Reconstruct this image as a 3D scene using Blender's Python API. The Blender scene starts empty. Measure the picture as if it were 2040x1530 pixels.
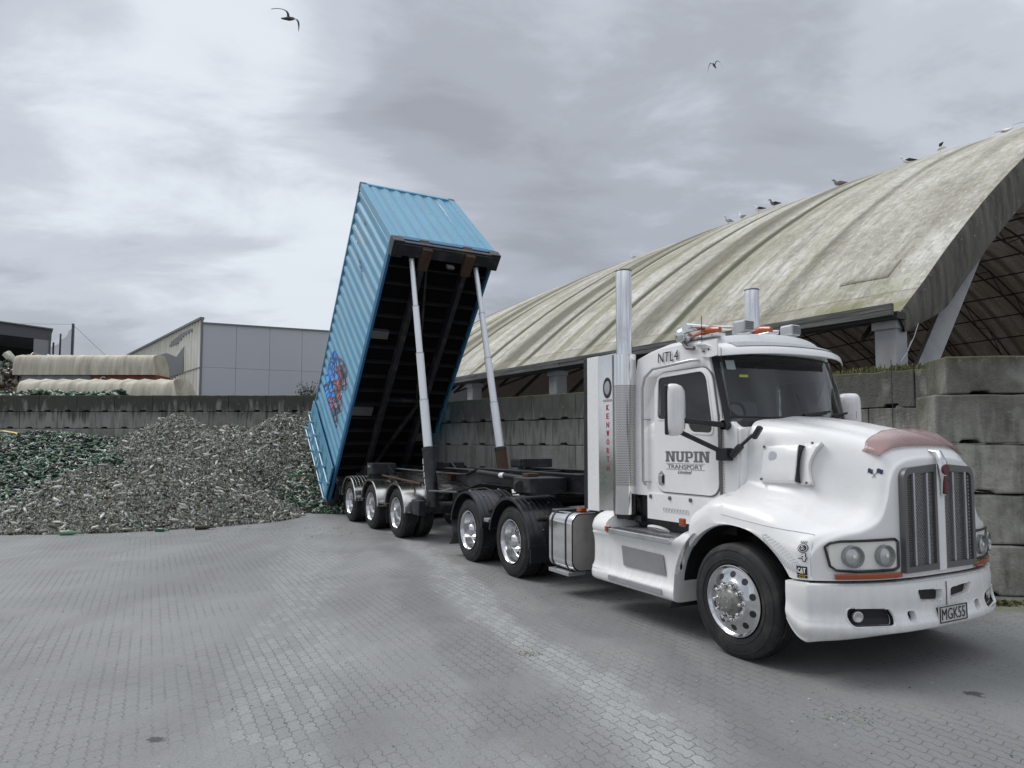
import bpy, math, random
import numpy as np
from mathutils import Vector, Matrix, noise as mnoise
R_ = math.radians
random.seed(7); rng = np.random.default_rng(11)
scene = bpy.context.scene
# ---------------------------------------------------------------- camera
CAM_H = 1.80; FPX = 1355.0; PITCH = 3.5
cd = bpy.data.cameras.new('camera'); cam = bpy.data.objects.new('camera', cd)
scene.collection.objects.link(cam); scene.camera = cam
cam.location = (0, 0, CAM_H); cam.rotation_euler = (R_(90 + PITCH), 0, 0)
cd.sensor_width = 36.0; cd.lens = 36.0 * FPX / 2040.0
cd.shift_y = 39.1 / 2040.0
cd.clip_start = 0.05; cd.clip_end = 3000
scene.render.resolution_x = 1024; scene.render.resolution_y = 768
# ---------------------------------------------------------------- light
SUN_EL, SUN_AZ = 52.0, -70.0        # azimuth: degrees from +Y towards +X
sd = bpy.data.lights.new('sun', 'SUN'); sun = bpy.data.objects.new('sun', sd)
scene.collection.objects.link(sun)
sd.energy = 1.1; sd.angle = R_(30); sd.color = (1.0, 0.975, 0.94)
_d = Vector((math.sin(R_(SUN_AZ)) * math.cos(R_(SUN_EL)), math.cos(R_(SUN_AZ)) * math.cos(R_(SUN_EL)), math.sin(R_(SUN_EL))))
sun.rotation_euler = _d.to_track_quat('Z', 'Y').to_euler(); sun.location = _d * 60
scene.view_settings.view_transform = 'Standard'; scene.view_settings.look = 'None'
scene.view_settings.exposure = 0.58; scene.view_settings.gamma = 1.0
world = bpy.data.worlds.new('World'); scene.world = world; world.use_nodes = True

class NG:
    """tiny node-graph helper"""
    def __init__(s, tree): s.t = tree; s.n = tree.nodes; s.l = tree.links
    def new(s, typ, inp=None, **props):
        n = s.n.new(typ)
        for k, v in props.items(): setattr(n, k, v)
        for k, v in (inp or {}).items():
            sk = n.inputs[k]
            if isinstance(v, bpy.types.NodeSocket): s.l.new(v, sk)
            else: sk.default_value = v
        return n
    def math(s, op, a, b=None, clamp=False):
        n = s.n.new('ShaderNodeMath'); n.operation = op; n.use_clamp = clamp
        for i, v in enumerate((a, b)):
            if v is None: continue
            if isinstance(v, bpy.types.NodeSocket): s.l.new(v, n.inputs[i])
            else: n.inputs[i].default_value = v
        return n.outputs[0]
    def mix(s, f, a, b, mode='MIX'):
        n = s.n.new('ShaderNodeMix'); n.data_type = 'RGBA'; n.blend_type = mode
        for i, v in ((0, f), (6, a), (7, b)):
            if isinstance(v, bpy.types.NodeSocket): s.l.new(v, n.inputs[i])
            else: n.inputs[i].default_value = v if i == 0 else (tuple(v) + (1,))[:4]
        return n.outputs[2]
    def ramp(s, f, stops, interp='LINEAR'):
        n = s.n.new('ShaderNodeValToRGB'); e = n.color_ramp; e.interpolation = interp
        while len(e.elements) < len(stops): e.elements.new(0.5)
        for el, (p, c) in zip(e.elements, stops):
            el.position = p; el.color = (tuple(c) + (1,))[:4] if isinstance(c, (tuple, list)) else (c, c, c, 1)
        s.l.new(f, n.inputs[0]); return n.outputs[0]
    def noise(s, vec, scale, detail=4, rough=0.55, dist=0.0):
        n = s.new('ShaderNodeTexNoise', {'Scale': scale, 'Detail': detail, 'Roughness': rough, 'Distortion': dist})
        if vec is not None: s.l.new(vec, n.inputs['Vector'])
        return n.outputs[0]
    def mapping(s, vec, scale=(1, 1, 1), loc=(0, 0, 0), rot=(0, 0, 0)):
        return s.new('ShaderNodeMapping', {'Vector': vec, 'Scale': scale, 'Location': loc, 'Rotation': rot}).outputs[0]
    def sep(s, vec): return s.new('ShaderNodeSeparateXYZ', {0: vec}).outputs
    def comb(s, x, y, z): return s.new('ShaderNodeCombineXYZ', {0: x, 1: y, 2: z}).outputs[0]

# overcast sky: a physical sky almost wholly behind a layer of stratocumulus
g = NG(world.node_tree); g.n.clear()
sky = g.new('ShaderNodeTexSky'); sky.sky_type = 'NISHITA'; sky.sun_disc = False
sky.sun_elevation = R_(SUN_EL); sky.sun_rotation = R_(SUN_AZ)
tc = g.new('ShaderNodeTexCoord'); dx, dy, dz = g.sep(tc.outputs['Generated'])
zc = g.math('ADD', g.math('MAXIMUM', dz, 0.0), 0.22)
pv = g.comb(g.math('DIVIDE', dx, zc), g.math('DIVIDE', dy, zc), 0.0)
n1 = g.noise(g.mapping(pv, (0.9, 0.75, 1), (3.1, 1.7, 0), (0, 0, 0.5)), 1.0, 3, 0.45, 0.35)
n2 = g.noise(g.mapping(pv, (1.0, 1.6, 1), (0.4, 5.2, 2), (0, 0, -0.35)), 2.0, 8, 0.60, 0.35)
nn = g.math('ADD', g.math('MULTIPLY', n1, 0.62), g.math('MULTIPLY', n2, 0.38))
def lobe(ax, el, width):       # thinner or thicker part of the cloud deck around a compass direction
    d = (math.sin(R_(ax)) * math.cos(R_(el)), math.cos(R_(ax)) * math.cos(R_(el)), math.sin(R_(el)))
    dot = g.new('ShaderNodeVectorMath', {0: tc.outputs['Generated'], 1: d}, operation='DOT_PRODUCT').outputs['Value']
    return g.ramp(dot, [(math.cos(R_(width)), 0.0), (1.0, 1.0)], 'EASE')
for az_, el_, w_, k_ in ((-29, 28, 16, .085), (-22, 20, 18, .085), (-10, 22, 15, .05), (14, 24, 6, .045), (34, 24, 10, .06), (-38, 20, 10, .05), (-38, 31, 9, -.10), (-33, 10, 11, -.05), (-1, 30, 17, -.075), (17, 31, 12, -.05), (8, 14, 14, -.03)):
    nn = g.math('ADD', nn, g.math('MULTIPLY', lobe(az_, el_, w_), k_))
cl = g.ramp(nn, [(0.36, (2.4, 2.5, 2.78)), (0.455, (2.92, 3.06, 3.4)), (0.54, (3.85, 4.1, 4.5)), (0.66, (5.3, 5.65, 6.0))], 'EASE')
hz = g.ramp(dz, [(0.0, 0.0), (0.28, 1.0)])
cl = g.mix(hz, g.mix(0.30, cl, (3.3, 3.4, 3.8)), cl)
zen = g.ramp(dz, [(0.60, (1.0, 1.0, 1.0)), (0.95, (2.65, 2.62, 2.52))])
cl = g.mix(1.0, cl, zen, 'MULTIPLY')
skyc = g.mix(0.93, sky.outputs[0], cl)
bg = g.new('ShaderNodeBackground', {'Color': skyc, 'Strength': 0.1})
g.l.new(bg.outputs[0], g.new('ShaderNodeOutputWorld').inputs[0])

# ---------------------------------------------------------------- materials
MATS = {}
def mat(name, fn=None, **kw):
    if name in MATS: return MATS[name]
    m = bpy.data.materials.new(name); m.use_nodes = True; g = NG(m.node_tree)
    b = g.n['Principled BSDF']
    for k, v in kw.items():
        k = k.replace('_', ' ')
        b.inputs[k].default_value = (tuple(v) + (1,))[:4] if isinstance(v, (tuple, list)) else v
    if fn: fn(g, b)
    MATS[name] = m; return m
def obj_co(g): return g.new('ShaderNodeTexCoord').outputs['Object']
def wpos(g): return g.new('ShaderNodeNewGeometry').outputs['Position']
def bump(g, b, h, strength=0.3, dist=0.02):
    n = g.new('ShaderNodeBump', {'Height': h, 'Strength': strength, 'Distance': dist}); g.l.new(n.outputs[0], b.inputs['Normal'])
def dirty(base, dirt, scale=3.0, amt=0.35, rough=(0.3, 0.6), streak=1.0, lo=0.5, hi=0.75):
    def f(g, b):
        co = g.mapping(obj_co(g), (scale, scale, scale / streak))
        n = g.noise(co, 1.0, 7, 0.62)
        f_ = g.ramp(n, [(lo, 0.0), (hi, 1.0)])
        f_ = g.math('MULTIPLY', f_, amt)
        g.l.new(g.mix(f_, base, dirt), b.inputs['Base Color'])
        n2 = g.noise(obj_co(g), scale * 6, 4, 0.6)
        g.l.new(g.math('ADD', g.math('MULTIPLY', n2, rough[1] - rough[0]), rough[0]), b.inputs['Roughness'])
    return f
def f_white(g, b):
    co = obj_co(g); x, y, z = g.sep(co)
    low = g.ramp(z, [(0.25, 1.0), (1.15, 0.0)])      # road film thrown up by the wheels
    n = g.noise(co, 5.0, 7, 0.65)
    st = g.noise(g.mapping(co, (14, 14, 1.2)), 1.0, 4, 0.6)
    f_ = g.math('ADD', g.math('MULTIPLY', g.ramp(n, [(0.45, 0.0), (0.8, 1.0)]), 0.16), g.math('MULTIPLY', g.math('MULTIPLY', low, g.ramp(st, [(0.35, 0.0), (0.75, 1.0)])), 0.42))
    g.l.new(g.mix(f_, (0.83, 0.83, 0.82), (0.40, 0.38, 0.34)), b.inputs['Base Color'])
    g.l.new(g.math('ADD', g.math('MULTIPLY', n, 0.22), 0.17), b.inputs['Roughness'])
    bump(g, b, g.noise(co, 2.2, 2, 0.5), 0.04, 0.02)
WHITE = mat('white_paint', f_white, Coat_Weight=0.15, Coat_Roughness=0.10)
CHROME = mat('polished_stainless', dirty((0.80, 0.80, 0.80), (0.45, 0.43, 0.40), 4, 0.35, (0.05, 0.2)), Metallic=1.0)
ALLOY = mat('polished_alloy', dirty((0.66, 0.66, 0.67), (0.42, 0.41, 0.39), 9, 0.25, (0.07, 0.2)), Metallic=1.0)
ALU = mat('dull_aluminium', dirty((0.55, 0.56, 0.58), (0.3, 0.29, 0.27), 6, 0.5, (0.3, 0.5)), Metallic=0.9)
BLACK = mat('black_chassis_paint', dirty((0.013, 0.013, 0.017), (0.10, 0.095, 0.085), 4, 0.55, (0.32, 0.6)))
BLACKP = mat('black_plastic', dirty((0.014, 0.014, 0.016), (0.06, 0.06, 0.06), 8, 0.4, (0.35, 0.6)))
GUARD = mat('black_guard_plastic', dirty((0.013, 0.014, 0.02), (0.12, 0.115, 0.11), 3, 0.45, (0.22, 0.45), 3))
RUBBER = mat('tyre_rubber', dirty((0.016, 0.016, 0.017), (0.085, 0.08, 0.072), 5, 0.6, (0.55, 0.85)))
RUST = mat('rusty_steel', dirty((0.065, 0.033, 0.02), (0.022, 0.016, 0.014), 9, 0.8, (0.7, 0.95)))
AMBER = mat('amber_lens', Base_Color=(0.34, 0.062, 0.008), Roughness=0.15, Coat_Weight=0.6)
DGLASS = mat('tinted_glass', Base_Color=(0.012, 0.015, 0.018), Roughness=0.02, IOR=1.52, Coat_Weight=0.3, Coat_Roughness=0.01)
def f_tglass(g, b):
    t = g.new('ShaderNodeBsdfTransparent', {'Color': (0.80, 0.86, 0.86, 1)}); gl = g.new('ShaderNodeBsdfGlossy', {'Color': (1, 1, 1, 1), 'Roughness': 0.015})
    fr = g.new('ShaderNodeFresnel', {'IOR': 1.7}); mx = g.new('ShaderNodeMixShader', {0: fr.outputs[0], 1: t.outputs[0], 2: gl.outputs[0]}); g.l.new(mx.outputs[0], g.n['Material Output'].inputs[0])
TGLASS = mat('tinted_window_glass', f_tglass)
REDL = mat('red_lettering', Base_Color=(0.35, 0.02, 0.035), Roughness=0.4)
INK = mat('black_lettering_and_shade', Base_Color=(0.02, 0.02, 0.022), Roughness=0.45)  # also colours in the shade of the wheel holes and duct slot
GREYL = mat('grey_lettering', Base_Color=(0.16, 0.16, 0.17), Roughness=0.45)
PALEGREY = mat('pale_grey_decal', Base_Color=(0.52, 0.54, 0.58), Roughness=0.4)
WHITEL = mat('white_lettering', Base_Color=(0.8, 0.8, 0.8), Roughness=0.45)
YEL = mat('yellow_lettering', Base_Color=(0.75, 0.55, 0.03), Roughness=0.45)
NAVY = mat('navy_decal', Base_Color=(0.02, 0.03, 0.12), Roughness=0.45)

# ---------------------------------------------------------------- mesh helpers
COL = scene.collection
def link(o, parent=None):
    COL.objects.link(o)
    if parent is not None: o.parent = parent
    return o
def tag(o, label=None, cat=None, group=None, kind=None):
    if label: o['label'] = label
    if cat: o['category'] = cat
    if group: o['group'] = group
    if kind: o['kind'] = kind
    return o
def thing(name, label, cat, loc=(0, 0, 0), rot=(0, 0, 0), group=None):
    o = bpy.data.objects.new(name, None); o.empty_display_size = 0.3; COL.objects.link(o)
    o.location = loc; o.rotation_euler = rot
    return tag(o, label, cat, group)
def part_root(name, parent, loc=(0, 0, 0), rot=(0, 0, 0)):
    o = bpy.data.objects.new(name, None); o.empty_display_size = 0.1; COL.objects.link(o)
    o.parent = parent; o.location = loc; o.rotation_euler = rot; return o
def V(*a): return Vector(a)
class MB:
    def __init__(s): s.v = []; s.f = []
    def add(s, vs, fs):
        k = len(s.v); s.v += [tuple(p) for p in vs]; s.f += [tuple(i + k for i in f) for f in fs]; return s
    def box(s, c, d, M=None):
        hx, hy, hz = d[0] / 2, d[1] / 2, d[2] / 2
        vs = [V(x, y, z) for x in (-hx, hx) for y in (-hy, hy) for z in (-hz, hz)]
        if M is not None: vs = [M @ p for p in vs]
        vs = [p + Vector(c) for p in vs]
        return s.add(vs, [(0, 1, 3, 2), (4, 6, 7, 5), (0, 4, 5, 1), (2, 3, 7, 6), (0, 2, 6, 4), (1, 5, 7, 3)])
    def bx(s, x0, x1, y0, y1, z0, z1):
        return s.box(((x0 + x1) / 2, (y0 + y1) / 2, (z0 + z1) / 2), (abs(x1 - x0), abs(y1 - y0), abs(z1 - z0)))
    def bar(s, a, b, w, h, up=(0, 0, 1)):
        a = Vector(a); b = Vector(b); d = (b - a); L = d.length; d.normalize()
        u = Vector(up); side = d.cross(u)
        if side.length < 1e-4: side = d.cross(V(0, 1, 0))
        side.normalize(); u = side.cross(d)
        M = Matrix((d, side, u)).transposed()
        return s.box((a + b) / 2, (L, w, h), M)
    def tube(s, pts, r, n=12, cap=True, squash=None):
        pts = [Vector(p) for p in pts]; rs = r if isinstance(r, (list, tuple)) else [r] * len(pts)
        ring = []; prev = None
        for i, p in enumerate(pts):
            d = (pts[min(i + 1, len(pts) - 1)] - pts[max(i - 1, 0)]).normalized()
            if prev is None:
                a = V(0, 0, 1) if abs(d.z) < 0.9 else V(1, 0, 0)
                u = d.cross(a).normalized()
            else:
                u = (prev - d * prev.dot(d)); u = u.normalized() if u.length > 1e-6 else d.orthogonal().normalized()
            prev = u; w = d.cross(u)
            kx, ky = squash if squash else (1, 1)
            ring.append([p + (u * math.cos(t) * kx + w * math.sin(t) * ky) * rs[i] for t in [2 * math.pi * j / n for j in range(n)]])
        vs = [q for rr in ring for q in rr]; fs = []
        for i in range(len(pts) - 1):
            for j in range(n):
                fs.append((i * n + j, i * n + (j + 1) % n, (i + 1) * n + (j + 1) % n, (i + 1) * n + j))
        if cap:
            fs.append(tuple(range(n - 1, -1, -1))); k = (len(pts) - 1) * n; fs.append(tuple(k + j for j in range(n)))
        return s.add(vs, fs)
    def lathe(s, prof, axis='y', c=(0, 0, 0), n=32, closed=False, a0=0.0, a1=2 * math.pi):
        """prof: (t along axis, radius)"""
        full = abs(a1 - a0 - 2 * math.pi) < 1e-6; m = n if full else n + 1
        vs = []
        for (t, r) in prof:
            for j in range(m):
                a = a0 + (a1 - a0) * j / n; ca, sa = math.cos(a) * r, math.sin(a) * r
                p = {'x': (t, ca, sa), 'y': (ca, t, sa), 'z': (ca, sa, t)}[axis]
                vs.append((p[0] + c[0], p[1] + c[1], p[2] + c[2]))
        fs = []; P = len(prof)
        for i in range(P if closed else P - 1):
            i2 = (i + 1) % P
            for j in range(n if full else n):
                j2 = (j + 1) % m
                fs.append((i * m + j, i2 * m + j, i2 * m + j2, i * m + j2))
        return s.add(vs, fs)
    def prism(s, poly, y0, y1, axis='y'):
        """poly in the plane across axis, extruded between y0 and y1"""
        n = len(poly)
        def P(a, b, t): return {'y': (a, t, b), 'x': (t, a, b), 'z': (a, b, t)}[axis]
        vs = [P(a, b, y0) for a, b in poly] + [P(a, b, y1) for a, b in poly]
        fs = [tuple(range(n)), tuple(range(2 * n - 1, n - 1, -1))]
        for i in range(n):
            j = (i + 1) % n; fs.append((i, i + n, j + n, j))
        return s.add(vs, fs)
    def grid(s, rows, closed=False):
        n = len(rows[0]); vs = [p for r in rows for p in r]; fs = []
        for i in range(len(rows) - 1):
            for j in range(n - 1 + (1 if closed else 0)):
                j2 = (j + 1) % n
                fs.append((i * n + j, i * n + j2, (i + 1) * n + j2, (i + 1) * n + j))
        return s.add(vs, fs)
    def ball(s, c, r, n=12, m=8):
        rr = r if isinstance(r, (tuple, list)) else (r, r, r)
        rows = []
        for i in range(m + 1):
            t = math.pi * i / m
            rows.append([(c[0] + rr[0] * math.sin(t) * math.cos(2 * math.pi * j / n), c[1] + rr[1] * math.sin(t) * math.sin(2 * math.pi * j / n), c[2] + rr[2] * math.cos(t)) for j in range(n)])
        return s.grid(rows, True)
    def build(s, name, m, parent=None, smooth=35, bevel=0, segs=2, sub=0, solid=0, fix=True, loc=None, rot=None):
        me = bpy.data.meshes.new(name); me.from_pydata(s.v, [], s.f); me.update()
        if fix:
            import bmesh
            bm = bmesh.new(); bm.from_mesh(me)
            bmesh.ops.remove_doubles(bm, verts=bm.verts, dist=1e-5)
            bmesh.ops.recalc_face_normals(bm, faces=bm.faces); bm.to_mesh(me); bm.free()
        if m is not None: me.materials.append(m)
        o = bpy.data.objects.new(name, me); link(o, parent)
        if loc: o.location = loc
        if rot: o.rotation_euler = rot
        if solid:
            q = o.modifiers.new('solid', 'SOLIDIFY'); q.thickness = solid; q.offset = 0
        if bevel:
            q = o.modifiers.new('bevel', 'BEVEL'); q.width = bevel; q.segments = segs; q.limit_method = 'ANGLE'; q.angle_limit = R_(40); q.harden_normals = False
        if sub:
            q = o.modifiers.new('sub', 'SUBSURF'); q.levels = sub; q.render_levels = sub
        if smooth:
            me.shade_smooth()
            if not sub: me.set_sharp_from_angle(angle=R_(smooth if not bevel else 60))
        return o
def text(name, body, size, m, parent, loc, rot, width=None, height=None, shear=0, bold=0.0, extrude=0.001, align='CENTER', spacing=1.0):
    cu = bpy.data.curves.new(name, 'FONT'); cu.body = body; cu.size = size; cu.shear = shear; cu.offset = bold
    cu.extrude = extrude; cu.align_x = align; cu.align_y = 'CENTER'; cu.space_character = spacing; cu.resolution_u = 3
    tmp = bpy.data.objects.new(name + '_tmp', cu); COL.objects.link(tmp)
    bpy.context.view_layer.update()
    me = bpy.data.meshes.new_from_object(tmp.evaluated_get(bpy.context.evaluated_depsgraph_get()))
    bpy.data.objects.remove(tmp); bpy.data.curves.remove(cu)
    xs = [v.co.x for v in me.vertices]; ys = [v.co.y for v in me.vertices]
    w = max(xs) - min(xs); h = max(ys) - min(ys); cx = (max(xs) + min(xs)) / 2; cy = (max(ys) + min(ys)) / 2
    sx = width / w if width else 1.0; sy = height / h if height else (sx if width else 1.0)
    for v in me.vertices: v.co.x = (v.co.x - cx) * sx; v.co.y = (v.co.y - cy) * sy
    me.name = name; me.materials.clear(); me.materials.append(m)
    o = bpy.data.objects.new(name, me); link(o, parent); o.location = loc; o.rotation_euler = rot
    return o
def copy_tree(o, parent=None):
    c = o.copy(); COL.objects.link(c)
    if parent is not None: c.parent = parent
    for ch in o.children: copy_tree(ch, c)
    return c
def catmull(P, n):
    """resample a list of points (np array k x d) with n points, centripetal-free uniform Catmull-Rom"""
    P = np.asarray(P, float); k = len(P); out = []
    for t in np.linspace(0, k - 1, n):
        i = min(int(t), k - 2); u = t - i
        p0 = P[max(i - 1, 0)]; p1 = P[i]; p2 = P[i + 1]; p3 = P[min(i + 2, k - 1)]
        out.append(0.5 * ((2 * p1) + (-p0 + p2) * u + (2 * p0 - 5 * p1 + 4 * p2 - p3) * u * u + (-p0 + 3 * p1 - 3 * p2 + p3) * u ** 3))
    return np.array(out)
def rounded(P, r=.06, n=5):
    out = []
    for i, p in enumerate(P):
        a, b = Vector(P[i - 1]), Vector(P[(i + 1) % len(P)]); p = Vector(p); u = (a - p).normalized(); w = (b - p).normalized(); q0 = p + u * min(r, (a - p).length * .45); q1 = p + w * min(r, (b - p).length * .45)
        for k in range(n): t = k / (n - 1); out.append(tuple(q0 * (1 - t) ** 2 + p * 2 * t * (1 - t) + q1 * t * t))
    return out
def fast_mesh(name, verts, faces_idx, loop_tot, m, cols=None, parent=None, smooth=False):
    """big mesh from numpy arrays; faces_idx flat, loop_tot per face; cols per vertex rgb"""
    me = bpy.data.meshes.new(name); nv = len(verts)
    me.vertices.add(nv); me.vertices.foreach_set('co', verts.astype(np.float32).ravel())
    me.loops.add(len(faces_idx)); me.loops.foreach_set('vertex_index', faces_idx.astype(np.int32))
    me.polygons.add(len(loop_tot)); st = np.concatenate([[0], np.cumsum(loop_tot)[:-1]])
    me.polygons.foreach_set('loop_start', st.astype(np.int32))
    if cols is not None:
        a = me.attributes.new('tint', 'FLOAT_COLOR', 'POINT')
        a.data.foreach_set('color', np.concatenate([cols, np.ones((nv, 1))], 1).astype(np.float32).ravel())
    me.update(calc_edges=True); me.validate()
    if smooth: me.shade_smooth()
    me.materials.append(m)
    return link(bpy.data.objects.new(name, me), parent)
# ================================================================ GROUND
def f_ground(g, b):
    p = wpos(g); x, y, z = g.sep(p)
    q = g.mapping(p, (1, 1, 1), (0, 0, 0), (0, 0, R_(62)))
    qx, qy, _ = g.sep(q)
    jit = g.noise(p, 1.3, 2, 0.5)
    tri = lambda v, per, amp: g.math('MULTIPLY', g.math('PINGPONG', v, per), amp / per)
    bx = g.math('ADD', qx, tri(qy, 0.0425, 0.017)); by = g.math('ADD', qy, tri(qx, 0.0425, 0.017))
    bv = g.comb(g.math('ADD', bx, g.math('MULTIPLY', jit, 0.06)), g.math('ADD', by, g.math('MULTIPLY', g.noise(p, 6.0, 3, 0.6), 0.022)), 0.0)
    br = g.new('ShaderNodeTexBrick', {'Vector': bv, 'Scale': 1.0, 'Mortar Size': 0.0038, 'Mortar Smooth': 0.25, 'Bias': 0.0, 'Brick Width': 0.170, 'Row Height': 0.085, 'Color1': (0, 0, 0, 1), 'Color2': (1, 1, 1, 1), 'Mortar': (0.5, 0.5, 0.5, 1)})
    br.offset = 0.5
    mort = br.outputs['Fac']; tone = g.new('ShaderNodeRGBToBW', {0: br.outputs['Color']}).outputs[0]
    big = g.noise(g.mapping(p, (1, 1, 1), (4, 7, 0)), 0.33, 4, 0.6, 0.6)
    med = g.noise(p, 1.7, 6, 0.65, 0.3); fine = g.noise(p, 55, 3, 0.7)
    # long smears left by turning tyres
    sm = g.noise(g.mapping(p, (0.75, 0.16, 1), (2, 0, 0), (0, 0, R_(-24))), 1.6, 4, 0.55, 0.8)
    base = g.mix(g.ramp(big, [(0.36, 0.0), (0.62, 1.0)]), (0.215, 0.219, 0.218), (0.285, 0.289, 0.283))
    base = g.mix(g.math('MULTIPLY', g.ramp(sm, [(0.47, 0.0), (0.60, 1.0)]), 0.26), base, (0.150, 0.150, 0.158))
    base = g.mix(g.math('MULTIPLY', g.ramp(med, [(0.50, 0.0), (0.68, 1.0)]), 0.34), base, (0.250, 0.262, 0.252))
    # worn wheel track: a band where the paver faces are scrubbed clean
    def band(px, py, dxx, dyy, w):
        L = math.hypot(dxx, dyy); nx, ny = dyy / L, -dxx / L
        d = g.math('ABSOLUTE', g.math('ADD', g.math('ADD', g.math('MULTIPLY', x, nx), g.math('MULTIPLY', y, ny)), g.math('ADD', -(px * nx + py * ny), g.math('MULTIPLY', g.math('SUBTRACT', big, 0.5), 1.6))))
        return g.ramp(g.math('DIVIDE', d, w), [(0.35, 1.0), (1.0, 0.0)], 'EASE')
    tr = g.math('MAXIMUM', band(0.74, 4.6, 0.80, -2.5, 0.34), g.math('MULTIPLY', band(-1.9, 6.2, 1.0, -3.6, 0.55), 0.55))
    clean = g.math('MULTIPLY', tr, g.math('MULTIPLY', g.math('SUBTRACT', 1.0, mort), g.ramp(tone, [(0.2, 0.45), (0.8, 1.0)])))
    base = g.mix(g.math('MULTIPLY', clean, 0.8), base, (0.39, 0.405, 0.40))
    dk = g.math('MULTIPLY', g.math('MAXIMUM', band(0.0, 4.9, 0.80, -2.6, 0.34), band(1.35, 5.6, 0.8, -2.6, 0.3)), 0.42)
    base = g.mix(g.math('MULTIPLY', dk, g.ramp(med, [(0.3, 0.3), (0.7, 1.0)])), base, (0.115, 0.117, 0.128))
    base = g.mix(g.math('MULTIPLY', g.math('SUBTRACT', tone, 0.5), 0.16), base, (0.30, 0.31, 0.31))
    dusty = g.ramp(g.noise(p, 0.9, 5, 0.7, 0.2), [(0.42, 1.0), (0.58, 0.05)])   # dust hides many joints
    mm = g.math('MULTIPLY', mort, dusty)
    base = g.mix(g.math('MULTIPLY', mm, 0.70), base, (0.068, 0.068, 0.062))
    base = g.mix(g.math('MULTIPLY', g.ramp(fine, [(0.40, 0.0), (0.60, 1.0)]), 0.34), base, (0.12, 0.122, 0.12))
    # crushed glass and grit, a little green
    gr = g.ramp(g.noise(p, 0.62, 5, 0.7, 0.5), [(0.58, 0.0), (0.70, 1.0)])
    grf = g.math('MULTIPLY', gr, g.ramp(fine, [(0.5, 0.0), (0.62, 1.0)]))
    base = g.mix(g.math('MULTIPLY', grf, 0.55), base, (0.265, 0.28, 0.205))
    spk = g.ramp(g.noise(p, 30, 2, 0.5), [(0.74, 0.0), (0.78, 1.0)])
    base = g.mix(g.math('MULTIPLY', spk, 0.55), base, (0.075, 0.075, 0.07))
    # moss and silt at the foot of the block wall on the right
    wl = g.ramp(g.math('ADD', g.math('ADD', g.math('MULTIPLY', x, 0.35), g.math('MULTIPLY', y, 0.45)), g.math('MULTIPLY', med, 1.4)), [(0.0, 0.0), (1.0, 0.0)])
    d2 = g.math('SUBTRACT', g.math('ADD', g.math('MULTIPLY', x, 0.696), g.math('MULTIPLY', y, 0.717)), 10.15)
    near = g.ramp(g.math('ADD', g.math('MULTIPLY', g.math('ABSOLUTE', g.math('SUBTRACT', y, 7.7)), 0.55), g.math('MULTIPLY', g.math('SUBTRACT', 0.6, med), 2.0)), [(0.25, 1.0), (0.62, 0.0)])
    near = g.math('MULTIPLY', near, g.ramp(g.math('SUBTRACT', x, 3.6), [(0.0, 0.0), (0.8, 1.0)]))
    moss = g.mix(g.ramp(fine, [(0.4, 0.0), (0.6, 1.0)]), (0.10, 0.10, 0.055), (0.24, 0.235, 0.17))
    base = g.mix(g.math('MULTIPLY', near, 0.8), base, moss)
    # oil spots
    for (ox, oy, rr) in ((-2.18, 4.28, 0.085), (-2.95, 3.88, 0.09), (3.36, 5.05, 0.10)):
        dd = g.math('SQRT', g.math('ADD', g.math('POWER', g.math('SUBTRACT', x, ox), 2.0), g.math('MULTIPLY', g.math('POWER', g.math('SUBTRACT', y, oy), 2.0), 2.2)))
        s_ = g.ramp(g.math('ADD', dd, g.math('MULTIPLY', g.math('SUBTRACT', g.noise(p, 9, 5, 0.75), 0.5), 0.34)), [(rr * 0.62, 1.0), (rr * 0.85, 0.0)])
        base = g.mix(g.math('MULTIPLY', s_, 0.85), base, (0.045, 0.045, 0.042))
    g.l.new(base, b.inputs['Base Color'])
    g.l.new(g.math('ADD', g.math('MULTIPLY', med, 0.3), 0.6), b.inputs['Roughness'])
    h = g.math('ADD', g.math('MULTIPLY', mm, -1.0), g.math('ADD', g.math('MULTIPLY', fine, 0.28), g.math('MULTIPLY', tone, 0.22)))
    bump(g, b, h, 0.55, 0.012)
GROUND = mat('grey_block_paving', f_ground)
m = MB(); m.add([(-400, -60, 0), (400, -60, 0), (400, 700, 0), (-400, 700, 0)], [(0, 1, 2, 3)])
tag(m.build('ground', GROUND, smooth=0, fix=False), kind='structure')

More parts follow.
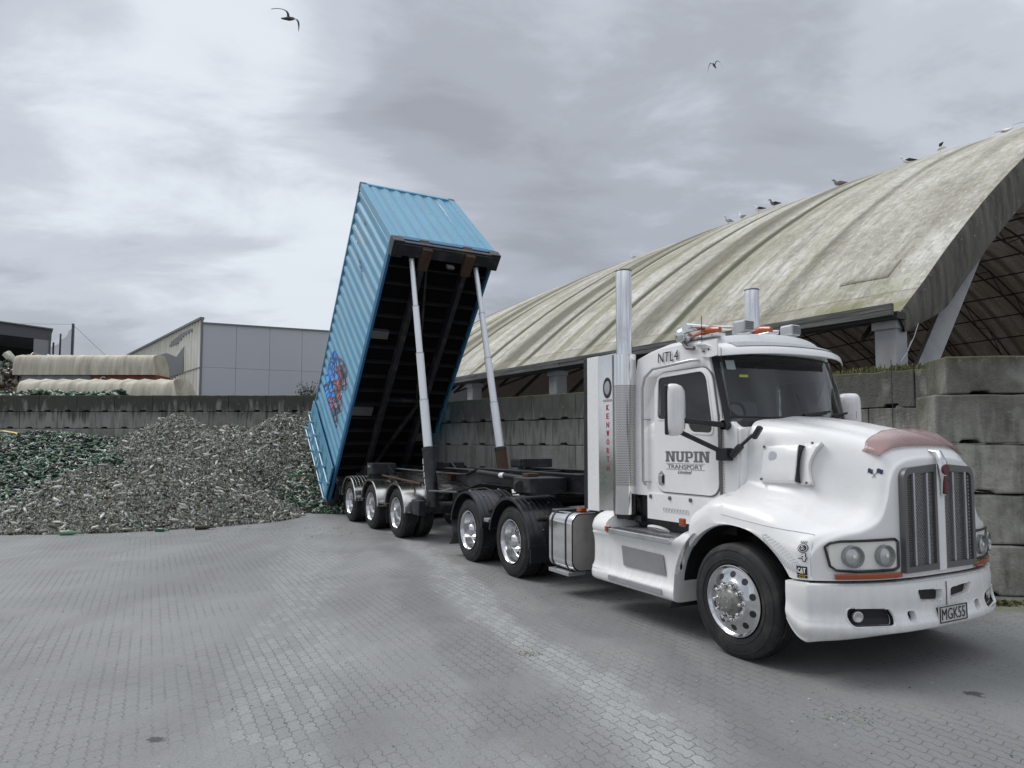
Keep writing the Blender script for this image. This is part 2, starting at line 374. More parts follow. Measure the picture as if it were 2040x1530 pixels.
# loose grit, glass crumbs and litter swept over the paving
def scatter_debris():
    n = 5200; vs = []; fs = []; lt = []; cs = []
    pal = np.array([(0.12, 0.12, 0.11), (0.20, 0.21, 0.19), (0.36, 0.37, 0.34), (0.22, 0.25, 0.12), (0.05, 0.13, 0.07), (0.06, 0.05, 0.04)])
    k = 0
    for i in range(n):
        if i < 2600: y = 2.8 + 9 * rng.random() ** 1.3; x = (rng.random() - 0.5) * 1.6 * y
        elif i < 4600:
            c = [(-6.4, 13.3, 2.2, 0.35), (-4.0, 13.6, 1.5, 0.3), (-5.3, 10.6, 0.6, 0.25), (-2.2, 13.2, 0.5, 0.25), (-1.2, 11.3, 0.3, 0.25), (0.4, 8.6, 0.9, 0.5), (1.0, 8.0, 0.8, 0.4), (-1.0, 9.6, 0.7, 0.4), (0.15, 6.0, 0.08, 0.06), (2.2, 4.6, 0.3, 0.15)][int(rng.integers(0, 10))]
            x = c[0] + rng.normal() * c[2] * 0.6; y = c[1] + rng.normal() * c[3] * 0.6
        else: y = 13.4 + rng.random() * 2; x = -11 + rng.random() * 8
        s = 0.003 + 0.0075 * rng.random() ** 3 + (0.010 if (i > 4600) else 0)
        a = rng.random() * 6.28; e = 0.6 + rng.random()
        cr = np.array([(math.cos(a) * s * e, math.sin(a) * s * e, 0), (-math.sin(a) * s, math.cos(a) * s, 0), (-math.cos(a) * s * e, -math.sin(a) * s * e, 0), (math.sin(a) * s, -math.cos(a) * s, 0), (s * (rng.random() - .5), s * (rng.random() - .5), s * (0.25 + 0.5 * rng.random()))])
        vs.append(cr + np.array([x, y, 0.001])); fs += [k, k + 1, k + 4, k + 1, k + 2, k + 4, k + 2, k + 3, k + 4, k + 3, k, k + 4]; lt += [3] * 4; k += 5
        j = int(rng.integers(0, 6)); cs.append(np.tile(pal[j], (5, 1)))
    return np.concatenate(vs), np.array(fs), np.array(lt), np.concatenate(cs)
def f_tint(g, b):
    a = g.new('ShaderNodeAttribute', attribute_name='tint'); g.l.new(a.outputs['Color'], b.inputs['Base Color'])
GRIT = mat('grit', f_tint, Roughness=0.6)
tag(fast_mesh('ground_debris', *scatter_debris()[:3], GRIT, scatter_debris()[3]), 'grit and glass crumbs swept over the grey paving', 'debris', kind='stuff')

# ================================================================ CONCRETE BLOCK WALLS
def f_conc(ztop, dark, mossy, tone=1.0):
    def f(g, b):
        p = wpos(g); x, y, z = g.sep(p); rnd = g.new('ShaderNodeObjectInfo').outputs['Random']
        al = g.math('ADD', g.math('MULTIPLY', x, 0.72), g.math('MULTIPLY', y, -0.70)) if ztop < 3.3 else x
        n = g.noise(p, 2.2, 8, 0.65); fine = g.noise(p, 28, 5, 0.7)
        st = g.noise(g.comb(g.math('MULTIPLY', al, 6.5), g.math('MULTIPLY', y, 0.6), g.math('MULTIPLY', z, 0.55)), 1.0, 5, 0.62)
        k_ = tone if tone >= 1 else 1.95; base = g.mix(rnd, (0.19 * k_, 0.185 * k_, 0.165 * k_), (0.30 * k_, 0.292 * k_, 0.265 * k_))
        base = g.mix(g.ramp(n, [(0.35, 0.0), (0.7, 0.7)]), base, (0.38, 0.375, 0.355))
        base = g.mix(g.math('MULTIPLY', g.ramp(st, [(0.45, 0.0), (0.63, 1.0)]), 0.55), base, (0.115, 0.113, 0.095))
        t = g.math('SUBTRACT', ztop, z)
        top = g.ramp(g.math('ADD', g.math('MULTIPLY', t, 0.62), g.math('MULTIPLY', g.math('SUBTRACT', st, 0.5), 1.5)), [(0.26, 1.0), (0.62, 0.0)], 'EASE')
        base = g.mix(g.math('MULTIPLY', top, dark), base, (0.048, 0.046, 0.038))
        # pale tongues where leaks keep the face washed
        w = g.noise(g.comb(g.math('MULTIPLY', al, 2.6), 0.0, g.math('MULTIPLY', z, 0.9)), 1.0, 2, 0.4)
        wash = g.math('MULTIPLY', g.ramp(w, [(0.60, 0.0), (0.66, 1.0)]), g.ramp(t, [(0.10, 0.0), (0.28, 1.0)]))
        base = g.mix(g.math('MULTIPLY', wash, 0.55), base, (0.36, 0.355, 0.33))
        ms = g.math('MULTIPLY', g.ramp(g.noise(p, 1.1, 6, 0.7), [(0.48, 0.0), (0.64, 1.0)]), mossy)
        base = g.mix(ms, base, (0.115, 0.125, 0.06))
        ed = g.ramp(g.math('ADD', t, g.math('MULTIPLY', fine, 0.10)), [(0.06, 1.0), (0.16, 0.0)])
        base = g.mix(g.math('MULTIPLY', ed, mossy * 1.6 + 0.1), base, (0.13, 0.14, 0.045))
        ln = g.ramp(g.noise(p, 9, 3, 0.6), [(0.66, 0.0), (0.70, 1.0)])
        base = g.mix(g.math('MULTIPLY', ln, 0.30), base, (0.46, 0.46, 0.43))
        if tone < 1: base = g.mix(g.ramp(g.noise(p, 1.5, 7, 0.7), [(0.36, 0.0), (0.60, 1.0)]), g.mix(1.0, base, (0.50, 0.48, 0.42), 'MULTIPLY'), base)
        g.l.new(base, b.inputs['Base Color'])
        pit = g.ramp(g.noise(p, 42, 2, 0.5), [(0.30, -1.0), (0.38, 0.0)])
        bump(g, b, g.math('ADD', g.math('ADD', n, g.math('MULTIPLY', fine, 0.5)), g.math('MULTIPLY', pit, 0.4)), 0.9, 0.045)
    return f
CONC_BACK = mat('stained_concrete', f_conc(3.6, 0.92, 0.05, 1.22), Roughness=0.9)
CONC_SIDE = mat('mossy_concrete', f_conc(3.0, 0.70, 0.22, 1.5), Roughness=0.9)
CONC_CLEAN = mat('weathered_concrete', f_conc(2.9, 0.55, 0.30, 0.9), Roughness=0.9)
BL, BH, BT = 1.36, 0.60, 0.62
def block_mesh(L, m, seed, H=BH):
    r = random.Random(seed); gp = 0.006
    bot = []
    for c in (0.25 * L, 0.75 * L):
        w, h = 0.115, 0.042 + 0.012 * r.random(); c += r.uniform(-0.02, 0.02)
        bot += [(c - w, gp), (c - w * 0.78, gp + h), (c + w * 0.78, gp + h), (c + w, gp)]
    poly = [(gp, gp)] + bot + [(L - gp, gp), (L - gp, H - gp)]
    k = 7
    for i in range(1, k): poly.append((L - gp - (L - 2 * gp) * i / k, H - gp - (r.random() * 0.016 if i % 2 else r.random() * 0.004)))
    poly.append((gp, H - gp))
    poly = [(a + r.uniform(-.004, .004), b_ + r.uniform(-.004, .004)) for a, b_ in poly]
    return MB().prism(poly, 0, BT)
def block_wall(name, label, origin, ang, cols, rows, m, L=BL, H=BH, skew=0.012, stag=0.5, bev=0.014, topk=1.0):
    root = thing(name, label, 'concrete wall', origin, (0, 0, ang))
    protos = [block_mesh(L, m, 100 + i, H).build('concrete_block', m, root, smooth=0, bevel=bev, segs=2) for i in range(3)]
    r = random.Random(5); k = 0
    for row in range(rows):
        off = 0.0 if row % 2 == 0 else -L * stag
        for c in range(cols + (1 if row % 2 else 0)):
            o = protos[k] if k < 3 else protos[r.randrange(3)].copy()
            if k >= 3: COL.objects.link(o); o.parent = root
            k += 1
            o.scale = (1, 1, topk if row == rows - 1 else 1)
            o.location = (off + c * L, r.uniform(-skew, skew), row * H)
            o.rotation_euler = (0, 0, r.uniform(-0.006, 0.006))
    return root
block_wall('block_wall', 'long grey concrete block wall behind the glass heaps, its top course stained black', (-27.2, 24.4, 0), 0, 15, 6, CONC_BACK)
wd = math.atan2(0.6966, -0.7175)
block_wall('block_wall', 'mossy concrete block wall along the open side of the domed shed, behind the trailer and truck', (-7.35, 23.89, 0), wd - math.pi, 15, 5, CONC_SIDE)
block_wall('block_wall', 'pale block wall end with wide gaps at the right edge, beside the truck bonnet', (5.33, 8.30, 0), R_(-11), 3, 5, CONC_CLEAN, L=1.5, H=0.606, skew=0.06, stag=0.10, bev=0.03, topk=0.78)
# ragged weeds and moss on top of the wall and at its foot
LEAF = mat('weed_leaves', lambda g, b: g.l.new(g.mix(g.noise(wpos(g), 7, 3), (0.06, 0.085, 0.02), (0.17, 0.15, 0.06)), b.inputs['Base Color']), Roughness=0.7)
def weeds(name, label, spots, n, hgt, m=LEAF, lw=0.02):
    mb = MB(); r = random.Random(len(label))
    for i in range(n):
        a = r.choice(spots); p = Vector(a[:3]) + V(r.gauss(0, a[3]), r.gauss(0, a[4]), 0)
        h = hgt * r.uniform(0.25, 1.0); an = r.random() * 6.28; lean = r.uniform(0.1, 0.9)
        d = V(math.cos(an), math.sin(an), 0); s_ = V(-d.y, d.x, 0) * lw * r.uniform(0.5, 1.2)
        q = p + d * h * lean * 0.4 + V(0, 0, h * 0.6); e = p + d * h * lean + V(0, 0, h * r.uniform(0.5, 1.0))
        mb.add([p - s_ * .4, p + s_ * .4, q + s_, q - s_, e], [(0, 1, 2, 3), (3, 2, 4)])
    return tag(mb.build(name, m, smooth=0, fix=False), label, 'weeds', kind='stuff')
wn = V(0.6966, 0.7175, 0); wdv = V(-0.7175, 0.6966, 0); W0 = V(7.06, 9.9, 3.0)
sp = []
for t in np.linspace(0.2, 2.6, 24): sp.append(tuple(W0 + wdv * float(t) + wn * 0.25) + (0.12, 0.12))
sp = [(x, y, z, w * (0.4 + 1.2 * abs(math.sin(i * 2.3))), w) for i, (x, y, z, w, w2) in enumerate(sp)]
weeds('wall_weeds', 'straggling green and brown weeds on the mossy wall top behind the cab', sp[::2], 1000, 0.09, lw=0.007)
weeds('wall_weeds', 'bushier tuft of weeds on the wall top beside the shed corner post', [s_ for i, s_ in enumerate(sp) if i in (3, 4, 5, 9, 10, 15, 16)], 1300, 0.15, lw=0.007)
sp2 = [tuple(W0 + wdv * float(t) + wn * 0.12) + (0.1, 0.1) for t in np.linspace(-1.5, 19, 110)]
weeds('wall_moss', 'thin fringe of moss and grass along the top of the mossy side wall', sp2, 1500, 0.035, lw=0.006)
weeds('foot_weeds', 'low weeds at the foot of the pale wall end', [(4.9 + 0.3 * i, 7.82, 0.0, 0.12, 0.05) for i in range(10)], 900, 0.07)

# ================================================================ DOMED SHED
SH = thing('domed_shed', 'huge domed shed with a pale mossy fabric roof, open at its gable', 'shed', (6.35, 11.5, 0), (0, 0, R_(33.8 - 90)))
RR, VC, ZC = 43.0, 28.9, -28.2
def roof_z(v):
    z = ZC + math.sqrt(max(RR * RR - (v - VC) ** 2, 0))
    return z
def drop(u, z):
    d = min(u + 8, 0.0); return z - 0.0002 * 1.28 * d * d * max(z - 4.0, 0)
RIB = 3.1; ULEN = 46.5
def memb(u, v, off=0.0):
    z = roof_z(v)
    f = (u / RIB) % 1.0
    sag = 0.09 * math.sin(math.pi * f) ** 0.6 if 0 < f < 1 else 0
    k = min(1.0, max(0.0, (v - 0.6) / 3.0))
    z2 = drop(u, z) - 0.09 + sag * (0.35 + 0.65 * k) * (1 if u < -RIB * 1.0 else min(1.0, 0.55)) - off
    if v < 1.3: z2 += (1.3 - v) * 0.10
    z2 += 0.02 * mnoise.noise((u * 0.9, v * 0.35, 3.1)) + 0.012 * mnoise.noise((u * 3.1, v * 0.9, 7))
    return (u, v, z2)
def f_memb(g, b):
    co = obj_co(g); u, v, z = g.sep(co)
    s1 = g.noise(g.comb(g.math('MULTIPLY', u, 0.42), g.math('MULTIPLY', v, 0.035), 0.0), 1.0, 3, 0.5, 0.3)
    s2 = g.noise(g.comb(g.math('MULTIPLY', u, 2.6), g.math('MULTIPLY', v, 0.16), 0.5), 1.0, 6, 0.65, 0.2)
    s3 = g.noise(g.comb(g.math('MULTIPLY', u, 11.0), g.math('MULTIPLY', v, 1.1), 0.5), 1.0, 4, 0.6)
    pat = g.noise(co, 0.55, 7, 0.7); fine = g.noise(co, 12, 5, 0.7)
    base = g.mix(g.ramp(pat, [(0.38, 0.0), (0.62, 1.0)]), (0.43, 0.41, 0.345), (0.68, 0.665, 0.61))
    base = g.mix(g.ramp(s2, [(0.45, 0.0), (0.66, 0.8)]), base, (0.30, 0.275, 0.205))
    base = g.mix(g.ramp(g.noise(g.comb(g.math('MULTIPLY', u, 7.0), g.math('MULTIPLY', v, 4.0), 8.0), 1.0, 6, 0.72, 0.5), [(0.46, 0.0), (0.64, 0.55)]), base, (0.20, 0.19, 0.155))
    base = g.mix(g.ramp(g.noise(g.comb(g.math('MULTIPLY', u, 9.0), g.math('MULTIPLY', v, 5.0), 2.0), 1.0, 5, 0.7), [(0.53, 0.0), (0.66, 0.5)]), base, (0.82, 0.81, 0.77))
    far = g.ramp(g.math('MULTIPLY', u, -0.05), [(0.10, 0.12), (0.42, 1.0)])
    grn = g.math('MULTIPLY', g.ramp(g.math('ADD', g.math('MULTIPLY', s1, 0.65), g.math('MULTIPLY', s2, 0.35)), [(0.50, 0.0), (0.58, 1.0)]), far)
    base = g.mix(g.math('MULTIPLY', grn, 0.60), base, (0.21, 0.205, 0.095))
    yl = g.math('MULTIPLY', g.ramp(g.noise(g.comb(g.math('MULTIPLY', u, 0.8), g.math('MULTIPLY', v, 0.12), 4.0), 1.0, 4, 0.6), [(0.54, 0.0), (0.68, 1.0)]), 0.28)
    base = g.mix(yl, base, (0.43, 0.42, 0.24))
    # dark olive lines along the creases over the trusses
    fr = g.math('PINGPONG', u, RIB / 2)
    cr = g.ramp(g.math('ADD', fr, g.math('MULTIPLY', g.math('SUBTRACT', s3, 0.5), 0.08)), [(0.10, 1.0), (0.26, 0.0)])
    cr = g.math('MULTIPLY', cr, g.math('MULTIPLY', g.ramp(g.math('MULTIPLY', u, -0.1), [(0.28, 0.0), (0.34, 1.0)]), g.ramp(v, [(0.0, 1.0), (1.0, 1.0)])))
    # broad olive wash beside every second crease
    fr2 = g.math('PINGPONG', g.math('ADD', u, 1.1), RIB)
    wsh = g.math('MULTIPLY', g.ramp(g.math('ADD', fr2, g.math('MULTIPLY', g.math('SUBTRACT', s2, 0.5), 1.2)), [(0.30, 1.0), (0.75, 0.0)], 'EASE'), far)
    base = g.mix(g.math('MULTIPLY', wsh, 0.80), base, (0.080, 0.074, 0.036))
    base = g.mix(g.math('MULTIPLY', cr, 0.92), base, (0.050, 0.052, 0.018))
    ms = g.math('MULTIPLY', g.ramp(g.noise(co, 1.4, 6, 0.7), [(0.45, 0.0), (0.54, 1.0)]), g.math('MULTIPLY', g.ramp(g.math('MULTIPLY', v, 0.4), [(0.22, 1.0), (0.76, 0.0)]), g.ramp(g.math('MULTIPLY', u, -0.2), [(0.24, 1.0), (0.64, 0.0)])))
    base = g.mix(ms, base, (0.17, 0.19, 0.03))
    seam = g.ramp(g.math('ABSOLUTE', g.math('SUBTRACT', v, 1.25)), [(0.012, 1.0), (0.03, 0.0)])
    base = g.mix(g.math('MULTIPLY', seam, 0.5), base, (0.14, 0.12, 0.08))
    low = g.ramp(g.math('MULTIPLY', v, 0.5), [(0.61, 1.0), (0.63, 0.0)]); base = g.mix(g.math('MULTIPLY', low, 0.35), base, (0.27, 0.245, 0.17))
    g.l.new(base, b.inputs['Base Color'])
    wr = g.noise(g.comb(g.math('MULTIPLY', u, 5.0), g.math('MULTIPLY', v, 2.2), z), 1.0, 5, 0.62, 0.6)
    bump(g, b, g.math('ADD', wr, g.math('MULTIPLY', fine, 0.45)), 0.9, 0.07)
def f_memb2(g, b):
    f_memb(g, b)
    t = g.new('ShaderNodeBsdfTranslucent', {'Color': (0.36, 0.26, 0.21, 1)}); mx = g.new('ShaderNodeMixShader', {0: 0.035, 1: b.outputs[0], 2: t.outputs[0]}); g.l.new(mx.outputs[0], g.n['Material Output'].inputs[0])
MEMB = mat('mossy_roof_fabric', f_memb2, Roughness=0.75)
LINER = mat('brown_inner_fabric', lambda g, b: g.l.new(g.mix(g.noise(g.mapping(obj_co(g), (0.8, 0.25, 0.8)), 1.5, 5, 0.6), (0.36, 0.285, 0.245), (0.50, 0.42, 0.37)), b.inputs['Base Color']), Roughness=0.85)
DSTEEL = mat('dark_truss_steel', Base_Color=(0.022, 0.019, 0.017), Roughness=0.6)
us = np.concatenate([np.arange(0, -31, -RIB / 12), np.arange(-31, -ULEN - 0.01, -RIB / 6)])
vs_ = np.concatenate([np.linspace(0.42, 3, 14), np.linspace(3.4, 28.9, 40), np.linspace(30, 57.4, 24)])
mm_ = MB(); mm_.grid([[memb(float(u), float(v)) for v in vs_] for u in us]); mm_.build('roof_membrane', MEMB, SH, smooth=60)
# the folded-down fabric band round the open gable
def f_band(g, b):
    co = obj_co(g); n = g.noise(g.mapping(co, (3, 3, 0.7)), 1.5, 6, 0.65)
    base = g.mix(g.ramp(n, [(0.35, 0.0), (0.65, 1.0)]), (0.045, 0.040, 0.032), (0.135, 0.125, 0.105))
    sp_ = g.ramp(g.noise(co, 9, 3, 0.6), [(0.68, 0.0), (0.72, 1.0)])
    g.l.new(g.mix(g.math('MULTIPLY', sp_, 0.6), base, (0.45, 0.44, 0.40)), b.inputs['Base Color'])
    bump(g, b, g.noise(g.mapping(co, (4, 4, 1.5)), 2, 4), 0.5, 0.03)
BAND = mat('dark_fabric_band', f_band, Roughness=0.85)  # mottled dark fabric with pale specks
rows = []
for v in vs_:
    v = float(v); p = memb(0.0, v); k = min(1, (v - 0.42) / 1.3)
    d = 0.20 + 0.52 * k
    nrm = V(0, -(VC - v), RR).normalized() if False else V(0, 0.55, -0.83)
    rows.append([(p[0] + 0.004, p[1] - 0.006, p[2] + 0.012), (p[0] + 0.05, p[1] + 0.06, p[2] - 0.07), (p[0] + 0.06, p[1] + 0.05 + d * 0.40, p[2] - 0.05 - d * 0.62 + 0.03 * mnoise.noise((v * 1.7, 0, 0))), (p[0] + 0.03, p[1] + 0.1 + d * 0.52, p[2] - 0.08 - d * 0.80), (p[0] - 0.25, p[1] + 0.1 + d * 0.52, p[2] - 0.05 - d * 0.78)])
MB().grid(rows).build('gable_band', BAND, SH, smooth=50)
# weathered timber eave beam
def f_wood(g, b):
    co = obj_co(g); n = g.noise(g.mapping(co, (0.7, 9, 16)), 1.6, 6, 0.65)
    g.l.new(g.mix(g.ramp(n, [(0.35, 0.0), (0.7, 1.0)]), (0.055, 0.052, 0.05), (0.20, 0.20, 0.195)), b.inputs['Base Color']); bump(g, b, n, 0.4, 0.01)
WOOD = mat('weathered_timber', f_wood, Roughness=0.85)
m = MB()
for i, u in enumerate(np.arange(0.05, -ULEN, -4.65)):
    m.bx(u - 4.64, u, 0.16 + 0.006 * (i % 2), 0.24, 4.03, 4.125); m.bx(u - 4.64, u, 0.165 - 0.006 * (i % 2), 0.24, 4.130, 4.24)
m.build('eave_beam', WOOD, SH, smooth=0, bevel=0.006)
MB().bx(-ULEN, 0.1, 0.245, 0.55, 3.98, 4.10).build('eave_plate', DSTEEL, SH, smooth=0)
GALV = mat('galvanised_post', dirty((0.34, 0.345, 0.35), (0.17, 0.17, 0.17), 2.5, 0.6, (0.5, 0.75), 4), Metallic=0.15)
for i in range(10):
    u = -0.22 - 4.85 * i
    pm = MB().bx(u - 0.19, u + 0.19, 0.45, 0.83, 0, 3.92); pm.bx(u - 0.22, u + 0.22, 0.40, 0.86, 3.84, 4.0)
    pm.build('eave_post', GALV, SH, smooth=0, bevel=0.012)
# raking leg of the gable, a square tube set on its corner
a = V(-0.42, 1.30, 2.2); b_ = V(-0.36, 5.35, 7.05); d = (b_ - a).normalized(); s1 = V(1, 0, 0); s2 = d.cross(s1)
e1 = (s1 + s2).normalized() * 0.165; e2 = (s1 - s2).normalized() * 0.165
m = MB(); c8 = []
for p in (a, b_): c8 += [p + e1 + e2, p + e1 - e2, p - e1 - e2, p - e1 + e2]
m.add(c8, [(0, 1, 2, 3), (7, 6, 5, 4), (0, 4, 5, 1), (1, 5, 6, 2), (2, 6, 7, 3), (3, 7, 4, 0)])
m.build('raking_leg', GALV, SH, smooth=0, bevel=0.01)
# trusses and purlins under the fabric
for i in range(13):
    u = -0.7 - RIB * i if i else -0.7
    m = MB(); vv = np.linspace(0.6, 56, 30)
    up = [V(u, v, drop(u, roof_z(v)) - 0.42) for v in map(float, vv)]; lo = [V(u, v, p.z - 0.85) for v, p in zip(map(float, vv), up)]
    m.tube(up, 0.05, 6); m.tube(lo, 0.06, 6)
    for k in range(len(vv) - 1): m.tube([lo[k], up[k + 1]] if k % 2 else [up[k], lo[k + 1]], 0.03, 5)
    m.build('arch_truss', DSTEEL, SH, smooth=0, fix=False)
for v in np.linspace(2.2, 55, 20):
    v = float(v); pts = [V(u, v, drop(u, roof_z(v)) - 1.1) for u in np.linspace(-0.7, -ULEN + 1, 16)]
    MB().tube(pts, 0.045, 6).build('purlin', DSTEEL, SH, smooth=0, fix=False)
m = MB()
for i in range(8):
    for k in range(5):
        v0 = 2.2 + k * 5.56; u0 = -0.7 - 2 * RIB * i
        m.tube([V(u0, v0, roof_z(v0) - 1.1), V(u0 - 2 * RIB, v0 + 5.56, drop(u0, roof_z(v0 + 5.56)) - 1.1)], 0.035, 5)
        m.tube([V(u0 - 2 * RIB, v0, drop(u0, roof_z(v0)) - 1.1), V(u0, v0 + 5.56, roof_z(v0 + 5.56) - 1.1)], 0.035, 5)
m.build('wind_bracing', DSTEEL, SH, smooth=0, fix=False)
# far wall of the shed and a slatted inner screen
MB().bx(-ULEN, 0, 57.3, 57.5, 0, 4.2).build('far_wall', LINER, SH, smooth=0)
m = MB(); zz = [[(-ULEN, float(v), 0), (-ULEN, float(v), memb(-ULEN, float(v))[2])] for v in vs_[::3]]; m.grid(zz).build('end_wall', LINER, SH, smooth=0)
# loose patch flap on the fabric
pr = [[(lambda q: (q[0], q[1], q[2] + 0.014))(memb(u, v)) for v in np.linspace(1.75, 2.3, 4)] for u in np.linspace(-0.8, -1.8, 8)]
MB().grid(pr).build('roof_patch', MEMB, SH, smooth=40, solid=0.008)
# stretched wire with its hook at the corner post
m = MB(); m.tube([V(0.0, 0.50, 3.25), V(0.03, 0.66, 3.42), V(0.05, 0.9, 3.72), V(0.02, 1.2, 4.1)], 0.008, 6)
for i in range(7): m.ball((0.035, 0.68 + 0.024 * i, 3.45 + 0.03 * i), 0.018, 6, 5)
m.build('tie_wire', ALU, SH, smooth=40, fix=False)
# ================================================================ BUILDINGS BEHIND THE BACK WALL
def f_panel(g, b):
    co = obj_co(g); n = g.noise(co, 0.25, 4, 0.6)
    g.l.new(g.mix(n, (0.45, 0.465, 0.50), (0.49, 0.505, 0.54)), b.inputs['Base Color'])
PANEL = mat('grey_insulated_panel', f_panel, Roughness=0.5)
def f_oldwall(g, b):
    co = obj_co(g); x, y, z = g.sep(co)
    st = g.noise(g.mapping(co, (1.6, 1.6, 0.14)), 1.6, 6, 0.65); n = g.noise(co, 0.7, 6, 0.65)
    base = g.mix(g.ramp(st, [(0.36, 0.0), (0.66, 1.0)]), (0.78, 0.79, 0.74), (0.50, 0.49, 0.41))
    top = g.ramp(g.math('ADD', z, g.math('MULTIPLY', g.math('SUBTRACT', st, 0.5), 4.0)), [(0.0, 0.0), (1.0, 0.0)])
    hi = g.ramp(g.math('ADD', g.math('MULTIPLY', g.math('SUBTRACT', 8.2, z), 0.35), g.math('MULTIPLY', g.math('SUBTRACT', st, 0.5), 1.8)), [(0.05, 1.0), (0.35, 0.0)])
    base = g.mix(g.math('MULTIPLY', hi, 0.5), base, (0.17, 0.165, 0.11))
    g.l.new(base, b.inputs['Base Color'])
OLDW = mat('weathered_white_cladding', f_oldwall, Roughness=0.7)
PATCH = mat('bare_grey_patch', Base_Color=(0.17, 0.18, 0.19), Roughness=0.7)
FLASH = mat('dark_flashing', Base_Color=(0.17, 0.175, 0.18), Roughness=0.6)
K = V(-15.63, 34.0, 0); dl = V(-0.637, 0.770, 0); dr = V(0.916, 0.402, 0)
wh = thing('warehouse', 'grey panelled warehouse with one stained white side wall, behind the back block wall', 'warehouse', tuple(K))
m = MB(); hR = 7.96; nP = 9
for i in range(nP):                                     # right face of smooth insulated panels
    for (z0, z1) in ((0, 2.55), (2.56, 5.72), (5.73, hR)):
        a = dr * (1.62 * i + 0.006); b_ = dr * (1.62 * (i + 1) - 0.006); n_ = V(dr.y, -dr.x, 0) * 0.0
        t = V(-dr.y, dr.x, 0) * 0.15
        m.add([a + V(0, 0, z0), b_ + V(0, 0, z0), b_ + V(0, 0, z1), a + V(0, 0, z1), a + t + V(0, 0, z0), b_ + t + V(0, 0, z0), b_ + t + V(0, 0, z1), a + t + V(0, 0, z1)], [(0, 1, 2, 3), (7, 6, 5, 4), (0, 4, 5, 1), (1, 5, 6, 2), (2, 6, 7, 3), (3, 7, 4, 0)])
m.build('panel_wall', PANEL, wh, smooth=0)
m = MB(); L = 1.62 * nP; t = V(-dr.y, dr.x, 0) * 0.16
m.add([t, dr * L + t, dr * L + t + V(0, 0, hR), t + V(0, 0, hR)], [(0, 1, 2, 3)])
a = V(0, 0, hR); m.bar(a, dr * L + a, 0.16, 0.07); m.build('flashing', FLASH, wh, smooth=0)
rows = []; nL = 150; LL = 20.0                           # left face: ribbed sheet
nrm = V(-dl.y, dl.x, 0) * -1
nrm = V(-0.770, -0.637, 0)
for z in (0, 5.68, 5.70, 8.22):
    rows.append([tuple(dl * (LL * i / nL) + nrm * (0.0 if i % 4 in (0, 1) else 0.05) + V(0, 0, z)) for i in range(nL + 1)])
MB().grid(rows).build('clad_wall', OLDW, wh, smooth=0)
m = MB(); m.bar(V(0, 0, 8.2), dl * LL + V(0, 0, 8.2), 0.2, 0.12); m.bar(V(0, 0, 5.7) + nrm * .06, dl * LL + V(0, 0, 5.7) + nrm * .06, 0.02, 0.05); m.bar(V(0, 0, 0), V(0, 0, 8.25), 0.09, 0.09, up=(1, 0, 0)); m.build('trim', FLASH, wh, smooth=0)
m = MB(); far = dl * LL + dr * L
m.add([V(0, 0, hR - .03), dr * L + V(0, 0, hR - .03), far + V(0, 0, hR - .03), dl * LL + V(0, 0, hR - .03)], [(0, 1, 2, 3)]); m.build('roof', FLASH, wh, smooth=0)
def on_clad(s, z, o=0.055): return dl * s + nrm * o + V(0, 0, z)
m = MB()                                                # ragged remains of old paint
for poly in ([(1.55, 7.05), (2.4, 6.75), (3.25, 6.55), (3.4, 6.3), (2.7, 6.25), (2.2, 6.55), (1.6, 6.6)],
             [(2.1, 6.0), (2.75, 5.55), (3.6, 6.0), (4.6, 6.1), (4.5, 5.6), (3.9, 5.4), (4.1, 4.6), (3.3, 4.3), (2.2, 4.6)],
             [(6.6, 7.6), (7.4, 7.5), (7.2, 6.0), (6.7, 5.9)]):
    k = [on_clad(3.0 + (a_ - 2.1) * 2.6, min(7.9, z + 1.15)) for a_, z in poly]; MB().add(k, [tuple(range(len(k)))]).build('paint_remnant', PATCH, wh, smooth=0)

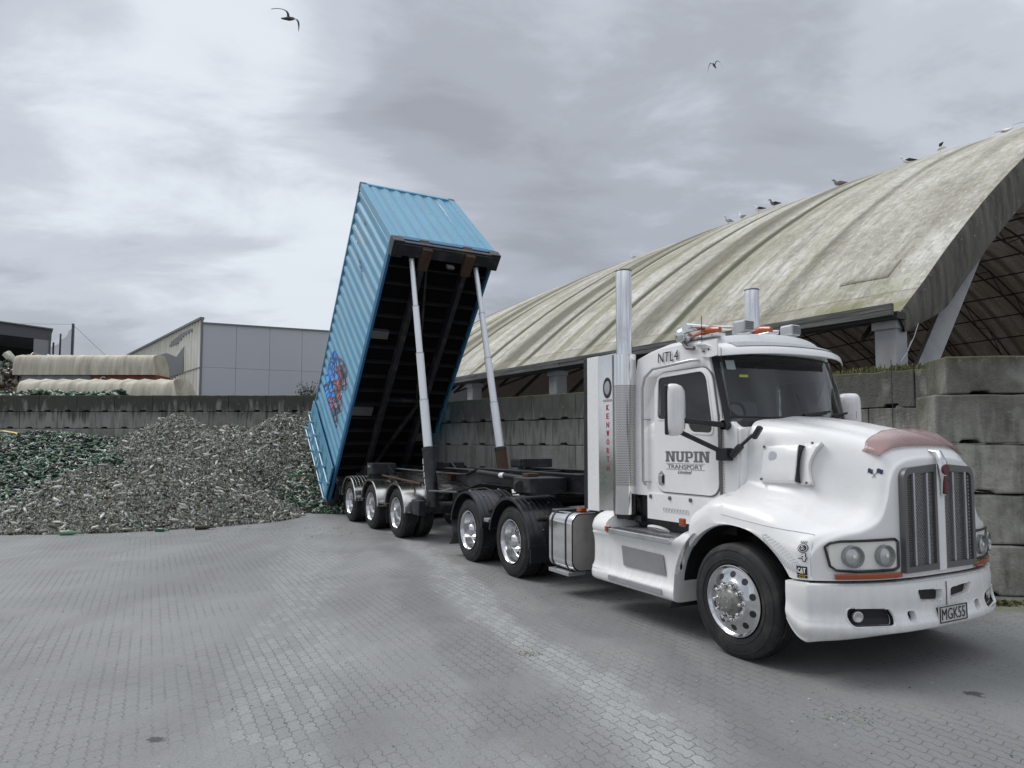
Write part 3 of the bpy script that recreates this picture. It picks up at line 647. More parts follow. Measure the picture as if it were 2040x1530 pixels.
# fabric shelters sitting on shipping containers
def f_tarp(g, b):
    co = obj_co(g); x, y, z = g.sep(co)
    n = g.noise(g.mapping(co, (2.6, 0.3, 0.3)), 1.4, 6, 0.65); n2 = g.noise(co, 1.3, 5, 0.6)
    base = g.mix(g.ramp(n, [(0.35, 0.0), (0.66, 1.0)]), (0.60, 0.57, 0.47), (0.34, 0.305, 0.235))
    base = g.mix(g.ramp(n2, [(0.5, 0.0), (0.75, 0.5)]), base, (0.62, 0.60, 0.52))
    g.l.new(base, b.inputs['Base Color'])
    bump(g, b, n, 0.3, 0.05)
TARP = mat('sun_bleached_tarpaulin', f_tarp, Roughness=0.8)
def shelter(label, x0, x1, y0, y1, z0, rise, lean, legs):
    root = thing('fabric_shelter', label, 'shelter', (x0, y0, 0))
    nA = 18; bays = 9; rows = []
    for i in range(bays * 6 + 1):
        x = (x1 - x0) * i / (bays * 6); sg = 0.07 * math.sin(math.pi * ((i % 6) / 6.0)); r = []
        for j in range(nA + 1):
            t = math.pi * j / nA
            yy = (y1 - y0) * (0.5 - 0.5 * math.cos(t)); zz = z0 + rise * min(1.0, 1.25 * math.sin(t) ** 0.62) * (1 - .18 * max(0, math.cos(t))) - sg * math.sin(t) * (1 if z0 < 4 else .3)
            e = lean * (1 - math.sin(t)) * (x / (x1 - x0))
            r.append((x + e - lean * 0.25 * (1 - math.sin(t)) * (1 - x / (x1 - x0)) * -1, yy, zz))
        rows.append(r)
    MB().grid(rows).build('roof', TARP, root, smooth=60)
    for s in (0, -1):
        r = rows[s]; c = (sum(p[0] for p in r) / len(r), (y1 - y0) / 2, z0)
        m = MB(); m.add([c] + r, [(0, k, k + 1) for k in range(1, len(r))]); m.build('end_panel', TARP, root, smooth=0)
    for (a0, a1, m_) in legs:
        m = MB(); rb = []
        nr = int((a1 - a0) / 0.14)
        for z in (0, z0): rb.append([(a0 - x0 + (a1 - a0) * i / nr, 0.15 + (0.04 if i % 4 in (0, 1) else 0), z) for i in range(nr + 1)])
        m.grid(rb); m.bx(a0 - x0, a1 - x0, 0.25, y1 - y0 - 0.2, 0.02, z0 - 0.02); m.build('container_wall', m_, root, smooth=0)
    return root
GREYC = mat('grey_container_paint', dirty((0.24, 0.25, 0.26), (0.13, 0.12, 0.11), 1.2, 0.6, (0.5, 0.7), 5))
REDC = mat('rust_red_container_paint', dirty((0.20, 0.055, 0.035), (0.12, 0.05, 0.04), 1.2, 0.6, (0.6, 0.8), 4))
shelter('nearer fabric shelter with a scalloped cream roof just above the back wall', -21.05, -14.6, 28.6, 30.5, 3.1, 1.60, 0.6, [(-21.05, -14.7, GREYC)])
s2 = shelter('farther fabric shelter with a straight beige roof on grey and rust red containers', -25.3, -18.3, 34.2, 35.7, 5.35, 1.12, 0.25, [(-24.9, -21.4, GREYC), (-21.38, -17.9, REDC)])
text('letter_mark', 'G', 0.35, WHITEL, s2, (4.55, 0.13, 5.1), (R_(90), 0, 0), height=0.36, width=0.28)

# dark open-fronted shed far left, with its bird netting
ds = thing('open_shed', 'dark open-fronted steel shed at the far left edge under a grey fascia', 'shed', (-32.9, 48, 0), (0, 0, R_(36)))
GST = mat('grey_steel_cladding', Base_Color=(0.085, 0.088, 0.10), Roughness=0.55)
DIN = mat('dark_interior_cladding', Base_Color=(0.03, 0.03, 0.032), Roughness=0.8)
m = MB(); m.add([(-18, 0, 11.3), (0.12, 0, 10.0), (0.12, 0, 9.25), (-18, 0, 10.2), (-18, .25, 11.3), (0.12, .25, 10.0), (0.12, .25, 9.25), (-18, .25, 10.2)], [(0, 3, 2, 1), (4, 5, 6, 7), (0, 1, 5, 4), (1, 2, 6, 5), (2, 3, 7, 6), (3, 0, 4, 7)]); m.build('fascia', GST, ds, smooth=0)
m = MB(); m.add([(-18, -.15, 11.36), (0.2, -.15, 10.06), (0.2, 14, 10.06), (-18, 14, 11.36)], [(0, 1, 2, 3)]); m.build('roof', FLASH, ds, smooth=0, solid=0.08)
m = MB(); m.bx(-0.9, 0.05, 0.02, 0.2, 0, 9.4); m.build('corner_panel', mat('light_grey_cladding', Base_Color=(0.26, 0.27, 0.28), Roughness=0.6), ds, smooth=0)
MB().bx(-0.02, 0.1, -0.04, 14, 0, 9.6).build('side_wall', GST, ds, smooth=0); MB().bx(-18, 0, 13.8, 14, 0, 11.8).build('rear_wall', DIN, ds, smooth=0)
pn = thing('bird_netting', 'grey bird netting hung from tall poles beside the dark open shed', 'netting', (-32.6, 50, 0))
for px_, pz in ((0.05, 10.8), (-0.85, 10.05), (-1.35, 9.4)): MB().tube([(px_, 0, 0), (px_, 0, pz)], 0.09 if px_ > 0 else 0.06, 8).build('pole', GST, pn)
def f_net(g, b):
    t = g.new('ShaderNodeBsdfTransparent'); mx = g.new('ShaderNodeMixShader', {0: 0.42, 1: t.outputs[0], 2: b.outputs[0]}); g.l.new(mx.outputs[0], g.n['Material Output'].inputs[0])
NET = mat('grey_netting', f_net, Base_Color=(0.16, 0.19, 0.26), Roughness=0.8)
m = MB(); rows = []
for i in range(13):
    x = -1.9 + 1.95 * i / 12; zt = 9.0 + 1.7 * (i / 12) ** 1.8; rows.append([(x, 0.1 + 0.12 * math.sin(i * 1.7), 0), (x, 0.1 + 0.12 * math.sin(i * 1.7), zt)])
m.grid(rows).build('net', NET, pn, smooth=60)
for a, b_ in (((0.05, 0, 10.75), (-12, 0, 10.9)), ((0.05, 0, 10.7), (2.5, 3, 7.2))): MB().tube([a, b_], 0.012, 4).build('stay_wire', GST, pn)
redbox = thing('shipping_container', 'maroon shipping container at the left edge beside the beige shelters', 'shipping container', (-27.1, 34.0, 0))
m = MB(); rb = [[(-6 + 6.0 * i / 40, 0.0 + (0.04 if i % 4 in (0, 1) else 0), z) for i in range(41)] for z in (0.1, 4.75)]; m.grid(rb); m.bx(-6, 0, 0.06, 2.4, 0, 4.8); m.build('walls', mat('maroon_paint', dirty((0.12, 0.035, 0.04), (0.05, 0.03, 0.03), 1.2, 0.6, (0.6, 0.8), 4)), redbox, smooth=0)
m = MB()
for x in (-0.06, -1.0): m.bx(x - 0.06, x + 0.06, -0.04, 0.0, 0, 4.8)
m.build('corner_post', REDC, redbox, smooth=0)

# ================================================================ GLASS HEAPS
def fbm(x, y, s, seed=0.0, o=4):
    v = np.zeros_like(x); a = 1.0
    for k in range(o):
        f = s * 2 ** k
        v += a * (np.sin(x * f + 1.7 * k + seed + 1.3 * np.sin(y * f * 0.7 + k)) * np.cos(y * f * 1.1 - 2.1 * k + seed + 1.1 * np.sin(x * f * 0.6 - k)))
        a *= 0.5
    return v
CONES = [(-11.1, 22.6, 2.95, 0.72), (-12.2, 22.9, 2.45, 0.62), (-7.55, 22.5, 2.95, 0.70), (-8.9, 22.8, 2.40, 0.55), (-9.0, 16.9, 1.50, 0.56), (-10.0, 16.6, 1.32, 0.50), (-7.9, 17.3, 1.20, 0.50), (-7.2, 17.6, 0.72, 0.42),
         (-9.9, 19.6, 1.45, 0.40), (-9.3, 22.5, 2.55, 0.55)]
GREENR = [(-5.6, 21.0, 1.9, 0.72), (-4.6, 20.2, 1.2, 0.6), (-6.4, 20.4, 1.15, 0.55)]
def cones(x, y, L):
    h = np.zeros_like(x)
    for (cx, cy, ch, sl) in L:
        d = np.sqrt((x - cx) ** 2 + (y - cy) ** 2 + 0.10)
        h = np.maximum(h, ch - sl * d + 0.2)
    return h
def h_brown(x, y): return cones(x, y, CONES) + 0.05 * fbm(x, y, 1.1) - 0.09
def h_right(x, y): return cones(x, y, GREENR) + 0.05 * fbm(x, y, 1.4, 2) - 0.09
def h_left(x, y):
    base = np.clip((y - 15.3 - 0.35 * np.sin(x * 0.9)) * 0.30, 0, None); base = np.minimum(base, 2.1 + 0.12 * np.sin(x * 1.1))
    return base * np.clip((-10.2 - x) * 0.7, 0, 1) + 0.06 * fbm(x, y, 1.2, 4) - 0.08
def h_back(x, y): return np.where((x > -24) & (x < -14.6), 3.72 - 0.25 * np.abs(y - 25.6) + 0.07 * fbm(x, y, 2.2, 1), 0)
def pile(name, label, hf, dom, n_sh, n_bt, pal, pw, mask=None, size=1.0, glintp=0.05, seed=3):
    r = np.random.default_rng(seed); x0, x1, y0, y1 = dom
    nx, ny = int((x1 - x0) / 0.09), int((y1 - y0) / 0.09)
    gx, gy = np.meshgrid(np.linspace(x0, x1, nx), np.linspace(y0, y1, ny)); gz = hf(gx, gy)
    if mask is not None: gz = np.where(mask(gx, gy), gz, -0.2)
    gz = gz + 0.02 * r.standard_normal(gz.shape); gz = np.maximum(gz, -0.05)
    V_ = [np.stack([gx.ravel(), gy.ravel(), gz.ravel() - 0.02], 1)]; idx = np.arange(nx * ny).reshape(ny, nx)
    keep = ((gz[:-1, :-1] > 0.0) | (gz[1:, 1:] > 0.0))
    q = np.stack([idx[:-1, :-1], idx[:-1, 1:], idx[1:, 1:], idx[1:, :-1]], -1)[keep]
    F = [q.ravel()]; LT = [np.full(len(q), 4)]
    pal = np.array(pal); base = pal.mean(0) * 0.75
    C_ = [np.tile(base, (nx * ny, 1)) * (0.6 + 0.5 * r.random((nx * ny, 1)))]; k = nx * ny
    def spots(n):
        xs, ys = [], []
        got = 0
        while got < n:
            u = r.random(n * 2); x = x0 + (x1 - x0) * r.random(n * 2); y = y0 + (y1 - y0) * u ** 1.25
            h = hf(x, y); ok = h > 0.0
            if mask is not None: ok &= mask(x, y)
            xs.append(x[ok]); ys.append(y[ok]); got += ok.sum()
        x = np.concatenate(xs)[:n]; y = np.concatenate(ys)[:n]; return x, y, hf(x, y)
    def frames(n, tilt):
        a = r.random(n) * 2 * np.pi; t = r.normal(0, tilt, n); ro = r.random(n) * 2 * np.pi
        ca, sa, ct, st_ = np.cos(a), np.sin(a), np.cos(t), np.sin(t)
        X = np.stack([ca * ct, sa * ct, st_], 1); Y = np.stack([-sa, ca, np.zeros(n)], 1); Z = np.cross(X, Y)
        Y2 = Y * np.cos(ro)[:, None] + Z * np.sin(ro)[:, None]; Z2 = np.cross(X, Y2); return X, Y2, Z2
    def colour(n, x, y):
        w = np.array(pw, float); patch = fbm(x, y, 0.9, 9, 3)
        c = pal[r.choice(len(pal), n, p=w / w.sum())]; c = c * (0.45 + 1.0 * r.random((n, 1))) * (1 + 0.14 * patch[:, None])
        return np.clip(c, 0.004, 0.62)
    # shards: bent strips of broken bottle
    x, y, z = spots(n_sh); X, Y, Z = frames(n_sh, 0.95); L = (0.015 + 0.030 * r.random(n_sh) ** 1.8) * size; W = L * (0.35 + 0.5 * r.random(n_sh)); c = colour(n_sh, x, y)
    P = np.stack([x, y, z + 0.02 * r.random(n_sh) * size], 1)
    tm = [(-1, -1, 0), (1, -0.8, 0), (-1.1, 0, 0.55), (1.0, 0.1, 0.6), (-0.8, 1, 0), (0.9, 0.9, 0.05)]
    vs = np.stack([P + X * (L * a)[:, None] + Y * (W * b)[:, None] + Z * (W * e)[:, None] for a, b, e in tm], 1)
    V_.append(vs.reshape(-1, 3)); o = k + 6 * np.arange(n_sh)[:, None]
    F.append((o + np.array([0, 1, 3, 2, 2, 3, 5, 4])).ravel()); LT.append(np.full(2 * n_sh, 4)); C_.append(np.repeat(c, 6, 0)); k += 6 * n_sh
    # whole and broken-necked bottles
    x, y, z = spots(n_bt); X, Y, Z = frames(n_bt, 0.40); S = (0.85 + 0.3 * r.random(n_bt)) * size; c = colour(n_bt, x, y)
    P = np.stack([x, y, z + 0.03 * size], 1)
    prof = [(-0.11, 0.001), (-0.11, 0.034), (0.035, 0.034), (0.075, 0.014), (0.125, 0.013), (0.125, 0.001)]; ns = 6; rg = []
    for (t, rad) in prof:
        for j in range(ns):
            a = 2 * np.pi * j / ns; rg.append(P + X * (t * S)[:, None] + (Y * np.cos(a) + Z * np.sin(a)) * (rad * S)[:, None])
    vs = np.stack(rg, 1); nb = len(prof) * ns; V_.append(vs.reshape(-1, 3)); fl = []
    for i in range(len(prof) - 1):
        for j in range(ns): fl += [i * ns + j, i * ns + (j + 1) % ns, (i + 1) * ns + (j + 1) % ns, (i + 1) * ns + j]
    o = k + nb * np.arange(n_bt)[:, None]; F.append((o + np.array(fl)).ravel()); LT.append(np.full(n_bt * (len(fl) // 4), 4)); C_.append(np.repeat(c, nb, 0))
    return tag(fast_mesh(name, np.concatenate(V_), np.concatenate(F), np.concatenate(LT), GLASSM, np.concatenate(C_)), label, 'glass heap', kind='stuff')
def f_glass(g, b):
    a = g.new('ShaderNodeAttribute', attribute_name='tint'); g.l.new(a.outputs['Color'], b.inputs['Base Color'])
    n = g.noise(wpos(g), 19, 2, 0.5); g.l.new(g.ramp(n, [(0.42, 0.10), (0.60, 0.55)]), b.inputs['Roughness'])
GLASSM = mat('crushed_bottle_glass', f_glass, IOR=1.5)
grey_p = [(0.43, 0.43, 0.365), (0.32, 0.318, 0.26), (0.168, 0.152, 0.108), (0.57, 0.575, 0.525), (0.055, 0.035, 0.02), (0.10, 0.17, 0.11), (0.03, 0.03, 0.028), (0.58, 0.57, 0.53)]
green_p = [(0.02, 0.075, 0.035), (0.012, 0.035, 0.018), (0.045, 0.13, 0.06), (0.20, 0.24, 0.21), (0.38, 0.42, 0.39), (0.012, 0.018, 0.012), (0.08, 0.05, 0.03), (0.17, 0.26, 0.16)]
mid_p = [(0.24, 0.26, 0.20), (0.07, 0.19, 0.10), (0.36, 0.36, 0.31), (0.03, 0.045, 0.03), (0.40, 0.42, 0.38), (0.10, 0.08, 0.05), (0.12, 0.25, 0.14)]
SZ = 1.0
edge = lambda x, y: -11.0 + 0.16 * (y - 15) * 0 + 0.35 * np.sin(y * 1.3) - 0.9 * (y > 19) * np.clip((y - 19) * 0.55, 0, 1)
pile('glass_heap', 'pale brown and clear crushed glass heap with two peaks against the back wall', h_brown, (-15.0, -5.0, 13.6, 24.2), 230000, 900, grey_p, (6, 6, 2.5, 3.4, 1.2, 0.9, 1.2, 1.0), None, 0.95, seed=3)
pile('glass_heap', 'green bottle heap spread along the left edge of the photo', h_left, (-22.5, -10.2, 15.2, 24.3), 70000, 8000, green_p, (4, 5, 2.2, 2.6, 1.6, 4, 1.5, 1.2), lambda x, y: h_left(x, y) > h_brown(x, y) - 0.15, 1.05, seed=5)
pile('glass_heap', 'mixed green glass heap below the open rear end of the blue container', h_right, (-8.6, -3.4, 17.9, 23.4), 64000, 1100, mid_p, (4, 3, 4, 3, 1.6, 1.5, 1.2), lambda x, y: h_right(x, y) > h_brown(x, y) - 0.10, 0.95, seed=8)
pile('glass_heap', 'strip of green glass showing above the back wall under the cream shelter', h_back, (-23.5, -14.7, 24.95, 26.2), 2600, 700, green_p, (5, 4, 3, 2, 2, 2, 1, 1), None, 1.5, seed=9)
def h_scrap(x, y): return np.where(x < -26.0, 7.0 - 0.55 * np.abs(y - 43) - 0.10 * np.abs(x + 31) + 0.3 * fbm(x, y, 1.3), 0)
pile('scrap_heap', 'tall heap of grey and brown scrap inside the dark shed at the left edge', h_scrap, (-36, -27.2, 39, 47), 3200, 100, grey_p, (4, 4, 4, 1, 4, 0.2, 3, 0.5), None, 7.0, seed=12)
# single bottles and litter one can pick out at the foot of the heaps
def bottle(x, y, rot, col, s, label, z=0.0):
    prof = [(0.0, 0.001), (0.0, 0.034), (0.006, 0.037), (0.15, 0.037), (0.19, 0.03), (0.225, 0.015), (0.285, 0.0135), (0.287, 0.016), (0.30, 0.016), (0.30, 0.001)]
    o = MB().lathe([(t * s, r * s) for t, r in prof], 'x', n=14).build('bottle', mat('bottle_glass_' + str(len(MATS)), Base_Color=col, Roughness=0.12, IOR=1.5), None, smooth=40)
    o.location = (x, y, 0.037 * s + z); o.rotation_euler = (0, 0, rot)
    return tag(o, label, 'bottle')
bottle(-6.75, 14.62, 0.35, (0.05, 0.032, 0.015), 1.35, 'dark brown bottle lying on the paving at the foot of the pale heap')
bottle(-7.45, 14.35, -0.3, (0.03, 0.09, 0.05), 1.1, 'small dark green bottle lying at the front toe of the pale heap')
bottle(-9.05, 13.75, 0.2, (0.16, 0.27, 0.17), 1.3, 'pale green bottle lying in front of the pale heap, leftmost of the loose bottles')
bottle(-5.55, 16.95, 0.5, (0.36, 0.34, 0.31), 1.5, 'clear dusty bottle lying at the right toe of the pale heap')
pl = MB(); pl.tube([(0, 0, 0.05), (0.6, 0.1, 0.12), (1.2, 0.0, 0.05), (1.75, -0.25, -0.05)], [0.05, 0.09, 0.08, 0.03], 10, squash=(1, 0.35))
o = pl.build('plastic_sheet', mat('yellow_plastic', dirty((0.55, 0.42, 0.10), (0.35, 0.30, 0.15), 6, 0.5, (0.4, 0.6))), None); o.location = (-17.6, 22.8, 2.15); o.rotation_euler = (0, 0, -0.2)
tag(o, 'crumpled yellow plastic strip lying on the green bottle heap at the left edge', 'plastic sheet')

# small bush growing behind the back wall
def leafy(name, label, cat, loc, h, rad, n, cols, lf=0.05):
    root = thing(name, label, cat, loc); r = random.Random(3); m = MB(); lv = MB()
    for k in range(9):
        an = k * 0.7; tip = V(math.cos(an) * rad * r.uniform(.3, 1), math.sin(an) * rad * r.uniform(.3, 1), h * r.uniform(0.6, 1.0))
        mid = tip * 0.5 + V(0, 0, 0.15); m.tube([V(0, 0, 0), mid, tip], [0.025, 0.015, 0.005], 5)
        for j in range(n // 9):
            t = r.uniform(0.35, 1.05); p = mid.lerp(tip, (t - .5) * 2) if t > .5 else mid * (t * 2)
            p = p + V(r.gauss(0, .12), r.gauss(0, .12), r.gauss(0, .12)); a = V(r.gauss(0, 1), r.gauss(0, 1), r.gauss(0, .6)).normalized(); b_ = a.orthogonal().normalized()
            lv.add([p - a * lf, p + b_ * lf * .4, p + a * lf, p - b_ * lf * .4], [(0, 1, 2, 3)])
    m.build('stem', mat('twig_bark', Base_Color=(0.05, 0.04, 0.03), Roughness=0.9), root, smooth=0); lv.build('foliage', cols, root, smooth=0, fix=False)
    return root
leafy('shrub', 'small dark shrub growing behind the back wall beside the tipped container', 'shrub', (-7.8, 26.0, 2.7), 1.45, 0.5, 700, mat('dark_leaves', lambda g, b: g.l.new(g.mix(g.noise(wpos(g), 5, 2), (0.02, 0.03, 0.018), (0.07, 0.09, 0.05)), b.inputs['Base Color']), Roughness=0.6), 0.06)

# ================================================================ GULLS
BW = mat('white_feathers', Base_Color=(0.75, 0.75, 0.74), Roughness=0.8); BK = mat('black_feathers', Base_Color=(0.025, 0.025, 0.028), Roughness=0.7)
BG = mat('mottled_brown_feathers', dirty((0.20, 0.17, 0.15), (0.45, 0.42, 0.38), 25, 0.7, (0.7, 0.9))); LEGM = mat('yellow_legs', Base_Color=(0.45, 0.35, 0.12), Roughness=0.6)
LG = mat('pale_grey_feathers', Base_Color=(0.42, 0.44, 0.47), Roughness=0.8)
def gull(loc, heading, label, body=BW, wing=BK, pose='stand', s=1.0):
    root = thing('gull', label, 'gull', loc, (0, 0, heading), 'gulls resting on the shed roof')
    k = 0.0 if pose == 'sit' else 0.10
    up = pose == 'alert'
    pts = [V(-0.30, 0, k + 0.10), V(-0.18, 0, k + 0.11), V(-0.05, 0, k + 0.12), V(0.07, 0, k + 0.15), V(0.14, 0, k + (0.24 if not up else 0.27)), V(0.165, 0, k + (0.31 if not up else 0.36)), V(0.20, 0, k + (0.335 if not up else 0.39)), V(0.235, 0, k + (0.33 if not up else 0.385)), V(0.27, 0, k + (0.322 if not up else 0.375)), V(0.30, 0, k + (0.31 if not up else 0.36))]
    MB().tube([p * s for p in pts], [r_ * s for r_ in (0.012, 0.06, 0.10, 0.095, 0.062, 0.045, 0.048, 0.034, 0.016, 0.006)], 12).build('body', body, root, smooth=70)
    for sd_ in (-1, 1):
        MB().tube([V(0.08, sd_ * 0.085, k + 0.17) * s, V(-0.08, sd_ * 0.095, k + 0.155) * s, V(-0.24, sd_ * 0.05, k + 0.13) * s, V(-0.40, sd_ * 0.015, k + 0.115) * s], [0.02 * s, 0.075 * s, 0.045 * s, 0.006 * s], 8, squash=(0.35, 1)).build('wing', wing, root, smooth=60)
        if k: MB().tube([V(0.0, sd_ * 0.035, 0) * s, V(-0.01, sd_ * 0.035, 0.13) * s], 0.008 * s, 5).build('leg', LEGM, root)
    return root

    """stand on the shed roof ridge line seen at that place: solve u along the roof for a given v"""
    return None
GULLS = [
    # u, v, heading, label, body, wing, pose, size
    (-13.35, 12.9, 3.4, 'white gull facing the camera, left one of two white gulls on the shed roof', BW, LG, 'alert', 1.25),
    (-12.62, 12.9, 2.0, 'slim white gull with dark wing edges, just left of a black-backed gull on the roof', BW, LG, 'alert', 1.25),
    (-11.62, 12.9, 2.6, 'black-backed gull sitting beside a standing brown gull on the shed roof', BW, BK, 'stand', 1.35),
    (-11.02, 12.9, 2.7, 'mottled brown gull standing upright beside the black-backed gull on the roof', BG, BK, 'alert', 1.3),
    (-8.2, 12.9, 2.6, 'brown gull crouching alone on the middle of the shed roof line', BG, BG, 'sit', 1.4),
    (-5.66, 12.9, 2.6, 'black-backed gull with a white head resting on the roof, left of the preening gull', BW, BK, 'sit', 1.35),
    (-19.15, 12.9, 2.6, 'tiny pale gull far along the shed roof line, apart from the others', BW, LG, 'sit', 1.2),
]
CAMV = -11.67
def crest(u):
    best = max((( memb(u, v)[2] - 1.8) / (v - CAMV), v) for v in np.linspace(8, 20, 60)); return best[1]
def shed_pt(u, v): 
    th = R_(33.8); p = memb(u, v); return V(6.35 + math.sin(th) * u + math.cos(th) * v, 11.5 - math.cos(th) * u + math.sin(th) * v, p[2])
for (u, v, hd, lb, bd, wg, ps, sz) in GULLS:
    v = crest(u); p = shed_pt(u, v); gull((p.x, p.y, p.z - 0.01), hd, lb, bd, wg, ps, sz * 0.58)
v = crest(-4.67); p = shed_pt(-4.67, v)
gp = thing('gull', 'gull bent over preening with one dark wing raised, near the roof right end', 'gull', (p.x, p.y, p.z), (0, 0, 2.6), 'gulls resting on the shed roof')
MB().tube([V(-.3, 0, .2), V(-.12, 0, .24), V(.05, 0, .22), V(.12, 0, .16), V(.10, 0, .08)], [.01, .09, .10, .06, .02], 10).build('body', BW, gp, smooth=70)
MB().tube([V(.05, .05, .22), V(-.03, .08, .40), V(-.16, .06, .52)], [.03, .09, .02], 8, squash=(.3, 1)).build('wing', BK, gp, smooth=60)
for s_ in (-1, 1): MB().tube([V(0, s_ * .04, 0), V(0, s_ * .04, .18)], .01, 5).build('leg', LEGM, gp)
gp.scale = (.62, .62, .62)
v = crest(-2.95); p = shed_pt(-2.95, v)
gw = thing('gull', 'gull with wings spread just lifting off the roof at the right edge', 'gull', (p.x, p.y, p.z + 0.08), (0, 0, 2.9), 'gulls resting on the shed roof')
def fly(root, span, bend, s, wm, bm_, dih=0.25):
    MB().tube([V(-.34, 0, 0) * s, V(-.2, 0, .0) * s, V(0, 0, .01) * s, V(.16, 0, .02) * s, V(.25, 0, .03) * s, V(.33, 0, .02) * s], [.03 * s, .05 * s, .085 * s, .07 * s, .045 * s, .008 * s], 10, squash=(1, 0.8)).build('body', bm_, root, smooth=70)
    for sd_ in (-1, 1):
        le = [V(.10, .05, .03), V(.17, .38 * span, .05 + dih), V(.02, .75 * span, .02 + dih * 0.7), V(-.16, 1.02 * span, -.05 + dih * bend)]
        ch = [.14, .11, .08, .010]; rows = []
        for p_, c in zip(catmull([tuple(q) for q in le], 10), catmull([(c,) for c in ch], 10)[:, 0]):
            x, y, z = p_; y *= sd_; rows.append([(x * s, y * s, z * s), ((x - c * .35) * s, y * s, (z + .018) * s), ((x - c) * s, y * s, z * s), ((x - c * .4) * s, y * s, (z - .01) * s)])
        MB().grid(rows, True).build('wing', wm, root, smooth=60)
fly(gw, 0.8, -0.5, 0.9, LG, BW, 0.04)
f1 = thing('gull', 'dark gull gliding high at the upper left with wings fully spread', 'gull', (-8.18, 24.0, 17.38), (0, 0, 0), 'gulls in flight'); fly(f1, 0.70, -0.15, 1.0, BK, BK, 0.08)
def orient(o, xa, ya):
    y_ = Vector(ya).normalized(); x_ = Vector(xa); x_ = (x_ - y_ * x_.dot(y_)).normalized(); o.rotation_euler = Matrix((x_, y_, x_.cross(y_))).transposed().to_euler()
orient(f1, (0.30, 0.80, 0.62), (-0.74, 0.1, 0.66))
f2 = thing('gull', 'small dark gull flapping with drooped wings in the upper right of the sky', 'gull', (16.9, 55.0, 33.45), (0, 0, 0), 'gulls in flight'); fly(f2, 0.55, -1.6, 1.15, BK, BK, 0.16)
orient(gw, (0.5, 0.75, 0.35), (-0.88, 0.1, -0.36))
orient(f2, (-0.1, 0.45, 0.85), (-0.93, 0.1, -0.3))
# ================================================================ TRUCK (x forward, y to its left, z up; the photo shows its right side, y < 0)
TK = thing('semi_truck', 'white bonneted semi truck with chrome exhaust stacks parked facing right', 'truck', (2.957, 6.447, 0), (0, 0, R_(27.8 - 90)))
NX = 1.025
def XN(y): return NX - 0.32 * (abs(y) / 1.2) ** 3
# ---- bonnet and front guards as one smooth moulding
S_REAR = [(0, 2.075), (.22, 2.075), (.42, 2.05), (.66, 2.035), (.775, 1.99), (.84, 1.86), (.865, 1.66), (.895, 1.49), (.985, 1.40), (1.11, 1.345), (1.195, 1.26), (1.225, 1.13)]
S_MID = [(0, 1.985), (.20, 1.985), (.36, 1.955), (.56, 1.945), (.665, 1.905), (.73, 1.77), (.765, 1.57), (.815, 1.41), (.93, 1.325), (1.075, 1.28), (1.185, 1.20), (1.225, 1.08)]
S_NN = [(0, 1.865), (.17, 1.862), (.31, 1.845), (.46, 1.825), (.555, 1.765), (.605, 1.62), (.635, 1.43), (.70, 1.285), (.84, 1.205), (1.0, 1.17), (1.14, 1.10), (1.205, 1.0)]
S_ND = [(0, 1.775), (.16, 1.772), (.29, 1.765), (.42, 1.745), (.52, 1.69), (.575, 1.56), (.605, 1.40), (.675, 1.255), (.82, 1.175), (.985, 1.14), (1.12, 1.08), (1.185, .99)]
S_NO = [(0, 1.715), (.15, 1.712), (.27, 1.705), (.39, 1.685), (.495, 1.635), (.55, 1.53), (.585, 1.38), (.655, 1.235), (.80, 1.155), (.965, 1.12), (1.095, 1.06), (1.155, .98)]
S_TAIL = [(0, 1.2), (.2, 1.2), (.4, 1.2), (.55, 1.2), (.68, 1.2), (.78, 1.2), (.83, 1.2), (.87, 1.2), (.96, 1.215), (1.09, 1.20), (1.185, 1.14), (1.222, 1.05)]
KEYS = [(-.52, S_TAIL), (-.30, [(a, b + (.13 if i >= 8 else .0)) for i, (a, b) in enumerate(S_TAIL)]), (-.155, [(a, min(b, 1.28) if i < 8 else b - .01) for i, (a, b) in enumerate(S_REAR)]), (-.15, S_REAR), (.40, S_MID), (.825, S_NN), (.957, S_ND), (1.012, S_NO)]
def section(x):
    if x <= -.155:
        ks = KEYS[:3]
    else: ks = KEYS[3:]
    x = min(max(x, ks[0][0]), ks[-1][0])
    for i in range(len(ks) - 1):
        if x <= ks[i + 1][0] + 1e-9:
            t = (x - ks[i][0]) / (ks[i + 1][0] - ks[i][0]); A, B = np.array(ks[i][1]), np.array(ks[i + 1][1])
            if i + 2 < len(ks) and i > 0 and False: pass
            A0 = np.array(ks[i - 1][1]) if i > 0 else A - (B - A) * 0.6
            B1 = np.array(ks[i + 2][1]) if i + 2 < len(ks) else B + (B - A)
            h = ks[i + 1][0] - ks[i][0]; h0 = ks[i][0] - ks[i - 1][0] if i > 0 else h; h1 = ks[i + 2][0] - ks[i + 1][0] if i + 2 < len(ks) else h
            mA = (B - A0) / (h + h0) * h; mB = (B1 - A) / (h + h1) * h
            t2, t3 = t * t, t ** 3
            return (2 * t3 - 3 * t2 + 1) * A + (t3 - 2 * t2 + t) * mA + (-2 * t3 + 3 * t2) * B + (t3 - t2) * mB
ARCH_R, ARCH_Z = 0.665, 0.455
def arch_bottom(x):
    a = ARCH_Z + math.sqrt(max(ARCH_R ** 2 - x * x, 0)) if abs(x) < ARCH_R else 0.0
    return max(a, 0.772)
def warp(s, y):     # station measured on the centre line, swept back towards the sides of the nose
    k = max(0.0, (s - 0.1) / (1.012 - 0.1)); return s - (NX - XN(y)) * k ** 1.6
xs = np.concatenate([np.linspace(-.52, -.155, 8), np.linspace(-.15, .825, 30), np.linspace(.85, .957, 6), np.linspace(.969, 1.012, 5)])
rows = []
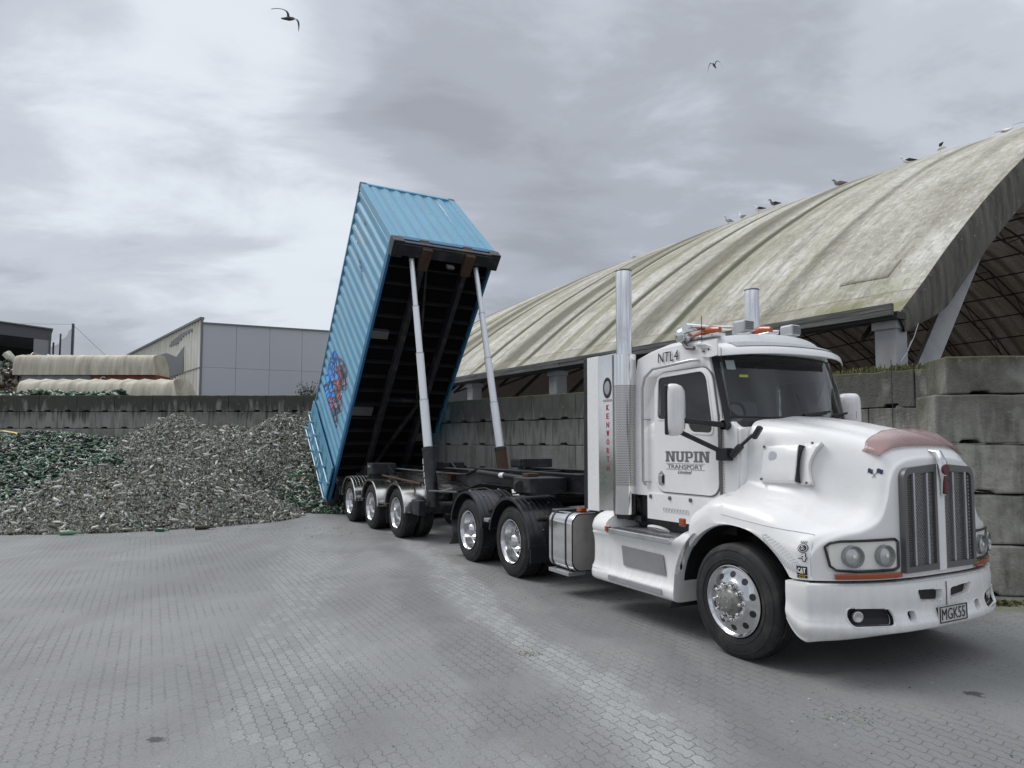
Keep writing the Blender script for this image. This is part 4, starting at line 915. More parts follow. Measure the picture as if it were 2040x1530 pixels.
for s in xs:
    half = catmull(section(float(s)), 46); r = []
    for (y, z) in half: r.append((warp(s, y), y, z))
    ye, ze = half[-1]
    for k in range(1, 9):
        t = k / 8; xw = warp(s, ye); zb = arch_bottom(xw)
        r.append((xw, ye + 0.004 * math.sin(t * 3.1), ze + (zb - ze) * t))
    xb, zb = r[-1][0], r[-1][2]
    r.append((xb, ye - .012, zb - .006)); r.append((xb, ye - .07, zb + .002)); r.append((xb, ye - .09, zb + .05))
    rows.append([(x, -y, z) for x, y, z in reversed(r)] + r[1:])
m = MB(); m.grid(rows)
# nose panel: from the last rim straight down behind the grille
last = rows[-1]; core = last[11:-11]
front = []
for (x, y, z) in core:
    q_ = XN(y) + .006; zz_ = max(z - .035, .772); front.append([(x, y, z), (x + (q_ - x) * .62, y, z - (z - zz_) * .30), (x + (q_ - x) * .93, y, z - (z - zz_) * .66), (q_, y, zz_)] + [(q_, y, zz_ + (.772 - zz_) * t) for t in (0.25, 0.5, 0.75, 1.0)])
m.grid(front)
for sg in (0, -1):                                       # close the corner between side and nose panel
    fc = front[sg]; col = last[3:12] if sg == 0 else last[-12:-3]
    col = sorted(col, key=lambda p: -p[2]); zf = [p[2] for p in fc][::-1]; xf_ = [p[0] for p in fc][::-1]
    m.grid([[p, (float(np.interp(p[2], zf, xf_)), fc[0][1], p[2])] for p in col])
hood = m.build('bonnet', WHITE, TK, smooth=40)
# inner wheel housing and fire wall
m = MB()
for sd_ in (-1, 1):
    rr = []
    for k in range(19):
        a = math.pi * (0.02 + 0.96 * k / 18); rr.append([((ARCH_R + .03) * math.cos(a), sd_ * 1.14, ARCH_Z + (ARCH_R + .03) * math.sin(a) - .02), ((ARCH_R + .03) * math.cos(a), sd_ * 0.55, ARCH_Z + (ARCH_R + .03) * math.sin(a) - .02)])
    m.grid(rr)
m.build('wheel_housing', BLACKP, TK, smooth=60)
# fender panel crease line
def hood_pt(s, k):      # k: index along dense half profile
    half = catmull(section(s), 46); y, z = half[k]; return V(warp(s, y), -y, z)
from mathutils.bvhtree import BVHTree
_bv = BVHTree.FromPolygons([v.co.copy() for v in hood.data.vertices], [tuple(p.vertices) for p in hood.data.polygons])
def hood_hit(x, z, o, sd_=-1):
    h, n, i, d = _bv.ray_cast(V(x, sd_ * 3.0, z), V(0, -sd_, 0))
    if h is None: return V(x, sd_ * 1.2, z)
    if n.y * sd_ < 0: n = -n
    return h + n * o
# ---- grille
GR = part_root('grille', TK)
GSTEEL = mat('grille_steel', dirty((0.20, 0.195, 0.19), (0.08, 0.075, 0.07), 8, 0.5, (0.3, 0.5)), Metallic=0.6)
FR_ = mat('grille_surround_grey', Base_Color=(0.16, 0.155, 0.155), Roughness=0.4, Metallic=0.5)
xg = NX + .022
for sd_ in (-1, 1):
    y0, y1 = sd_ * 0.048, sd_ * 0.475; z0, z1 = 0.815, 1.625
    a_, b_ = min(y0, y1), max(y0, y1); fo = MB()
    ro = 0.085; outer = [(y0, z0 + 0), (y1, z0)] + [(y1 - sd_ * ro * (1 - math.cos(t)), z1 - ro + ro * math.sin(t)) for t in np.linspace(0, math.pi / 2, 7)] + [(y0, z1 + .025)]
    inn = [(y0 + sd_ * .03, z0 + .05), (y1 - sd_ * .04, z0 + .045)] + [(y1 - sd_ * (.04 + .05 * (1 - math.cos(t))), z1 - .10 + .05 * math.sin(t)) for t in np.linspace(0, math.pi / 2, 7)] + [(y0 + sd_ * .03, z1 - .035)]
    n_ = len(outer)
    fo.add([(xg + .012, a, b) for a, b in outer] + [(xg + .012, a, b) for a, b in inn] + [(xg - .03, a, b) for a, b in outer] + [(xg - .01, a, b) for a, b in inn], [(i, (i + 1) % n_, n_ + (i + 1) % n_, n_ + i) for i in range(n_)] + [(i, (i + 1) % n_, 2 * n_ + (i + 1) % n_, 2 * n_ + i) for i in range(n_)] + [(n_ + i, n_ + (i + 1) % n_, 3 * n_ + (i + 1) % n_, 3 * n_ + i) for i in range(n_)])
    fo.build('grille_frame', FR_, GR, smooth=30)
    MB().add([(xg - .022, a, b) for a, b in inn], [tuple(range(n_))]).build('grille_backing', INK, GR, smooth=0)
    m = MB(); nz = 50; ya, yb = a_ + .028, b_ - .038
    for i in range(nz):
        z = z0 + .05 + (z1 - .05 - z0 - .05) * i / (nz - 1)
        yy1 = (yb if sd_ > 0 else yb + .008); yy0 = ya - (0.010 if sd_ < 0 else 0)
        m.bx(xg - .012, xg - .004, yy0, yy1, z - .0028, z + .0028)
        for k in range(13):
            y = yy0 + (yy1 - yy0) * (k + (0.5 if i % 2 else 0.0)) / 13
            m.bx(xg - .011, xg - .005, y - .0018, y + .0018, z, z + (z1 - .05 - z0 - .05) / (nz - 1))
    m.build('grille_mesh', GSTEEL, GR, smooth=0, fix=False)
    for k in (0.30, 0.70):
        y = y0 + (y1 - y0) * k; MB().bx(xg - .008, xg + .016, y - .010, y + .010, z0 + .05, z1 - .045).build('grille_bar', ALU, GR, smooth=0, bevel=0.004)
MB().bx(xg - .03, xg + .020, -.046, .046, 0.80, 1.64).build('centre_bar', WHITE, TK, smooth=0, bevel=0.012, segs=3)
# hood ornament badge on the ridge of the nose
em = MB(); em.tube([(xg + .03, 0, 1.40), (xg + .035, 0, 1.50), (xg + .035, 0, 1.57), (xg + .03, 0, 1.66), (xg + .005, 0, 1.745), (xg - .10, 0, 1.765)], [.030, .032, .05, .055, .034, .008], 14, squash=(1.0, 0.55)); 
EMB = em.build('badge', CHROME, TK, smooth=60)
MB().bx(xg + .045, xg + .060, -.024, .024, 1.41, 1.56).build('badge_stem', mat('maroon_enamel', Base_Color=(0.10, 0.012, 0.022), Roughness=0.25), EMB, smooth=0, bevel=0.006)
MB().lathe([(0, .0001), (0, .042), (-.012, .046)], 'x', (xg + .066, 0, 1.605), 20).build('badge_disc', MATS['maroon_enamel'], EMB, smooth=40).scale = (1, 1, 1)
# bug deflector
SMOKE = mat('smoked_pink_acrylic', Base_Color=(0.42, 0.27, 0.26), Roughness=0.08, IOR=1.45, Alpha=0.55)
rows = []
for i in range(33):
    y = -0.57 + 1.14 * i / 32; e = (abs(y) / 0.57); lift = 0.10 * (1 - e ** 3.2); r = []
    zb = float(np.interp(abs(y), [0, .3, .42, .52, .57], [1.785, 1.78, 1.765, 1.735, 1.70]))
    for k in range(9):
        t = k / 8; fl = 0.006 * math.sin(i * 1.6) * t
        r.append((warp(.955, y) + 0.005 - 0.17 * t ** 1.3 - 0.06 * (1 - e ** 2) * 0 + fl, y, zb + 0.012 + lift * math.sin(t * math.pi * 0.62) * 1.02 + 0.045 * t))
    rows.append(r)
MB().grid(rows).build('bug_deflector', SMOKE, TK, smooth=60, solid=0.006)
# ---- headlamps and indicators
LENS = mat('hazed_headlamp_lens', Base_Color=(0.62, 0.62, 0.56), Roughness=0.06, Alpha=0.07, Coat_Weight=1.0)
REFL = mat('lamp_reflector', Base_Color=(0.62, 0.62, 0.60), Metallic=0.7, Roughness=0.28)
def nose_patch(name, y0, y1, z0, z1, off, m_, parent, ny=14, nz=4, solid=0.0, zs=0.0, rad=0.0):
    rows = []
    for i in range(ny + 1):
        y = y0 + (y1 - y0) * i / ny; r = []
        f = i / ny; cc = 1.0
        for k in range(nz + 1):
            t = k / nz; a = z0 + zs * f; b = z1; r.append((XN(y) + off, y, a + (b - a) * t))
        rows.append(r)
    return MB().grid(rows).build(name, m_, parent, smooth=60, solid=solid)
for sd_ in (-1, 1):
    HL = part_root('headlamp', TK)
    ya, yb = 0.515, 1.085
    bez = MB(); pts = []
    loop = [(ya, .865), (ya, 1.055), (ya + .03, 1.08), (yb - .10, 1.07), (yb - .03, 1.055), (yb, 1.03), (yb - .03, .885), (yb - .07, .853), (yb - .2, .842), (ya + .05, .845)]
    P = [V(XN(y) + .022, sd_ * y, z) for y, z in loop]
    dense = []
    for i in range(len(P)):
        a, b = loop[i], loop[(i + 1) % len(P)]
        for k in range(5):
            t = k / 5; y, z = a[0] + (b[0] - a[0]) * t, a[1] + (b[1] - a[1]) * t; dense.append(V(XN(y) + .022, sd_ * y, z))
    bez.tube(dense + [dense[0]], 0.010, 6, cap=False); bez.build('bezel', BLACKP, HL, smooth=40)
    nose_patch('housing', sd_ * (ya + .01), sd_ * (yb - .03), .857, 1.062, .0135, mat('lamp_housing', Base_Color=(0.88, 0.87, 0.80), Roughness=0.5), HL)
    for yc in (0.645, 0.90):
        c = V(XN(yc) + .012, sd_ * yc, .957); q = MB()
        q.lathe([(-.004, .084), (.036, .084), (.038, .076), (.004, .068)], 'x', (0, 0, 0), 24)
        o = q.build('lamp_ring', mat('lamp_ring_grey', Base_Color=(0.30, 0.31, 0.32), Metallic=0.6, Roughness=0.25), HL, smooth=40); o.location = c; o.rotation_euler = (0, 0, sd_ * (0.14 if yc < .7 else 0.34))
        o2 = MB().lathe([(.010, .070), (.020, .05), (.028, .025), (.031, .001)], 'x', (0, 0, 0), 20).build('lamp', REFL, HL, smooth=60); o2.location = c; o2.rotation_euler = o.rotation_euler
        o3 = MB().ball((.034, 0, 0), (.008, .018, .018), 10, 6).build('bulb', mat('bulb_glass', Base_Color=(0.75, 0.74, 0.62), Roughness=0.1), HL); o3.location = c; o3.rotation_euler = o.rotation_euler
    lens = MB(); rows = []
    for i in range(17):
        y = ya + .008 + (yb - ya - .04) * i / 16; rows.append([(XN(y) + .048 * math.sin(math.pi * min(1, max(0, .08 + .84 * k / 6))) ** .35 + .006, sd_ * y, .857 + (1.065 - .857) * k / 6) for k in range(7)])
    lens.grid(rows).build('lens', LENS, HL, smooth=60)
    nose_patch('indicator', sd_ * .50, sd_ * 1.03, .787, .826, .030, AMBER, TK, solid=0.018)
# ---- bumper
def bprof(y):
    ay = abs(y); zb = 0.385 + (0.0 if ay > .55 else .035 * (1 - ay / .55)) - (0.05 * max(0, (ay - .6) / .6))
    x = XN(y) + .035; bk = .30 if ay < .95 else .30 - .27 * min(1, (ay - .95) / .2)
    return [(x - bk, .752), (x - .015, .752), (x + .004, .735), (x + .014, .64), (x + .010, .535), (x + .026, .475), (x + .044, .43), (x + .034, .385), (x - .015, zb - .015), (x - min(.08, bk), zb - .025), (x - min(.25, bk * 1.1), zb - .02)]
rows = []
ys = np.concatenate([np.linspace(-1.20, -1.06, 5), np.linspace(-1.05, 1.05, 190), np.linspace(1.06, 1.20, 5)])
NB = 100
for y in ys: rows.append([(x, y, z) for x, z in catmull(bprof(y), NB)])
def endcap(sg):
    out = []; pr = catmull(bprof(1.2), NB); xf = XN(1.2) + .035; n = len(pr)
    for k in np.linspace(0, 1, 8):
        xx = .565 + (xf - .565 - .012) * k; yy = 1.205 + .028 * (1 - k ** 2.5); r = []
        lift = .13 * (1 - k) ** 2.0
        for i, (x, z) in enumerate(pr):
            t = i / (n - 1)
            dx_ = (x - xf); inw = 0.0
            if t < .12: inw = .10 * (1 - t / .12)
            if t > .80: inw = .12 * ((t - .80) / .20) ** 1.3
            zz = .752 + (z - .752) * (1 - lift / .40)
            r.append((xx + min(dx_, .05) * (.3 + .5 * k) * (1 if dx_ > 0 else 0), sg * (yy + max(dx_, 0) * .6 - inw), zz))
        out.append(r)
    return out
e0 = endcap(-1); e1 = endcap(1)
OPEN = []
for sd_ in (-1, 1):
    OPEN += [('air_inlet', [(.055, .575), (.33, .60), (.36, .685), (.055, .665)], sd_), ('fog_recess', [(.62, .44), (.945, .44), (.975, .50), (.965, .575), (.64, .56), (.60, .50)], sd_), ('tow_hole', [(.40, .455), (.465, .455), (.485, .50), (.475, .535), (.40, .53)], sd_)]
OPEN = [(nm, [(sg * a, b) for a, b in rounded(P, .03, 5)], sg) for nm, P, sg in OPEN]
def inside(P, y, z):
    c = False; j = len(P) - 1
    for i in range(len(P)):
        if (P[i][1] > z) != (P[j][1] > z) and y < (P[j][0] - P[i][0]) * (z - P[i][1]) / (P[j][1] - P[i][1]) + P[i][0]: c = not c
        j = i
    return c
SKIP = []
for _, P, _ in OPEN:
    c = (sum(a for a, b in P) / len(P), sum(b for a, b in P) / len(P)); SKIP.append([(c[0] + (a - c[0]) * 1.045, c[1] + (b - c[1]) * 1.045) for a, b in P])
allr = e0 + rows + e1[::-1]; n1 = len(allr[0]); bf = []
for i in range(len(allr) - 1):
    for j in range(n1 - 1):
        p, q = allr[i][j], allr[i + 1][j + 1]; cy, cz = (p[1] + q[1]) / 2, (p[2] + q[2]) / 2
        if j > n1 * .1 and j < n1 * .75 and any(inside(P, cy, cz) for P in SKIP): continue
        bf.append((i * n1 + j, i * n1 + j + 1, (i + 1) * n1 + j + 1, (i + 1) * n1 + j))
bump_o = MB().add([p for r in allr for p in r], bf).build('bumper', WHITE, TK, smooth=50)
DARKR = mat('recess_shade', Base_Color=(0.012, 0.012, 0.013), Roughness=0.6)  # near-black colour stands in for the shade inside the bumper openings
def bx_x(y, z):     # bumper face at height z
    pr = catmull(bprof(y), 60); f = [(abs(q[1] - z), q[0]) for q in pr[6:50]]; return min(f)[1]
for nm, P, sg in OPEN:
    c = (sum(a for a, b in P) / len(P), sum(b for a, b in P) / len(P)); n = len(P)
    def ringp(k, off): return [(bx_x(y, z) + off, c[0] + (y - c[0]) * k, c[1] + (z - c[1]) * k) for y, z in P]
    mb = MB(); mb.grid([ringp(1.10, -.012), ringp(1.07, .0035), ringp(1.03, .004), ringp(.985, -.004), ringp(.96, -.03), ringp(.95, -.07)], True); o = mb.build(nm, WHITE, bump_o, smooth=70)
    MB().add(ringp(.97, -.045), [tuple(range(n))]).build('recess_shade_back', DARKR, o, smooth=0)  # dark sheet behind the opening, shade put into its colour
    if nm == 'fog_recess':
        MB().grid([ringp(.955, -.042), ringp(.94, -.012)], True).build('recess_shade_ring', DARKR, o, smooth=60)  # dark ring adds painted shade around the inside of the fog recess
for sd_ in (-1, 1):
    o = MB().lathe([(0, .0001), (0.008, .035), (.004, .043), (-.01, .046)], 'x', (0, 0, 0), 18).build('fog_lamp', REFL, bump_o); o.location = (bx_x(.88, .5) - .028, sd_ * .88, .505); o.rotation_euler = (0, 0, sd_ * .35)
MB().bx(bx_x(0, .6) + .001, bx_x(0, .6) + .006, -.003, .003, .50, .72).build('seam', FR_, bump_o, smooth=0)
PL = part_root('number_plate', TK, (XN(0) + .075, 0.03, .475), (0, 0, 0))
MB().bx(-.006, .006, -.185, .185, -.065, .065).build('plate', mat('plate_white', dirty((0.62, 0.62, 0.60), (0.25, 0.24, 0.22), 14, 0.5, (0.4, 0.6))), PL, smooth=0, bevel=0.004)
m = MB(); 
for q in (((0.009, -.18, -.06), (0.009, .18, -.06)), ((0.009, -.18, .06), (0.009, .18, .06)), ((0.009, -.18, -.06), (0.009, -.18, .06)), ((0.009, .18, -.06), (0.009, .18, .06))): m.tube(q, .0045, 6)
m.build('plate_rim', INK, PL)
text('plate_lettering', 'MGK55', .1, INK, PL, (.0085, 0, 0), (R_(90), 0, R_(90)), width=.31, height=.088, bold=0)
MB().bx(-.04, -.008, -.17, .17, -.06, .05).build('plate_bracket', BLACKP, PL, smooth=0, bevel=.006)

# ---- cab
ysl = np.linspace(-1, 1, 17)
def cab_half(z): return 0.955 - 0.0 * z - (0.045 * ((z - 2.0) / .85) ** 1.6 if z > 2.0 else 0)
prof = [(-1.655, 1.27), (-1.66, 1.9), (-1.65, 2.55), (-1.62, 2.74), (-1.52, 2.80), (-1.2, 2.845), (-.85, 2.85), (-.62, 2.82), (-.56, 2.74), (-.535, 2.66), (-.46, 2.35), (-.385, 2.03), (-.25, 2.015), (-.17, 1.95), (-.165, 1.6), (-.165, 1.27)]
def bul(z): return 0.20 if z > 1.99 else 0.0
rows = []
for t in ysl:
    r = []
    for i, (x, z) in enumerate(prof):
        y = cab_half(z) * t; fx = (1 - abs(t) ** 2.2)
        xx = x + (bul(z) * fx if 7 <= i <= 11 else 0) + (.06 * fx if i in (12, 13) else 0)
        zz = z + (.085 * (1 - abs(t) ** 2.4) if 3 <= i <= 8 else 0)
        if abs(t) > .99 and 4 <= i <= 7: zz -= .035
        r.append((xx, y, zz))
    rows.append(r)
from mathutils.geometry import tessellate_polygon
WIN = rounded([(-1.235, 2.07), (-1.235, 2.50), (-.60, 2.515), (-.535, 2.45), (-.455, 2.02), (-.46, 1.915), (-.74, 1.93), (-.80, 2.06)], .05)
def holed(outer, hole):
    loops = [[Vector((a, b, 0)) for a, b in outer], [Vector((a, b, 0)) for a, b in hole]]
    return outer + hole, tessellate_polygon(loops)
m = MB(); n_ = len(prof); vs = [p for r in rows for p in r]; fs = []
for i in range(16):
    for j in range(n_):
        if 9 <= j <= 10 and 1 <= i <= 14: continue          # windscreen opening
        j2 = (j + 1) % n_; fs.append((i * n_ + j, i * n_ + j2, (i + 1) * n_ + j2, (i + 1) * n_ + j))
m.add(vs, fs)
for i in (0, 16):
    side = [(rows[i][k][0], rows[i][k][2]) for k in range(n_)]; P2, T2 = holed(side, WIN)
    ys_ = [rows[i][k][1] for k in range(n_)] + [(-1 if i == 0 else 1) * cab_half(b) for a, b in WIN]
    m.add([(a, y, b) for (a, b), y in zip(P2, ys_)], T2)
cabo = m.build('cab', WHITE, TK, smooth=40)
TRIM = mat('grey_cab_trim', Base_Color=(0.38, 0.38, 0.39), Roughness=0.8); cabo.data.materials.append(TRIM)
q = cabo.modifiers.new('lining', 'SOLIDIFY'); q.thickness = .03; q.offset = -1; q.material_offset = 1; q.material_offset_rim = 0
MB().bx(-.55, -.17, -.88, .88, 1.95, 2.05).bx(-.62, -.40, -.86, .86, 1.5, 1.97).build('dashboard', mat('dark_dash', Base_Color=(0.03, 0.03, 0.034), Roughness=0.6), TK, smooth=0, bevel=.03)
for y in (-.48, .48):
    ST = MB().bx(-1.35, -.85, y - .25, y + .25, 1.50, 1.66).build('seat', TRIM, TK, smooth=0, bevel=.05, segs=3); MB().prism([(-1.40, 1.6), (-1.24, 1.6), (-1.34, 2.32), (-1.44, 2.32)], y - .23, y + .23, 'y').build('seat_back', TRIM, ST, smooth=0, bevel=.04, segs=3)
MB().lathe([(.0, .20), (.018, .218), (.0, .236), (-.018, .218)], 'x', n=28, closed=True).build('steering_wheel', BLACKP, TK, smooth=60, loc=(-.72, -.48, 2.03), rot=(0, R_(28), 0))
def cab_front(y, z):
    x = float(np.interp(z, [2.03, 2.35, 2.66], [-.385, -.46, -.535])); t = min(1, abs(y) / cab_half(z)); return x + .20 * (1 - t ** 2.2)
def cab_grid(ya, yb, za, zb, off, ny=20, nz=8, rnd=0.0):
    rows = []
    for i in range(ny + 1):
        r = []
        for k in range(nz + 1):
            z = za + (zb - za) * k / nz; f = i / ny * 2 - 1; w = 1.0
            if rnd: 
                e = min(z - za, zb - z) / rnd
                if e < 1: w = 1 - (rnd * (1 - math.sqrt(max(0, 1 - (1 - e) ** 2)))) / ((yb - ya) / 2)
            y = (ya + yb) / 2 + f * (yb - ya) / 2 * w; r.append((cab_front(y, z) + off, y, z))
        rows.append(r)
    return MB().grid(rows)
ws = cab_grid(-.865, .865, 2.065, 2.655, .018, rnd=.10).build('windscreen', TGLASS, TK, smooth=70)
m = MB()
for (ya, yb, za, zb) in ((-.915, -.845, 2.03, 2.68), (.845, .915, 2.03, 2.68), (-.845, .845, 2.595, 2.68), (-.845, .845, 2.03, 2.075)):
    q = cab_grid(ya, yb, za, zb, .012, 24, 4); m.add(q.v, q.f)
m.build('gasket', BLACKP, ws, smooth=70)
cab_grid(-.80, -.71, 2.52, 2.61, .024, 2, 2).build('sticker', mat('pale_sticker', Base_Color=(0.40, 0.46, 0.48), Roughness=0.5), ws, smooth=0)
cab_grid(-.69, -.60, 2.445, 2.472, .024, 2, 2).build('sticker', mat('lime_sticker', Base_Color=(0.42, 0.46, 0.08), Roughness=0.5), ws, smooth=0)
m = MB()
for yb_, dr_ in ((-.12, .50), (.42, .42)):
    a = V(cab_front(yb_, 2.06) + .03, yb_, 2.055); e = V(cab_front(yb_ + dr_, 2.10) + .034, yb_ + dr_, 2.115); m.tube([a, e], .009, 6); m.bar(a.lerp(e, .25) + V(.0, 0, .02), e + V(0, .06, .02), .012, .022)
m.build('wiper', BLACKP, ws, smooth=0)
# sun visor
rows = []
for i in range(29):
    y = -.985 + 1.87 * i / 28; t = abs(y) / (.985 if y < 0 else .90); bx_ = -.545 + .26 * (1 - t ** 2.4)
    zl = 2.665 - .03 * t ** 3 ; rows.append([(bx_ - .10, y, zl + .135), (bx_ + .02, y, zl + .128), (bx_ + .10, y, zl + .10), (bx_ + .175, y, zl + .055), (bx_ + .195, y, zl + .0), (bx_ + .185, y, zl - .005), (bx_ + .155, y, zl + .045), (bx_ + .07, y, zl + .09), (bx_ - .10, y, zl + .10)])
vis = MB().grid(rows, True).build('sun_visor', WHITE, TK, smooth=50)
rows = []
for i in range(25):
    y = -.80 + 1.58 * i / 24; t = abs(y) / (.985 if y < 0 else .90); bx_ = -.545 + .26 * (1 - t ** 2.4); zl = 2.665 - .03 * t ** 3
    rows.append([(bx_ + .024, y, zl + .1335), (bx_ + .105, y, zl + .104), (bx_ + .150, y, zl + .0795)])
MB().grid(rows).build('visor_strip', mat('grey_visor_strip', dirty((0.36, 0.37, 0.39), (0.25, 0.24, 0.24), 9, 0.5, (0.4, 0.6))), vis, smooth=50)
for sd_ in (-1,):
    MB().add([(-.62, sd_ * .935, 2.80), (-.36, sd_ * .985, 2.795), (-.36, sd_ * .985, 2.64), (-.50, sd_ * .96, 2.635), (-.62, sd_ * .94, 2.66)], [(0, 1, 2, 3, 4)]).build('visor_cheek', WHITE, vis, smooth=0, solid=.012)
    for k in (0, 1): MB().ball((-.56 + .07 * k, sd_ * .97, 2.70 + .012 * k), .012, 8, 6).build('visor_bolt', FR_, vis)
# roof lights, horns, beacons
def roof_z_(y): return 2.85 + .085 * (1 - min(1, abs(y) / .93) ** 2.4)
for y in (-.80, -.05): 
    z = roof_z_(y) - .005; q = MB(); q.tube([(-.50, y, z + .035), (-.62, y, z + .045), (-.86, y, z + .02)], [.028, .042, .02], 10, squash=(1, 1.4)); q.build('marker_lamp', AMBER, TK, smooth=50)
    MB().bx(-.90, -.48, y - .06, y + .06, z - .02, z + .012).build('lamp_base', CHROME, TK, smooth=0, bevel=.006)
for y in (-.42, .30):
    z = roof_z_(y); HB = MB().bx(-.62, -.46, y - .075, y + .075, z + .0, z + .115).build('roof_lamp', mat('silver_lamp_body', dirty((0.50, 0.52, 0.54), (0.3, 0.3, 0.3), 8, 0.4, (0.25, 0.45)), Metallic=0.6), TK, smooth=0, bevel=.022, segs=3)
    m = MB()
    for k in range(5): m.bx(-.459, -.452, y - .06, y + .06, z + .02 + .017 * k, z + .029 + .017 * k)
    m.build('lamp_grid', FR_, HB, smooth=0)
    MB().tube([(-.66, y - .05, z + .06), (-.70, y - .33, z + .05), (-.74, y - .62, z + .03)], [.022, .018, .05], 12).build('air_horn', CHROME, TK, smooth=50)
sp_ = MB().lathe([(-.075, .001), (-.065, .045), (-.03, .072), (.0, .085), (.045, .082), (.05, .074), (.052, .001)], 'x', (0, 0, 0), 22).build('spot_lamp', CHROME, TK, smooth=50); sp_.location = (-.86, -.94, 2.90); sp_.rotation_euler = (0, -.15, 2.6)
MB().tube([(-.86, -.95, 2.83), (-.80, -.955, 2.765), (-.70, -.955, 2.75)], .02, 8).build('spot_lamp_arm', FR_, TK)
sp2 = MB().ball((-.80, .88, 2.895), (.06, .06, .06), 14, 10).build('roof_lamp', WHITE, TK, smooth=60)
MB().tube([(-.62, -.93, 2.72), (-.615, -.935, 3.06)], .0035, 6).build('aerial', BLACKP, TK); MB().tube([(-.30, -1.0, 2.05), (-.30, -1.0, 2.70)], .003, 6).build('aerial', BLACKP, TK)
MB().tube([(.28, .62, 1.92), (.28, .62, 2.62)], .0035, 6).build('aerial', BLACKP, TK)
